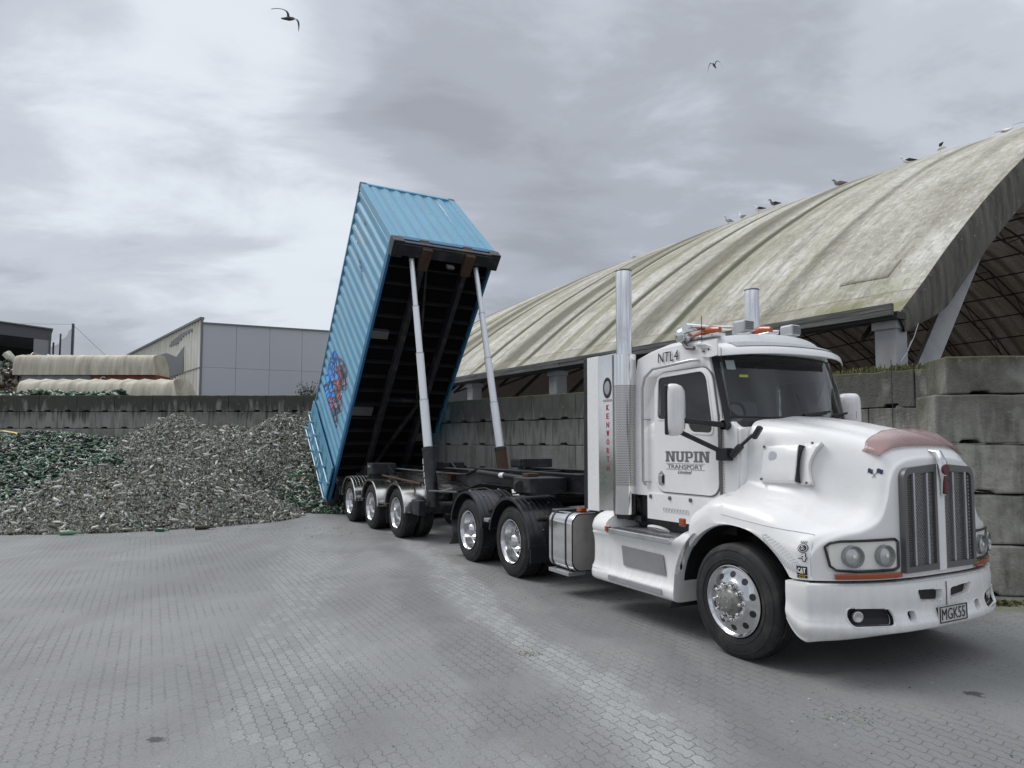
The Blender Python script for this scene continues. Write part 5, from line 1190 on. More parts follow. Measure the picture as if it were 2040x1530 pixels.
# doors
def door(sd_):
    y = sd_ * .957
    D = part_root('door', TK); P = [(-1.30, 1.44), (-1.30, 2.42), (-1.20, 2.55), (-.56, 2.55), (-.47, 2.46), (-.39, 2.05), (-.385, 1.40), (-.46, 1.325), (-1.20, 1.325)]
    PR = rounded(P)
    def tum(z): return -(cab_half(2.0) - cab_half(z)) if z > 2 else 0
    def slab(poly, y0, y1): 
        mb = MB(); n = len(poly); mb.add([(a, sd_ * (.957 + y0 + tum(b)), b) for a, b in poly] + [(a, sd_ * (.957 + y1 + tum(b)), b) for a, b in poly], [tuple(range(n)), tuple(range(2 * n - 1, n - 1, -1))] + [(i, (i + 1) % n, (i + 1) % n + n, i + n) for i in range(n)]); return mb
    def ring(outer, hole, y0, y1):
        P2, T2 = holed(outer, hole); n = len(P2); mb = MB(); no = len(outer)
        mb.add([(a, sd_ * (.957 + y0 + tum(b)), b) for a, b in P2] + [(a, sd_ * (.957 + y1 + tum(b)), b) for a, b in P2], [tuple(t) for t in T2] + [tuple(k + n for k in t) for t in T2] + [(i, (i + 1) % no, (i + 1) % no + n, i + n) for i in range(no)] + [(no + i, no + (i + 1) % (n - no), no + (i + 1) % (n - no) + n, no + i + n) for i in range(n - no)]); return mb
    ring(PR, WIN, -.01, .018).build('door_panel', WHITE, D, smooth=0, bevel=.006)
    sc = [(-.85 + (a + .85) * 1.018, 1.94 + (b - 1.94) * 1.018) for a, b in PR]
    ring(sc, WIN, -.012, .006).build('door_seal', FR_, D, smooth=0)
    Wp = WIN
    ring([(-.84 + (a + .84) * 1.05, 2.22 + (b - 2.22) * 1.07) for a, b in Wp], Wp, -.01, .026).build('window_frame', WHITE, D, smooth=0, bevel=.005)
    slab([(-.84 + (a + .84) * .998, 2.22 + (b - 2.22) * .998) for a, b in Wp], .005, .012).build('window', TGLASS, D, smooth=0)
    pass
    hp = [(-1.235, 1.40), (-1.235, 1.50), (-1.185, 1.545), (-1.135, 1.50), (-1.135, 1.40), (-1.16, 1.385), (-1.21, 1.385)]
    slab(hp, .0, .022).build('handle_plate', CHROME, D, smooth=0, bevel=.004); MB().bx(-1.215, -1.165, sd_ * .985, sd_ * 1.0, 1.41, 1.495).build('handle', ALU, D, smooth=0, bevel=.006)
    MB().bx(-1.163, -1.142, sd_ * .979, sd_ * .982, 1.405, 1.50).build('handle_pocket', INK, D, smooth=0)
    m = MB(); m.tube([(-.362, sd_ * .968, 1.34), (-.362, sd_ * .968, 2.02)], .012, 8); m.build('hinge', FR_, D)
    for k in range(26): pass
    m = MB()
    for k in range(30): m.ball((-.335, sd_ * .957, 1.34 + .0245 * k), .0045, 6, 4)
    for k in range(18): m.ball((-.375 - .009 * k, sd_ * (.957 + tum(2.08 + .026 * k)), 2.08 + .026 * k), .005, 6, 4)
    m.build('rivets', FR_, D, smooth=0, fix=False)
    if sd_ < 0:
        LT = part_root('door_sign', D)
        # slab-serif firm name, each letter cut from bars
        def bars(mb, rects, x, w, h, z):
            for r in rects:
                mb.add([(x + a * w, -.9775, z + b * h) for a, b in r], [tuple(range(len(r)))])
        N = [[(0, 0), (.42, 0), (.42, .16), (.32, .16), (.32, .84), (.0, .84), (.0, .84)][:0] or [(0, 0), (.40, 0), (.40, .15), (0, .15)], [(.07, .15), (.32, .15), (.32, .85), (.07, .85)], [(0, .85), (.34, .85), (.34, 1), (0, 1)], [(.20, 1), (.42, 1), (.88, 0), (.66, 0)], [(.68, 0), (.93, 0), (.93, .85), (.68, .85)], [(.60, .85), (1, .85), (1, 1), (.60, 1)]]
        U = [[(0, .85), (.42, .85), (.42, 1), (0, 1)], [(.58, .85), (1, .85), (1, 1), (.58, 1)], [(.08, .28), (.34, .28), (.34, .85), (.08, .85)], [(.66, .28), (.92, .28), (.92, .85), (.66, .85)], [(.08, .28), (.34, .28), (.40, .17), (.60, .17), (.66, .28), (.92, .28), (.86, .10), (.72, 0), (.28, 0), (.14, .10)]]
        Pp = [[(0, 0), (.50, 0), (.50, .15), (0, .15)], [(.10, .15), (.38, .15), (.38, .85), (.10, .85)], [(0, .85), (.72, .85), (.72, 1), (0, 1)], [(.38, .36), (.78, .36), (.78, .50), (.38, .50)], [(.70, .36), (.80, .36), (.97, .52), (.97, .84), (.80, 1), (.70, 1)]]
        I = [[(0, 0), (1, 0), (1, .15), (0, .15)], [(.25, .15), (.75, .15), (.75, .85), (.25, .85)], [(0, .85), (1, .85), (1, 1), (0, 1)]]
        mb = MB(); x = -1.12
        for gl, w in ((N, .155), (U, .135), (Pp, .125), (I, .075), (N, .155)): bars(mb, gl, x, w - .008, .105, 1.635); x += w - .003
        mb.build('firm_name', GREYL, LT, smooth=0)
        text('sign_lettering', 'TRANSPORT', .05, GREYL, LT, (-.84, -.978, 1.588), (R_(90), 0, 0), width=.50, height=.042)
        text('sign_lettering', 'Limited', .04, GREYL, LT, (-.84, -.978, 1.535), (R_(90), 0, 0), width=.20, height=.032, shear=.4)
        MB().bx(-1.115, -.56, -.978, -.9765, 1.617, 1.6195).bx(-1.115, -.56, -.978, -.9765, 1.5585, 1.561).build('sign_rule', GREYL, LT, smooth=0)
    return D
door(-1); door(1)
text('fleet_number', 'NTL4', .1, INK, TK, (-1.105, -.939, 2.715), (R_(86), 0, 0), width=.31, height=.105)
MB().tube([(-1.44, -.975, 1.38), (-1.445, -1.01, 1.42), (-1.445, -1.01, 2.40), (-1.40, -1.01, 2.52), (-1.28, -1.0, 2.60), (-.72, -.985, 2.63), (-.66, -.94, 2.63)], .016, 10).build('grab_rail', ALU, TK)
for z in (1.42, 2.08): MB().tube([(-1.445, -1.01, z), (-1.38, -.95, z)], .012, 8).build('rail_stay', ALU, TK)
MB().tube([(-1.445, 1.01, 1.42), (-1.445, 1.01, 2.40), (-1.40, 1.01, 2.52), (-1.28, 1.0, 2.60), (-.72, .985, 2.63), (-.66, .94, 2.63)], .016, 10).build('grab_rail', ALU, TK)
# panels under the doors
for sd_ in (-1, 1):
    y = sd_ * .965
    MB().prism([(-1.42, 1.03), (-.62, 1.03), (-.50, 1.15), (-.42, 1.24), (-.36, 1.30), (-1.42, 1.30)], y - .012, y + .012, 'y').build('sill_panel', WHITE, TK, smooth=0, bevel=.004)
    m = MB()
    for x in (-1.36, -1.06, -.76): m.lathe([(0, .022), (.012 * sd_, .02), (.014 * sd_, .0001)], 'y', (x, y + sd_ * .012, 1.265), 12)
    m.build('panel_bolts', FR_, TK, smooth=40)['label'] = 'dark round bolts'
    MB().bx(-1.60, -.25, sd_ * .30, sd_ * .90, .98, 1.28).build('cab_floor', BLACKP, TK, smooth=0)
m = MB()
for k in range(9): m.lathe([(0, .020), (.004, .017), (.004, .013)], 'y', (-1.14 + .042 * k, -.983, 1.145), 12)
m.build('swirl_decal', PALEGREY, TK, smooth=0)
# cowl filler between door and bonnet
for sd_ in (-1, 1): MB().bx(-.34, -.13, sd_ * .84, sd_ * .94, 1.36, 1.965).build('cowl_panel', WHITE, TK, smooth=0, bevel=.03, segs=3)

# ---- air cleaner duct on the bonnet side
for sd_ in (-1, 1):
    x0, x1 = .03, .345
    rows = []
    for i in range(13):
        x = x0 + (x1 - x0) * i / 12; bl = .040 + .030 * (i / 12) ** 1.3
        rows.append([tuple(hood_hit(x, z, o, sd_)) for z, o in ((1.470, -.01), (1.474, bl * .8), (1.49, bl), (1.58, bl + .006), (1.68, bl + .006), (1.775, bl), (1.792, bl * .8), (1.796, -.01))])
    dm = MB().grid(rows); dm.add(rows[0], [tuple(range(8))]); dm.add(rows[-1], [tuple(range(8))])
    DU = dm.build('intake_duct', WHITE, TK, smooth=50, bevel=.008, segs=2)
    rows = []                                           # flared lip beyond the slot
    sl = []
    for k in range(11):
        z = 1.462 + .345 * k / 10; c = math.sin(math.pi * k / 10); xa = .372 - .030 * c; xb = .475 - .055 * c + .03 * (k / 10)
        rows.append([tuple(hood_hit(xa, z, .010, sd_)), tuple(hood_hit(xa + .04, z, .016, sd_)), tuple(hood_hit(xb - .03, z, .035, sd_)), tuple(hood_hit(xb, z, .060, sd_)), tuple(hood_hit(xb + .004, z, .05, sd_)), tuple(hood_hit(xb + .004, z, -.01, sd_))])
        zz = min(max(z, 1.475), 1.79); sl.append([tuple(hood_hit(x1 + .002, zz, .066, sd_)), tuple(hood_hit(xa + .006, zz, .014, sd_))])
    MB().grid(rows).build('duct_lip', WHITE, DU, smooth=50, solid=.006)
    MB().grid(sl).build('duct_slot_shade', INK, DU, smooth=0)  # black strip painted as the shade inside the slot
    p0, p1 = hood_hit(.10, 1.66, .05, sd_), hood_hit(.16, 1.66, .053, sd_); an = math.atan2(p1.y - p0.y, p1.x - p0.x)
    o = MB().lathe([(sd_ * .008, .0001), (sd_ * .006, .046), (0, .052)], 'y', (0, 0, 0), 18).build('duct_badge', PALEGREY, DU, smooth=40); o.location = hood_hit(.13, 1.69, .050, sd_); o.scale = (.8, 1, 1.1); o.rotation_euler = (0, 0, an)
    MB().bx(-.024, .024, -.004, .004, -.14, -.03).build('duct_badge', PALEGREY, DU, smooth=0, loc=hood_hit(.13, 1.69, .050, sd_), rot=(0, 0, an))
    m = MB()
    for (x, z) in ((.045, 1.485), (.045, 1.78), (.44, 1.47), (.45, 1.795)): m.ball(hood_hit(x, z, .05 if x < .1 else .082, sd_), .012, 8, 6)
    m.build('duct_screws', FR_, DU, smooth=40)
# ---- mirrors
def mirror(sd_):
    M_ = part_root('mirror', TK)
    m = MB(); cx, cz = (-.585, 2.13)
    rows = []
    for i in range(9):
        t = i / 8; d = .10 * math.sin(math.pi * (0.5 + .5 * t)) if False else .105 * math.sqrt(max(0, 1 - (t) ** 2.6)); hw = .105 + .012 * (1 - t)
        pass
    hs = MB(); n = 28; rr = []
    for (dx_, k) in ((-.055, .90), (-.05, .97), (-.03, 1.0), (.02, .98), (.06, .86), (.085, .62), (.092, .25), (.093, .01)):
        ring = []
        for j in range(n):
            a = 2 * math.pi * j / n; c, s_ = math.cos(a), math.sin(a); e = 0.42
            ring.append((dx_, .118 * k * (abs(c) ** e) * (1 if c > 0 else -1), .245 * k ** .6 * (abs(s_) ** e) * (1 if s_ > 0 else -1)))
        rr.append(ring)
    hs.grid(rr, True); ho = hs.build('mirror_housing', WHITE, M_, smooth=60); ho.location = (cx, sd_ * 1.335, cz); ho.rotation_euler = (0, 0, -sd_ * .72)
    gl = MB().bx(-.058, -.054, -.095, .095, -.215, .215).build('mirror_glass', CHROME, M_, smooth=0); gl.location = ho.location; gl.rotation_euler = ho.rotation_euler
    bk = MB().bx(-.085, -.052, -.112, .112, -.235, .235).build('mirror_rim', BLACKP, M_, smooth=0, bevel=.02, segs=3); bk.location = ho.location; bk.rotation_euler = ho.rotation_euler
    lm = MB().bx(-.012, .012, -.018, .018, -.05, .05).build('side_repeater', mat('dark_amber_lens', Base_Color=(0.16, 0.07, 0.03), Roughness=0.2), M_, smooth=0, bevel=.01); lm.location = ho.location + V(.086, sd_ * -.02, .0); lm.rotation_euler = ho.rotation_euler
    m = MB(); m.bar((-.52, sd_ * 1.30, 2.03), (-.29, sd_ * .99, 1.985), .055, .05); m.bar((-.57, sd_ * 1.31, 1.93), (-.30, sd_ * 1.0, 1.735), .035, .045)
    m.lathe([(sd_ * .93, .045), (sd_ * 1.02, .045)], 'y', (-.28, 0, 1.985), 14); m.bx(-.35, -.22, sd_ * .95, sd_ * 1.05, 1.66, 1.775)
    m.build('mirror_arm', BLACKP, M_, smooth=40, bevel=.008)
mirror(-1); mirror(1)
# rubber bonnet latch
LA = part_root('bonnet_latch', TK)
m = MB(); m.bar((-.215, -.985, 1.70), (-.11, -.965, 1.80), .065, .05); m.bar((-.125, -.965, 1.79), (-.02, -.915, 1.895), .028, .03); m.bar((-.03, -.90, 1.86), (.04, -.885, 1.965), .06, .045)
m.build('strap', BLACKP, LA, smooth=0, bevel=.012, segs=2)
# the cab is a little narrower than the guards and sits on the chassis by its right-hand side
CABW = 0.935
def fit(o):
    if o.type == 'MESH' and o.location.length < 1e-6 and not o.get('fitted'):
        for v in o.data.vertices: v.co.y = (v.co.y + .955) * CABW - .955
        o['fitted'] = 1
    else: o.location.y = (o.location.y + .955) * CABW - .955 if o.type == 'MESH' or o.location.length > 1e-6 else o.location.y
    for ch in o.children: fit(ch)
for o in list(TK.children):
    if o.name.split('.')[0] in ('cab', 'windscreen', 'sun_visor', 'dashboard', 'seat', 'steering_wheel', 'marker_lamp', 'lamp_base', 'roof_lamp', 'air_horn', 'door', 'mirror', 'sill_panel', 'panel_bolts', 'cowl_panel', 'grab_rail'): fit(o)
for o in TK.children_recursive:
    if 'fitted' in o: del o['fitted']
# ---- stacks, heat shields and the fairing strip behind the cab
def perf_mat():
    def f(g, b):
        co = obj_co(g); x, y, z = g.sep(co)
        ang = g.math('MULTIPLY', g.math('ARCTAN2', y, x), 0.145)
        s_ = 0.0185; row = g.math('FLOOR', g.math('DIVIDE', z, s_))
        u = g.math('ADD', g.math('DIVIDE', ang, s_ * 1.12), g.math('MULTIPLY', g.math('MODULO', row, 2.0), 0.5))
        fu = g.math('SUBTRACT', g.math('FRACT', u), 0.5); fv = g.math('SUBTRACT', g.math('FRACT', g.math('DIVIDE', z, s_)), 0.5)
        d = g.math('SQRT', g.math('ADD', g.math('MULTIPLY', fu, fu), g.math('MULTIPLY', fv, fv)))
        hole = g.math('LESS_THAN', d, 0.315)
        t = g.new('ShaderNodeBsdfTransparent'); mx = g.new('ShaderNodeMixShader', {0: hole, 1: b.outputs[0], 2: t.outputs[0]}); g.l.new(mx.outputs[0], g.n['Material Output'].inputs[0])
    return mat('perforated_stainless', f, Base_Color=(0.72, 0.71, 0.69), Metallic=1.0, Roughness=0.2)
PERF = perf_mat()
for sd_ in (-1, 1):
    EX = part_root('exhaust_stack', TK, (-1.76, sd_ * 1.0, 0))
    MB().lathe([(2.70, .088), (3.74, .088), (3.745, .085), (3.745, .078), (3.4, .078)], 'z', n=28).build('pipe', CHROME, EX, smooth=40)
    MB().lathe([(3.74, .088), (3.75, .092), (3.76, .088)], 'z', n=28).build('pipe_rim', FR_, EX, smooth=40)
    MB().lathe([(1.05, .136), (1.36, .136), (1.36, .133), (1.05, .133)], 'z', n=32).build('lower_shield', CHROME, EX, smooth=40)
    MB().lathe([(2.46, .136), (2.80, .136), (2.81, .09)], 'z', n=32).build('upper_shield', CHROME, EX, smooth=40)
    MB().lathe([(1.36, .1345), (2.46, .1345)], 'z', n=40).build('perforated_shield', PERF, EX, smooth=60)
    MB().lathe([(1.0, .10), (2.75, .10)], 'z', n=24).build('silencer', INK, EX, smooth=60)
    MB().tube([(0.05, sd_ * -.12, 1.20), (.12, sd_ * -.2, 1.0), (.15, sd_ * -.35, .8)], .06, 10).build('exhaust_pipe', BLACK, EX)
    FA = part_root('fairing', TK)
    y = sd_ * .985
    MB().bx(-2.265, -1.90, y - .012, y + .012, 1.05, 2.845).build('mirror_panel', CHROME, FA, smooth=0)
    MB().bx(-2.50, -2.267, y - .014, y + .014, 1.03, 2.85).build('fairing_strip', WHITE, FA, smooth=0, bevel=.006)
    MB().bx(-2.585, -2.502, y - .03 - sd_ * .02, y + .012, 1.04, 2.85).build('rubber_edge', BLACKP, FA, smooth=0, bevel=.008)
    MB().bx(-2.5, -1.9, sd_ * .90, sd_ * .965, 1.1, 2.80).build('fairing_frame', BLACKP, FA, smooth=0)
    if sd_ < 0:
        for k, c in enumerate('KENWORTH'): text('fairing_letter', c, .1, REDL, FA, (-2.085, y - .014, 2.232 - .0985 * k), (R_(90), 0, 0), height=.066, width=.050, bold=.002)
        o = MB().lathe([(-.002, .062), (-.008, .075), (-.002, .098), (-.002, .062)], 'y', (0, 0, 0), 26).build('oval_badge', mat('dark_badge_ring', Base_Color=(0.06, 0.055, 0.05), Roughness=0.3, Metallic=0.5), FA, smooth=40); o.location = (-2.09, y - .012, 2.46); o.scale = (.85, 1, 1.25)
        o = MB().lathe([(-.006, .0001), (-.006, .060), (-.002, .062)], 'y', (0, 0, 0), 26).build('oval_badge', ALU, FA, smooth=40); o.location = (-2.09, y - .012, 2.46); o.scale = (.85, 1, 1.25)
        MB().bx(-2.17, -2.01, y - .018, y - .013, 2.30, 2.33).build('badge_bar', ALU, FA, smooth=0, bevel=.002)
    m = MB(); m.bx(-2.4, -1.55, sd_ * .62, sd_ * .96, 0.98, 1.04); m.build('stack_bracket', BLACK, FA, smooth=0)
    o = MB().bx(-2.70, -2.60, y - .05, y + .03, 1.0, 1.045).build('side_marker', AMBER, TK, smooth=0, bevel=.01)
MB().bx(-2.35, -1.72, -.85, .85, .95, 1.25).build('rear_cross_panel', BLACK, TK, smooth=0)
# ---- wheels
def tyre_mesh(lug):
    R0 = 0.482
    if lug: prof = [(.045, .292), (.008, .315), (.0, .36), (.004, .41), (.016, .448), (.03, .466), (.26, .466), (.274, .448), (.286, .41), (.29, .36), (.282, .315), (.245, .292)]
    else:
        prof = [(.045, .292), (.008, .315), (.0, .36), (.004, .41), (.016, .450), (.034, .473), (.042, .478)]
        for gx in (.085, .130, .165, .205): prof += [(gx - .006, .482), (gx - .005, .470), (gx + .005, .470), (gx + .006, .482)]
        prof += [(.248, .478), (.256, .473), (.274, .45), (.286, .41), (.29, .36), (.282, .315), (.245, .292)]
    m = MB().lathe(prof, 'y', n=56)
    m.lathe([(-.002, .345), (-.004, .350), (-.002, .355)], 'y', n=48); m.lathe([(.0, .425), (-.001, .430), (.002, .434)], 'y', n=48)
    if lug:
        for row in range(5):
            yc = .052 + .0465 * row
            for k in range(56):
                a = 2 * math.pi * (k + (.5 if row % 2 else 0)) / 56
                M = Matrix.Rotation(-a, 3, 'Y') @ Matrix.Rotation(.10 if row % 2 else -.10, 3, 'X')
                m.box((math.cos(a) * .470, yc, math.sin(a) * .470), (.020, .042, .044), M)
    return m
DISCM = mat('dusty_shaded_alloy_disc', dirty((0.20, 0.20, 0.20), (0.08, 0.075, 0.07), 12, 0.6, (0.28, 0.5)), Metallic=0.8)  # shade of the deep dish put into the alloy colour, with dust
HUBM = mat('hub_grey_metal', dirty((0.28, 0.275, 0.26), (0.12, 0.11, 0.10), 20, 0.5, (0.35, 0.55)), Metallic=0.6)
def wheel(name, parent, loc, kind, flip=False):
    W = part_root(name, parent, loc, (0, 0, math.pi if flip else 0))
    tyre_mesh(kind == 'drive').build('tyre', RUBBER, W, smooth=35, fix=False)
    if kind == 'steer':
        rim = MB().lathe([(.045, .288), (.012, .300), (.004, .299), (.003, .292), (.016, .283), (.026, .272), (.022, .245), (.006, .205), (-.012, .175), (-.020, .165), (-.022, .155), (-.018, .120)], 'y', n=48)
        r_o = rim.build('rim', ALLOY, W, smooth=50)
        m = MB()
        for k in range(10):
            a = 2 * math.pi * (k + .5) / 10; c = V(math.cos(a) * .222, .0135, math.sin(a) * .222)
            nrm = V(math.cos(a) * .40, -1, math.sin(a) * .40).normalized(); u = nrm.orthogonal().normalized(); w = nrm.cross(u)
            ring = [c + nrm * .0022 + u * math.cos(t) * .029 + w * math.sin(t) * .029 for t in np.linspace(0, 2 * math.pi, 17)[:-1]]; MB().add(ring, [tuple(range(16))]).build('hand_hole_shade', INK, W, smooth=0)  # black disc colours in the shade of a hole in the rim
        m = MB()
        for k in range(10):
            a = 2 * math.pi * k / 10; c = (math.cos(a) * .1425, 0, math.sin(a) * .1425)
            m.lathe([(-.018, .027), (-.026, .027), (-.03, .019), (-.072, .017), (-.080, .011), (-.082, .0001)], 'y', c, 12)
        m.build('nut_covers', CHROME, W, smooth=40)
        MB().lathe([(-.018, .118), (-.045, .112), (-.050, .098), (-.060, .088), (-.095, .080), (-.102, .066), (-.104, .0001)], 'y', n=32).build('hub', HUBM, W, smooth=40)
        m = MB()
        for k in range(6):
            a = 2 * math.pi * (k + .3) / 6; m.lathe([(-.100, .0075), (-.109, .0075), (-.110, .0001)], 'y', (math.cos(a) * .052, 0, math.sin(a) * .052), 6)
        m.build('hub_bolts', CHROME, W, smooth=0)
    else:
        rim = MB().lathe([(.045, .288), (.012, .301), (.0, .300), (-.003, .294), (.006, .284), (.018, .274), (.05, .266), (.065, .262), (.15, .250), (.168, .238), (.1735, .225)], 'y', n=48)
        rim.build('rim', ALLOY, W, smooth=50)
        MB().lathe([(.1735, .225), (.174, .205), (.172, .16), (.166, .11)], 'y', n=40).build('wheel_disc', DISCM, W, smooth=50)
        m = MB()
        for k in range(10):
            a = 2 * math.pi * (k + .5) / 10; c = V(math.cos(a) * .208, .1735, math.sin(a) * .208)
            MB().add([c + V(math.cos(t) * .027, -.0025, math.sin(t) * .027) for t in np.linspace(0, 2 * math.pi, 17)[:-1]], [tuple(range(16))]).build('hand_hole_shade', INK, W, smooth=0)  # flat black disc painted as the dark inside of the hole
        m = MB()
        for k in range(10):
            a = 2 * math.pi * k / 10; m.lathe([(.168, .022), (.150, .020), (.120, .016), (.116, .0001)], 'y', (math.cos(a) * .1425, 0, math.sin(a) * .1425), 10)
        m.build('nut_covers', CHROME, W, smooth=40)
        if kind == 'drive': hp = [(.168, .118), (.10, .114), (.07, .105), (.045, .098), (.02, .075), (.008, .045), (.003, .0001)]
        else: hp = [(.168, .112), (.12, .105), (.10, .098), (.075, .085), (.070, .0001)]
        MB().lathe(hp, 'y', n=32).build('hub', ALLOY if kind == 'drive' else HUBM, W, smooth=50)
    return W
ZW = 0.479
fw = wheel('steer_wheel', TK, (0, -1.225, ZW), 'steer'); c = copy_tree(fw); c.location = (0, 1.225, ZW); c.rotation_euler = (0, 0, math.pi)
dw = wheel('drive_wheel', TK, (-4.04, -1.235, ZW), 'drive')
def dual(w0, parent, x, sd_, name):
    c = copy_tree(w0); c.location = (x, sd_ * abs(w0.location.y), ZW); c.rotation_euler = (0, 0, math.pi if sd_ > 0 else 0); return c
def inner(w0, x, sd_, parent):
    W = part_root('inner_wheel', parent, (x, sd_ * (abs(w0.location.y) - .345), ZW), (0, 0, math.pi if sd_ > 0 else 0))
    for ch in w0.children:
        if ch.name.startswith('tyre'): q = ch.copy(); COL.objects.link(q); q.parent = W
    MB().lathe([(.02, .29), (.10, .262), (.24, .262), (.29, .29)], 'y', n=32).build('rim', HUBM, W, smooth=50)
    return W
for i, x in enumerate((-4.04, -5.47)):
    for sd_ in (-1, 1):
        if not (i == 0 and sd_ == -1): dual(dw, TK, x, sd_, 'drive_wheel')
        inner(dw, x, sd_, TK)
# ---- chassis
m = MB()
for sd_ in (-1, 1): m.bx(-6.35, .92, sd_ * .40 - .04, sd_ * .40 + .04, .64, .92)
for x in (-6.2, -5.47, -4.76, -4.04, -3.0, -1.4, .75): m.bx(x - .05, x + .05, -.40, .40, .66, .90)
m.tube([(0, -.98, .47), (0, -.7, .42), (0, .7, .42), (0, .98, .47)], .06, 8)
for x in (-4.04, -5.47): m.tube([(x, -.95, .48), (x, .95, .48)], .09, 10); m.ball((x, 0, .50), (.2, .2, .22), 12, 8)
for sd_ in (-1, 1): m.tube([(-5.3, sd_ * .62, .62), (-4.2, sd_ * .62, .62)], .05, 8); m.bx(-3.9, -2.9, sd_ * .45, sd_ * .60, .60, .88)
m.build('chassis', BLACK, TK, smooth=40)
m = MB(); m.prism([(-5.35, 1.03), (-4.15, 1.03), (-4.15, 1.09), (-4.35, 1.10), (-5.2, 1.10), (-5.40, 1.06)], -.45, .45, 'y'); m.bx(-5.1, -4.4, -.42, .42, .92, 1.03)
m.build('fifth_wheel', BLACK, TK, smooth=0, bevel=.01)
m = MB()      # deck plates, air tanks and hoses between cab and trailer
m.bx(-3.75, -2.5, -.50, .50, .93, .95); m.build('deck_plate', ALU, TK, smooth=0)
m = MB()
for k, (y, dz) in enumerate(((-.15, .18), (0.02, .10), (.2, .22))):
    m.tube([(-2.3, y, 1.55), (-2.7, y - .05, 1.25 - dz), (-3.3, y - .2, 1.12 - dz * .6), (-3.7, y, 1.28)], .016, 8)
m.build('air_hose', BLACKP, TK, smooth=60)
m = MB(); m.bx(-3.55, -3.05, -.95, -.50, .80, .86); m.bx(-3.5, -3.1, -.9, -.6, .86, .96); m.build('battery_box', ALU, TK, smooth=0, bevel=.01)
# ---- drive guards
def guard(parent, name, x, sd_, r, m_, w0=.62, w1=1.265, a0=8, a1=172, ridges=True, lip=.022, z=ZW):
    m = MB(); n = 40; prof = []
    nn = 9
    for k in range(nn):
        y = w1 - (w1 - w0) * k / (nn - 1); prof.append((y, r)); 
        if ridges and k < nn - 1: ym = y - (w1 - w0) / (nn - 1); prof += [(ym + .012, r), (ym + .008, r + .008), (ym - .0, r + .008)]
    rows = []
    full = [(w1, r - .03), (w1 + .012, r - .028), (w1 + .014, r + .004), (w1, r + lip * .4)] + prof
    for k in range(n + 1):
        a = R_(a0 + (a1 - a0) * k / n); rows.append([(x + math.cos(a) * rr, sd_ * y, z + math.sin(a) * rr) for y, rr in full])
    return m.grid(rows).build(name, m_, parent, smooth=35, solid=.006)
for x in (-4.04, -5.47):
    for sd_ in (-1, 1):
        gd = guard(TK, 'mudguard', x, sd_, .60, GUARD, a0=-2 if x == -4.04 else 10, a1=170)
        m = MB()
        for (a, y) in ((38, .70), (38, .95), (62, .80), (62, 1.1), (20, .85), (20, 1.05)):
            ca, sa = math.cos(R_(a)), math.sin(R_(a)); m.ball((x + ca * .612, sd_ * y, ZW + sa * .612), .014, 8, 6)
        m.build('guard_bolts', FR_, gd, smooth=40, fix=False)
        MB().tube([(x + .53, sd_ * .70, ZW + .36), (x + .53, sd_ * 1.10, ZW + .36)], .022, 8).build('guard_stay', RUST, gd)
for sd_ in (-1, 1):
    MB().bx(-3.455, -3.43, sd_ * .64, sd_ * 1.265, .27, .50).build('mud_flap', GUARD, TK, smooth=0, bevel=.006)
    m = MB(); m.grid([[(-6.06 - .05 * math.sin(k * .9) - .07 * max(0, k - 4) / 4, sd_ * y, .62 - .055 * k) for y in (.66, 1.25)] for k in range(9)]); m.build('mud_flap', BLACKP, TK, smooth=50, solid=.01)
    MB().bx(-4.83, -4.68, sd_ * 1.10, sd_ * 1.27, .68, .73).build('guard_step', ALU, TK, smooth=0, bevel=.008)
    m = MB(); m.grid([[(-.66 - .012 * k - .05 * max(0, k - 6) / 3, sd_ * y, .86 - .068 * k) for y in (.62, .95, 1.20)] for k in range(10)]); m.build('front_mud_flap', BLACKP, TK, smooth=50, solid=.012)
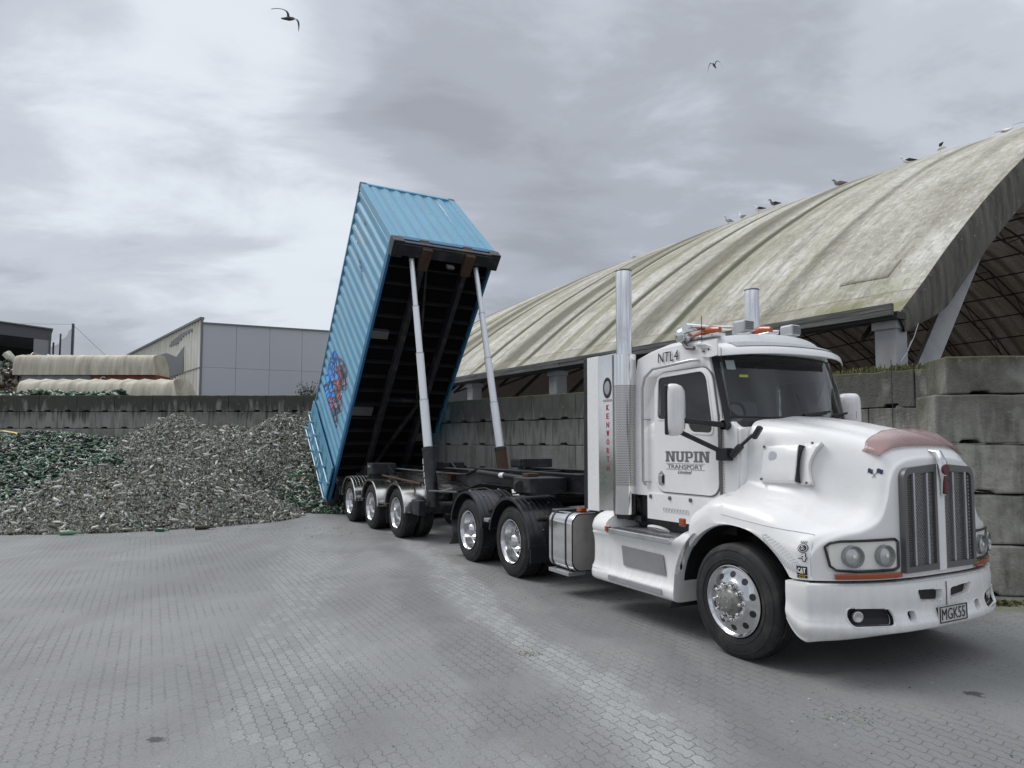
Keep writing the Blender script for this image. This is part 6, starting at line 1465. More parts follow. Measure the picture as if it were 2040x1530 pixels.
# ---- step fairing
def zmin(x): return ARCH_Z + math.sqrt(max(.695 ** 2 - x * x, 0)) if x > -.69 else .30
SKP = [(-.80, .325), (-1.05, .318), (-1.20, .322), (-1.25, .345), (-1.262, .39), (-1.258, .43), (-1.225, .465), (-1.205, .52), (-1.20, .62), (-1.20, .72), (-1.212, .80), (-1.238, .855), (-1.250, .89), (-1.245, .93), (-1.21, .985), (-1.12, 1.035), (-.98, 1.06), (-.80, 1.06)]
for sd_ in (-1, 1):
    rows = []
    for x in np.concatenate([np.linspace(-2.15, -1.80, 10), np.linspace(-1.77, -1.755, 2), np.linspace(-1.70, -.76, 10), np.linspace(-.745, -.43, 16)]):
        x = float(x); pr = catmull(SKP, 52); r = []
        tuck = max(0, (-1.98 - x) / .17) ** 2 * .07
        zc = 1.06 if x < -1.775 else (.872 if x < -.745 else .872 + .24 * ((x + .745) / .315))
        if -1.98 < x < -1.775: zc = 1.06 - .02 * ((x + 1.98) / .205)
        zm = zmin(x)
        for (y, z) in pr:
            y2 = y + (tuck if y < -.9 else 0) + (.02 * max(0, (-1.6 - x) / .5) if .45 < z < .84 else 0) * -1
            z2 = z
            if zc > 1.06: z2 = z + (zc - 1.06) * max(0, (z - .85) / .21)
            z2 = min(z2, zc); z2 = max(z2, min(zm, zc))
            r.append((x + (.02 * math.sin((z - .3) * 4) * (1 if x < -2.1 else 0)), -sd_ * y2 * -1 * -1 if False else sd_ * -y2, z2))
        rows.append(r)
    SK = MB().grid(rows)
    SK.f.append(tuple(range(len(rows[0]))))
    sk = SK.build('step_fairing', WHITE, TK, smooth=50)
    def tread(x0, x1, y0, y1, z, name, nrib):
        o = MB().bx(x0, x1, sd_ * y0, sd_ * y1, z - .055, z).build(name, ALU, sk, smooth=0, bevel=.008)
        m = MB()
        for k in range(nrib): xx = x0 + .06 + (x1 - x0 - .12) * k / (nrib - 1); m.bx(xx - .011, xx + .011, sd_ * (y1 - .03), sd_ * (y1 - .12), z, z + .007)
        m.build('tread_slot_shade', FR_, sk, smooth=0)  # bars coloured dark as the shade of slots in the tread
    tread(-1.76, -.75, .86, 1.272, .912, 'upper_step', 22); tread(-1.72, -.86, 1.08, 1.282, .425, 'lower_step', 22)
    MB().bx(-1.765, -1.72, sd_ * 1.23, sd_ * 1.285, .875, .93).build('step_marker', AMBER, sk, smooth=0, bevel=.006)
    MB().add([(-1.56, sd_ * 1.212, .745), (-.90, sd_ * 1.212, .735), (-.86, sd_ * 1.212, .545), (-1.52, sd_ * 1.216, .545)], [(0, 1, 2, 3)]).build('kick_plate', mat('brushed_kick_plate', dirty((0.30, 0.30, 0.30), (0.2, 0.2, 0.19), 4, 0.4, (0.4, 0.6)), Metallic=0.3), sk, smooth=0, solid=.006)
    m = MB(); m.lathe([(0, .10), (.02, .105), (.03, .085), (.02, .07)], 'z', (0, 0, 0), 22); o = m.build('filler_ring', WHITE, sk, smooth=40); o.location = (-1.22, sd_ * 1.0, .925); o.rotation_euler = (sd_ * .5, 0, 0); o.scale = (1.5, .8, 1)
    MB().bx(-1.7, -.8, sd_ * .55, sd_ * .86, .5, 1.0).build('step_backing', BLACK, sk, smooth=0)
    m = MB().bx(-.63, -.56, sd_ * 1.215, sd_ * 1.25, 1.045, 1.12); m.build('side_indicator', AMBER, TK, smooth=0, bevel=.01)
# ---- fuel tank ahead of the drive axle
for sd_ in (-1, 1):
    pr = []; yc, zc_, hy, hz, rr = .90, .65, .34, .345, .13
    for (cy, cz, a0) in ((yc + hy - rr, zc_ + hz - rr, 0), (yc - hy + rr, zc_ + hz - rr, 90), (yc - hy + rr, zc_ - hz + rr, 180), (yc + hy - rr, zc_ - hz + rr, 270)):
        for k in range(7): a = R_(a0 + 15 * k); pr.append((cy + math.cos(a) * rr, cz + math.sin(a) * rr))
    TKO = MB().grid([[(x, sd_ * (yc + (y - yc) * s_), zc_ + (z - zc_) * s_) for y, z in pr] for x, s_ in ((-3.02, .93), (-3.0, 1), (-2.52, 1), (-2.495, .985))], True)
    TKO.f.append(tuple(range(28))); tk = TKO.build('fuel_tank', CHROME, TK, smooth=40)
    MB().add([(-2.488, sd_ * (yc + (y - yc) * .95), zc_ + (z - zc_) * .95) for y, z in pr], [tuple(range(28))]).build('tank_end', mat('scuffed_tank_end', dirty((0.33, 0.32, 0.31), (0.18, 0.17, 0.16), 7, 0.6, (0.35, 0.6)), Metallic=0.5), tk, smooth=0)
    for x in (-2.93, -2.62):
        MB().grid([[(xx, sd_ * (yc + (y - yc) * 1.012), zc_ + (z - zc_) * 1.012) for y, z in pr] for xx in (x - .016, x + .016)], True).build('tank_strap', BLACKP, tk, smooth=40)
    MB().lathe([(.985, .045), (1.03, .045), (1.035, .03), (1.035, .0001)], 'z', (-2.78, sd_ * .78, 0), 18).build('filler_cap', CHROME, tk, smooth=40)
    MB().bx(-3.0, -2.55, sd_ * 1.0, sd_ * 1.25, .255, .30).build('tank_bracket', ALU, tk, smooth=0, bevel=.005)
# ---- guard decals (kept on the moulded surface)
def gx_pt(x, z, o=.003): return hood_hit(x, z, o + .002)
def decal(name, polys, m_, o=.004):
    m = MB()
    for P in polys:
        pts = [hood_hit(a, b, o) for a, b in P]
        if any(p.y > -.6 for p in pts): continue
        if len(P) == 4:
            A = [Vector((a, b)) for a, b in P]; m.grid([[tuple(hood_hit(*(A[0].lerp(A[1], i / 6)).lerp(A[3].lerp(A[2], i / 6), j / 4), o)) for j in range(5)] for i in range(7)])
        else:
            c = (sum(a for a, b in P) / len(P), sum(b for a, b in P) / len(P)); n = len(P)
            mid = [hood_hit((a + c[0]) / 2, (b + c[1]) / 2, o) for a, b in P]
            m.add([hood_hit(c[0], c[1], o)] + mid + pts, [(0, 1 + i, 1 + (i + 1) % n) for i in range(n)] + [(1 + i, 1 + n + i, 1 + n + (i + 1) % n, 1 + (i + 1) % n) for i in range(n)])
    return m.build(name, m_, hood, smooth=0)
leaf = []
for k in range(13):
    t = k / 12; cx, cz = .34 + .29 * t, 1.075 - .20 * t - .02 * math.sin(t * 3.1)
    for sg in (1, -1):
        L = .085 * math.sin(.35 + 2.4 * t) ** .8
        ex, ez = cx + (.030 if sg > 0 else .008) + L * .35, cz + sg * L * .75 - .025
        leaf.append([(cx, cz), (cx + .006, cz + sg * .006), (ex + .006, ez + .006), (ex, ez - .003)])
decal('fern_decal', leaf, PALEGREY)
decal('engine_sticker', [[(.645, .872), (.715, .872), (.715, .808), (.645, .808)], [(.647, .803), (.715, .803), (.715, .783), (.647, .783)]], INK, .003)
def face_text(name, s, x, z, w, h, m_, o=.006, **k):
    t = text(name, s, .1, m_, hood, (0, 0, 0), (0, 0, 0), width=w * .85, height=h, extrude=0, **k)
    for v in t.data.vertices: v.co = hood_hit(x + v.co.x, z + v.co.y, o)
    return t
face_text('sticker_lettering', 'CAT', .680, .842, .060, .040, WHITEL, .008, bold=.004); face_text('sticker_lettering', 'C-15', .681, .793, .044, .012, YEL, .008, bold=.002)
tri = [(.668, .818), (.694, .818), (.681, .836)]; decal('sticker_triangle', [tri], YEL, .010)
def circ(cx, cz, r, n=18): return [(cx + r * math.cos(t), cz + r * math.sin(t)) for t in np.linspace(0, 2 * math.pi, n + 1)[:-1]]
decal('round_emblem', [circ(.685, 1.010, .034)], INK, .003); decal('round_emblem', [circ(.685, 1.010, .028)], WHITEL, .005); decal('round_emblem', [circ(.685, 1.010, .023)], INK, .007)
decal('emblem_rays', [[(.662 + .012 * k, 1.045), (.667 + .012 * k, 1.045), (.668 + .0125 * k, 1.061), (.663 + .0125 * k, 1.061)] for k in range(4)], INK, .004)
face_text('emblem_lettering', 'K', .685, 1.019, .022, .017, WHITEL, .011); face_text('emblem_lettering', 'W', .685, 1.001, .028, .015, WHITEL, .011)
face_text('emblem_numeral', '4', .687, .942, .070, .066, INK, .004, bold=.004); face_text('emblem_numeral', '4', .686, .944, .058, .056, WHITEL, .009, bold=.0)
m = MB(); pts = [gx_pt(-.12 + .845 * t, 1.20 - .09 * t, .001) for t in np.linspace(0, 1, 20)] + [gx_pt(.735, 1.04, .001), gx_pt(.738, .93, .001), gx_pt(.74, .80, .001)]; m.tube(pts, .0022, 5); m.build('panel_line', PALEGREY, hood)
# crossed flags on the bonnet side
fl = MB(); 
def hs_pt(x, z, o=.004): return hood_hit(x, z, o + .001)
for (a, b) in (((.845, 1.615), (.880, 1.600)), ((.905, 1.595), (.945, 1.605))):
    x0, x1 = a[0], b[0]; fl.grid([[hs_pt(x0 + (x1 - x0) * i / 4, 1.578 + .006 * math.sin(i * 1.4)), hs_pt(x0 + (x1 - x0) * i / 4, 1.612 + .006 * math.sin(i * 1.4))] for i in range(5)])
fl.build('flag_decal', NAVY, hood, smooth=0)
m = MB(); m.tube([hs_pt(.868, 1.605), hs_pt(.905, 1.545)], .002, 5); m.tube([hs_pt(.918, 1.605), hs_pt(.880, 1.545)], .002, 5); m.build('flag_staffs', GREYL, hood)
m = MB()
for (x, z) in ((.862, 1.603), (.870, 1.59), (.935, 1.59), (.925, 1.605), (.942, 1.60)): p = hs_pt(x, z, .006); m.ball(p, .0035, 6, 4)
m.build('flag_stars', REDL, hood, smooth=0)

# ================================================================ TRAILER
TR = thing('tipping_trailer', 'black skeletal trailer with raised silver hoist rams and stainless mudguards', 'trailer', (-1.199, 14.024, 0), (0, 0, R_(29.2 - 90)))
tw = wheel('trailer_wheel', TR, (0, -1.235, ZW), 'trailer')
AX = (0, -1.62, -3.24)
STAIN = mat('scratched_stainless', dirty((0.62, 0.61, 0.58), (0.34, 0.32, 0.28), 4, 0.5, (0.14, 0.32), 3), Metallic=1.0)
for i, x in enumerate(AX):
    for sd_ in (-1, 1):
        if not (i == 0 and sd_ == -1): dual(tw, TR, x, sd_, 'trailer_wheel')
        inner(tw, x, sd_, TR)
        gd = guard(TR, 'mudguard', x, sd_, .585, STAIN, a0=4, a1=168, ridges=(i == 2), w1=1.26)
        MB().bx(x - .60, x - .585, sd_ * .68, sd_ * 1.22, .22, .62).build('mud_flap', BLACKP, TR, smooth=0, bevel=.004)
        if i: MB().bx(x + .62, x + .86, sd_ * 1.12, sd_ * 1.25, .60, .645).build('guard_step', ALU, TR, smooth=0, bevel=.006)
m = MB()
for sd_ in (-1, 1):
    y = sd_ * .50
    m.prism([(-4.25, .98), (1.55, .98), (2.35, 1.16), (5.35, 1.16), (5.35, 1.395), (2.25, 1.395), (1.75, 1.265), (-4.25, 1.265)], y - .012, y + .012, 'y')
    for (a, b, z) in ((-4.25, 1.78, 1.272), (2.22, 5.35, 1.402), (-4.25, 1.55, .974), (2.35, 5.35, 1.154)): m.bx(a, b, y - .075, y + .075, z - .007, z + .007)
    m.bar((1.74, y, 1.272), (2.26, y, 1.402), .15, .014); m.bar((1.53, y, .974), (2.37, y, 1.154), .15, .014)
m.build('main_frame', BLACK, TR, smooth=0)
m = MB()
for x in (-4.2, -3.0, -2.2, -1.0, -.2, .8, 1.6): m.bx(x - .04, x + .04, -.488, .488, 1.0, 1.24)
for x in (2.5, 3.3, 4.4, 5.3): m.bx(x - .05, x + .05, -.488, .488, 1.18, 1.38)
for x in AX: m.tube([(x, -.95, .48), (x, .95, .48)], .065, 10)
for sd_ in (-1, 1):
    for x in AX: m.bx(x - .35, x + .2, sd_ * .42, sd_ * .52, .62, .70); m.ball((x + .12, sd_ * .5, .82), (.13, .13, .11), 10, 8)
    m.bar((-4.1, sd_ * .52, .93), (.9, sd_ * .52, .93), .06, .08)
m.build('cross_members', BLACK, TR, smooth=30)
m = MB(); m.bx(3.2, 4.6, -.44, .44, 1.10, 1.152); m.build('skid_plate', BLACK, TR, smooth=0)
for sd_ in (-1, 1):
    b_ = MB().bx(-2.28, -1.86, sd_ * .58, sd_ * 1.12, 1.16, 1.40).bx(-2.2, -1.95, sd_ * .70, sd_ * 1.10, 1.0, 1.16); bo = b_.build('bolster_box', BLACK, TR, smooth=0, bevel=.012)
    MB().tube([(-2.08, sd_ * 1.10, 1.10), (-2.08, sd_ * 1.16, 1.10)], .07, 12).build('winch_drum', BLACKP, bo); MB().bx(-2.2, -2.0, sd_ * 1.121, sd_ * 1.126, 1.30, 1.36).build('data_plate', ALU, bo, smooth=0)
    MB().prism([(-1.86, 1.16), (-1.86, 1.40), (-1.45, 1.20)], sd_ * .78 - .02, sd_ * .78 + .02, 'y').build('gusset', BLACK, TR, smooth=0)
    MB().tube([(-1.75, sd_ * .93, 1.14), (.55, sd_ * .93, 1.06)], .022, 8).build('side_rail', RUST, TR)
    MB().bx(-1.7, .75, sd_ * .60 - .04, sd_ * .60 + .04, 1.276, 1.286).build('deck_strip', ALU, TR, smooth=0)
    MB().bx(.85, 1.72, sd_ * .62 - .06, sd_ * .62 + .06, 1.276, 1.288).build('rusty_strip', RUST, TR, smooth=0)
MB().bx(1.05, 1.2, -.60, .60, 1.15, 1.27).build('rusty_cross_beam', RUST, TR, smooth=0, bevel=.01)
m = MB(); m.bx(1.9, 2.35, .28, .9, 1.40, 1.56); m.bx(1.95, 2.3, .26, .28, 1.42, 1.54); m.build('hydraulic_box', BLACK, TR, smooth=0, bevel=.02)
m = MB(); m.tube([(2.35, -.60, 1.345), (4.55, -.60, 1.285)], .042, 12); m.build('hydraulic_pipe', BLACKP, TR); MB().lathe([(0, .044), (.14, .044)], 'x', (3.15, -.60, 1.32), 12).build('pipe_label', WHITEL, TR)
MB().bx(4.55, 5.0, -1.15, -.55, 1.16, 1.36).build('twistlock_beam', BLACK, TR, smooth=0, bevel=.012); MB().tube([(4.70, -1.16, 1.25), (4.78, -1.18, 1.25)], .07, 14).build('twistlock_knob', BLACKP, TR)
MB().bx(4.5, 4.66, -.98, -.80, 1.36, 1.41).build('rusty_lock', RUST, TR, smooth=0, bevel=.01); MB().bx(4.55, 5.0, .55, 1.15, 1.16, 1.36).build('twistlock_beam', BLACK, TR, smooth=0, bevel=.012)
m = MB(); m.tube([(.75, -1.13, .62), (.75, 1.13, .62)], .105, 14)
for sd_ in (-1, 1): m.bx(.58, .98, sd_ * 1.0, sd_ * 1.14, .50, .78)
m.build('ram_cross_tube', BLACK, TR, smooth=40, bevel=.015)
MB().bx(1.15, 1.5, -.55, .55, .55, .95).build('pump_housing', BLACK, TR, smooth=0, bevel=.03); pass
m = MB(); m.tube([(1.1, -.6, .92), (1.6, -.95, .98), (2.0, -.9, 1.05)], .03, 8); m.tube([(.9, -.9, .95), (2.4, -1.02, 1.02)], .018, 8); m.build('valve_linkage', FR_, TR)
m = MB()     # air and hydraulic lines clipped along the frame
for sd_ in (-1, 1):
    for k, zz in enumerate((1.06, 1.10, 1.15)):
        m.tube([(x, sd_ * (.525 + .006 * k), zz + .012 * math.sin(x * 2.1 + k)) for x in np.linspace(-3.9, 1.45, 26)], .011, 6)
    m.tube([(1.45, sd_ * .53, 1.1), (1.9, sd_ * .56, 1.02), (2.5, sd_ * .54, 1.08), (3.1, sd_ * .52, 1.0), (3.6, sd_ * .45, 1.06)], .014, 6)
m.build('air_lines', BLACKP, TR, smooth=60, fix=False)
m = MB()
for x in np.linspace(-3.9, 5.1, 34):
    for sd_ in (-1, 1):
        zc_ = 1.22 if x < 1.6 else 1.34
        m.lathe([(0, .013), (sd_ * .012, .012), (sd_ * .013, .0001)], 'y', (float(x), sd_ * .513, zc_), 6)
m.build('frame_bolts', FR_, TR, smooth=0, fix=False)
for x in AX:
    for sd_ in (-1, 1): MB().lathe([(-.11, .001), (-.11, .075), (.0, .08), (.02, .06), (.05, .06), (.06, .001)], 'x', (x + .30, sd_ * .36, .60), 14).build('brake_chamber', BLACK, TR, smooth=40)
# hoist rams
RAMC = mat('bright_ram_steel', dirty((0.80, 0.81, 0.83), (0.6, 0.6, 0.6), 2, 0.3, (0.25, 0.4)), Metallic=0.5)
for sd_ in (-1, 1):
    a = V(.86, sd_ * .80, .62); e = V(-.56, sd_ * .75, 5.80); RM = part_root('hoist_ram', TR)
    def at(t): return a.lerp(e, t)
    MB().tube([at(0), at(.215)], .118, 18).build('ram_cylinder', BLACK if sd_ < 0 else RUST, RM, smooth=40)
    MB().tube([at(.205), at(.218)], .125, 18).build('cylinder_collar', BLACKP, RM, smooth=40)
    st = [.218, .40, .585, .78, .985]; rr = [.088, .077, .065, .052]
    for k in range(4):
        MB().tube([at(st[k]), at(st[k + 1])], rr[k], 18).build('ram_stage', RAMC, RM, smooth=40)
        MB().tube([at(st[k + 1] - .004), at(st[k + 1])], rr[k] + .006, 18).build('stage_ring', ALU, RM, smooth=40)
    MB().ball(tuple(at(.99)), .07, 12, 8).build('ram_eye', BLACK, RM)
    if sd_ < 0:
        q = (e - a).normalized()
        for k, ch in enumerate('EDBRO'):
            p = at(.168 - .024 * k) + V(-.03, -.117, 0)
            text('ram_lettering', ch, .1, WHITEL, RM, p, (R_(90), R_(-15), R_(-12)), height=.10, width=.075, bold=.004)
# tipping frame bolted under the container
TILT = 50.0; EREAR = V(-5.33, 0, .22); CL, CW, CH = 7.65, 1.22, 3.10
TF = part_root('tipping_frame', TR, EREAR, (0, R_(-TILT), 0))
m = MB()
for sd_ in (-1, 1):
    m.bx(1.0, CL - .12, sd_ * .50 - .055, sd_ * .50 + .055, -.24, -.03)
m.bx(3.55, 3.63, -.45, .45, -.16, -.06)
m.bar((1.1, -.46, -.13), (3.6, .40, -.13), .09, .07); m.bar((3.65, .30, -.13), (CL - .3, -.42, -.13), .05, .06)
m.build('frame_rails', BLACK, TF, smooth=0, bevel=.008)
m = MB()
for sd_ in (-1, 1):
    m = MB(); m.prism([(CL - .55, -.26), (CL - .05, -.30), (CL + .02, .06), (CL - .10, .06), (CL - .25, -.03)], sd_ * .50 - .11, sd_ * .50 + .11, 'y'); m.build('rusty_bracket', RUST, TF, smooth=0, bevel=.012); MB().bx(.95, 1.25, sd_ * .50 - .10, sd_ * .50 + .10, -.42, -.03).build('rusty_bracket', RUST, TF, smooth=0, bevel=.012)
m = MB(); m.bx(CL - .28, CL - .02, -CW + .02, CW - .02, -.22, -.012); m.bx(CL - .02, CL + .015, -CW + .15, CW - .15, -.19, -.08)
for sd_ in (-1, 1): m.bx(CL - .34, CL + .04, sd_ * (CW - .22), sd_ * (CW + .02), -.20, .02)
m.build('front_bolster', BLACK, TF, smooth=0, bevel=.015)
m = MB(); m.bx(.9, 1.05, -CW + .03, CW - .03, -.20, -.012); m.bx(.25, .9, -CW + .1, CW - .1, -.10, -.015); m.build('rear_bolster', BLACK, TF, smooth=0, bevel=.01)
MB().bx(CL - .36, CL - .30, -.02, .14, -.40, -.28).build('latch', FR_, TF, smooth=0, bevel=.01)
m = MB()
for sd_ in (-1, 1): m.bx(-4.35, -4.05, sd_ * .40, sd_ * .62, .95, 1.28)
m.tube([(-4.2, -.8, 1.05), (-4.2, .8, 1.05)], .06, 12); m.bx(-4.5, -4.42, -1.15, 1.15, .55, .75); m.build('rear_hinge', BLACK, TR, smooth=0, bevel=.01)

# ================================================================ CONTAINER
CN = thing('shipping_container', 'blue corrugated shipping container with graffiti, tipped steeply up on the trailer', 'shipping container', (0, 0, 0))
CN.matrix_world = Matrix.Translation(V(-1.199, 14.024, 0)) @ Matrix.Rotation(R_(29.2 - 90), 4, 'Z') @ Matrix.Translation(EREAR) @ Matrix.Rotation(R_(-TILT), 4, 'Y')
def f_blue(g, b):
    co = obj_co(g); n = g.noise(co, 1.1, 6, 0.62); st = g.noise(g.mapping(co, (6, 6, .7)), 1.0, 5, 0.6); sc = g.noise(co, 17, 3, 0.6)
    base = g.mix(g.ramp(n, [(0.35, 0.0), (0.7, 1.0)]), (0.115, 0.335, 0.50), (0.165, 0.395, 0.545))
    base = g.mix(g.math('MULTIPLY', g.ramp(st, [(0.46, 0.0), (0.70, 1.0)]), 0.45), base, (0.22, 0.33, 0.39))
    base = g.mix(g.math('MULTIPLY', g.ramp(sc, [(0.645, 0.0), (0.67, 1.0)]), 0.55), base, (0.13, 0.085, 0.06))
    g.l.new(base, b.inputs['Base Color']); g.l.new(g.math('ADD', g.math('MULTIPLY', n, .3), .3), b.inputs['Roughness'])
BLUE = mat('faded_blue_paint', f_blue); DBLUE = mat('dark_blue_paint', dirty((0.03, 0.15, 0.29), (0.06, 0.07, 0.08), 3, 0.5, (0.35, 0.6)))
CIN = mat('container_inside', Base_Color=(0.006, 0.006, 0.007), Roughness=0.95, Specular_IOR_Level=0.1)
PER, DEP = 0.283, 0.036
def corr(t):
    f = (t / PER) % 1.0
    return 0.0 if f < .26 else (DEP * (f - .26) / .24 if f < .5 else (DEP if f < .76 else DEP * (1 - (f - .76) / .24)))
def corr_pts(a, b):
    out = [a]; k0 = math.floor(a / PER)
    for k in range(k0, int(b / PER) + 2):
        for f in (0, .26, .5, .76):
            t = (k + f) * PER
            if a < t < b: out.append(t)
    return out + [b]
X0, X1 = .17, CL - .15
for sd_ in (-1, 1):
    MB().grid([[(x, sd_ * (CW - .012 - corr(x) - .016 * max(0, mnoise.noise((x * .9, z * 1.1, sd_ * 5.0)))), float(z)) for z in np.linspace(.15, CH - .06, 12)] for x in corr_pts(X0, X1)]).build('side_wall', BLUE, CN, smooth=0)
MB().grid([[(CL - .012 - corr(y + 10) - .016 * max(0, mnoise.noise((y * 1.1, float(z) * .9, 3.0))), y, float(z)) for z in np.linspace(.16, CH - .07, 10)] for y in corr_pts(-CW + .14, CW - .14)]).build('front_wall', BLUE, CN, smooth=0)
MB().grid([[(x, y, CH - .01 - corr(x) * .6) for y in (-CW + .05, 0, CW - .05)] for x in corr_pts(X0, X1)]).build('roof', BLUE, CN, smooth=0)
for sd_ in (-1, 1):
    MB().bx(.05, CL - .05, sd_ * (CW - .06), sd_ * CW, .0, .165).build('bottom_rail', DBLUE, CN, smooth=0, bevel=.008)
    MB().bx(.05, CL - .05, sd_ * (CW - .06), sd_ * (CW + .004), CH - .07, CH - .012).build('top_rail', BLUE, CN, smooth=0, bevel=.008)
    MB().prism([(CL - .17, sd_ * (CW + .003)), (CL + .003, sd_ * (CW + .003)), (CL + .003, sd_ * (CW - .17)), (CL - .045, sd_ * (CW - .17)), (CL - .17, sd_ * (CW - .045))], .10, CH - .08, 'z').build('corner_post', BLUE, CN, smooth=0, bevel=.01)
    MB().bx(0, .16, sd_ * (CW - .12), sd_ * CW, .1, CH - .1).build('corner_post', BLUE, CN, smooth=0, bevel=.01)
    for x in (0.0, CL - .178):
        for z in (0.0, CH - .12): MB().bx(x - .006, x + .184, sd_ * (CW - .165), sd_ * (CW + .006), z - .004, z + .124).build('corner_casting', mat('worn_casting', dirty((0.05, 0.07, 0.085), (0.12, 0.08, 0.06), 8, 0.6, (0.5, 0.7))), CN, smooth=0, bevel=.012)
MB().bx(CL - .06, CL, -CW + .15, CW - .15, CH - .10, CH - .01).build('front_header', BLUE, CN, smooth=0, bevel=.01); MB().bx(CL - .06, CL + .002, -CW + .15, CW - .15, .02, .17).build('front_sill', DBLUE, CN, smooth=0, bevel=.01)
MB().bx(0, .06, -CW + .1, CW - .1, CH - .13, CH - .01).build('rear_header', BLUE, CN, smooth=0, bevel=.01)
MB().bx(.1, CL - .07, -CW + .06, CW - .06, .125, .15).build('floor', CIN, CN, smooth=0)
m = MB()
for k in range(18): x = .45 + k * .41; m.bx(x - .02, x + .02, -CW + .06, CW - .06, .01, .125)
m.build('floor_bearers', mat('dirty_black_steel', dirty((0.005, 0.005, 0.006), (0.02, 0.019, 0.018), 3, 0.5, (0.75, 0.95))), CN, smooth=0)
for q_ in ((3.0, 3.25, -CW + .06, -CW + .55), (5.2, 5.4, -CW + .06, -CW + .45), (2.2, 2.45, CW - .55, CW - .06)): MB().bx(*q_, .004, .12).build('forklift_pocket', FR_, CN, smooth=0)
# doors swung right round against the sides, with their locking bars
for sd_ in (-1, 1):
    dn = part_root('rear_door', CN); yd = CW + .055
    rows = []
    zs = []
    for k in range(5):
        z0 = .30 + .52 * k; zs += [(z0, 0), (z0 + .10, .03), (z0 + .36, .03), (z0 + .46, 0)]
    zs = [(.10, 0)] + zs + [(CH - .12, 0)]
    rows = [[(x, sd_ * (yd + .012 - (d if .18 < x < 1.05 else 0)), z) for x in (.02, .17, .20, 1.03, 1.06, 1.22)] for z, d in zs]
    MB().grid(rows).build('door_panel', BLUE, dn, smooth=0, solid=.035)
    for x in (.16, .72):
        MB().tube([(x, sd_ * (yd + .065), .02), (x, sd_ * (yd + .065), CH - .04)], .021, 10).build('locking_bar', mat('pale_blue_bar', Base_Color=(0.42, 0.56, 0.66), Roughness=0.4, Metallic=0.3), dn)
        m = MB()
        for z in (.05, .7, 1.3, 2.0, 2.6, CH - .08): m.bx(x - .045, x + .045, sd_ * (yd + .02), sd_ * (yd + .09), z - .03, z + .03)
        m.build('bar_bracket', BLUE, dn, smooth=0)
    MB().bar((.16, sd_ * (yd + .10), 1.25), (.62, sd_ * (yd + .10), 1.22), .02, .05).build('bar_handle', ALU, dn, smooth=0)
    m = MB()
    for z in (.4, 1.1, 2.0, 2.7): m.bx(-.03, .05, sd_ * (CW - .02), sd_ * (yd + .02), z - .05, z + .05)
    m.build('door_hinge', DBLUE, dn, smooth=0)
# sprayed graffiti follows the corrugation
def f_graf(g, b):
    co = obj_co(g); x, y, z = g.sep(co)
    p = g.comb(x, z, 0.0); dn_ = g.noise(p, 3.0, 3, 0.5)
    v1 = g.new('ShaderNodeTexVoronoi', {'Vector': g.mapping(p, (4.0, 4.4, 1)), 'Scale': 1.0, 'Randomness': 0.85}); v2 = g.new('ShaderNodeTexVoronoi', {'Vector': g.mapping(p, (4.0, 4.4, 1)), 'Scale': 1.0, 'Randomness': 0.85}); v2.feature = 'DISTANCE_TO_EDGE'
    rnd = g.sep(v1.outputs['Color'])
    hi = g.ramp(z, [(0.0, 0.0), (1.0, 1.0)])
    zz = g.math('ADD', z, g.math('MULTIPLY', g.math('SUBTRACT', rnd[0], 0.5), 0.9))
    c_blue = g.mix(rnd[1], (0.02, 0.22, 0.80), (0.06, 0.38, 0.85)); c_red = g.mix(rnd[1], (0.50, 0.07, 0.05), (0.62, 0.14, 0.10)); c_dk = g.mix(rnd[1], (0.03, 0.06, 0.12), (0.32, 0.42, 0.52))
    f1_ = g.ramp(g.math('MULTIPLY', zz, 0.25), [(0.325, 0.0), (0.345, 1.0)], 'CONSTANT'); f2_ = g.ramp(g.math('MULTIPLY', zz, 0.25), [(0.40, 0.0), (0.43, 1.0)], 'CONSTANT')
    c = g.mix(f1_, c_dk, c_red); c = g.mix(f2_, c, c_blue)
    ol = g.ramp(v2.outputs['Distance'], [(0.06, 1.0), (0.09, 0.0)])
    c = g.mix(ol, c, (0.012, 0.018, 0.04))
    v3 = g.new('ShaderNodeTexVoronoi', {'Vector': g.mapping(p, (6.5, 7.0, 1)), 'Scale': 1.0}); v3.feature = 'DISTANCE_TO_EDGE'
    ol2 = g.math('MULTIPLY', g.ramp(v3.outputs['Distance'], [(0.05, 1.0), (0.09, 0.0)]), g.math('SUBTRACT', 1.0, f2_))
    c = g.mix(g.math('MULTIPLY', ol2, 0.85), c, (0.015, 0.02, 0.045))
    g.l.new(c, b.inputs['Base Color'])
GRAF = mat('graffiti_paint', f_graf, Roughness=0.5)
def side_y(x, o): return -(CW - .012 - corr(x)) - o - .001
xsg = [t for t in corr_pts(1.92, 3.66)]; rows = []
rg = random.Random(4)
low = {t: 0.86 + 0.14 * math.sin(t * 9) + 0.10 * math.sin(t * 23 + 1) for t in xsg}
hig = {t: 2.62 - (0.25 * max(0, (t - 3.0) / .6)) ** 1 - (1.1 * max(0, (t - 3.3) / .36)) + 0.06 * math.sin(t * 17) for t in xsg}
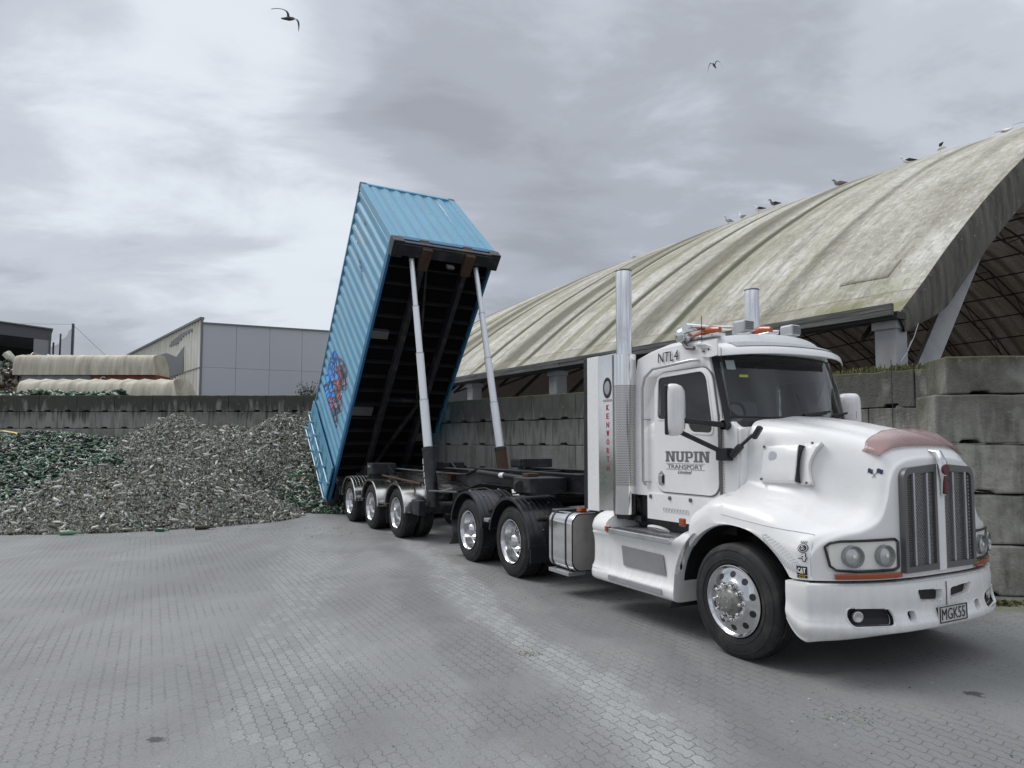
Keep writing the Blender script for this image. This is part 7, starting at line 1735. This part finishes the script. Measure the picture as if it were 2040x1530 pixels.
for t in xsg: rows.append([(t, side_y(t, .004), low[t] + (hig[t] - low[t]) * k / 8) for k in range(9)])
MB().grid(rows).build('graffiti', GRAF, CN, smooth=0)
def marks(name, pts, m_):
    m = MB()
    for P in pts: m.add(P, [(0, 1, 2, 3)])
    return m.build(name, m_, CN, smooth=0)
q = []
for (x0, z0, z1, w) in ((7.02, 2.98, 2.55, .035), (6.62, 2.85, 1.85, .04), (6.35, 2.55, 2.45, .07)):
    z = z0
    while z > z1:
        h = rg.uniform(.02, .06); y = side_y(x0, .005); yb = side_y(x0 + w, .005); q.append([(x0, y, z), (x0 + w, yb, z), (x0 + w, yb, z - h), (x0, y, z - h)]); z -= h + rg.uniform(.015, .04)
marks('stencil_marks', q, WHITEL)
q = []; z = 2.75
while z > 1.65:
    h = rg.uniform(.03, .07); y = .66; x = CL - .012 - corr(y + 10) + .006; q.append([(x, y, z), (x, y + .045, z), (x, y + .045, z - h), (x, y, z - h)]); z -= h + rg.uniform(.015, .05)
marks('stencil_marks', q, WHITEL)
x0 = 6.98; q = [[(x0, side_y(x0, .005), 2.28), (x0 + .08, side_y(x0 + .08, .005), 2.28), (x0 + .08, side_y(x0 + .08, .005), 2.12), (x0, side_y(x0, .005), 2.12)]]
marks('yellow_sticker', q, mat('yellow_sticker', Base_Color=(0.5, 0.38, 0.10), Roughness=0.5))
q = []
for k in range(5): xx = 6.15 - .05 * k; z = 2.2 - .17 * k; q.append([(xx, side_y(xx, .005), z), (xx + .09, side_y(xx + .09, .005), z), (xx + .09, side_y(xx + .09, .005), z - .14), (xx, side_y(xx, .005), z - .14)])
marks('stencil_marks', q, mat('faded_purple_paint', Base_Color=(0.20, 0.22, 0.38), Roughness=0.6))
q = []
for k in range(12): xx = 2.3 + .09 * k; q.append([(xx, -CW - .043, 2.4 - .04 * k)] * 0 or [(xx - 1.6, -CW - .108 + .02, 2.5), (xx - 1.56, -CW - .088, 2.5), (xx - 1.56, -CW - .088, 2.42), (xx - 1.6, -CW - .088, 2.42)])
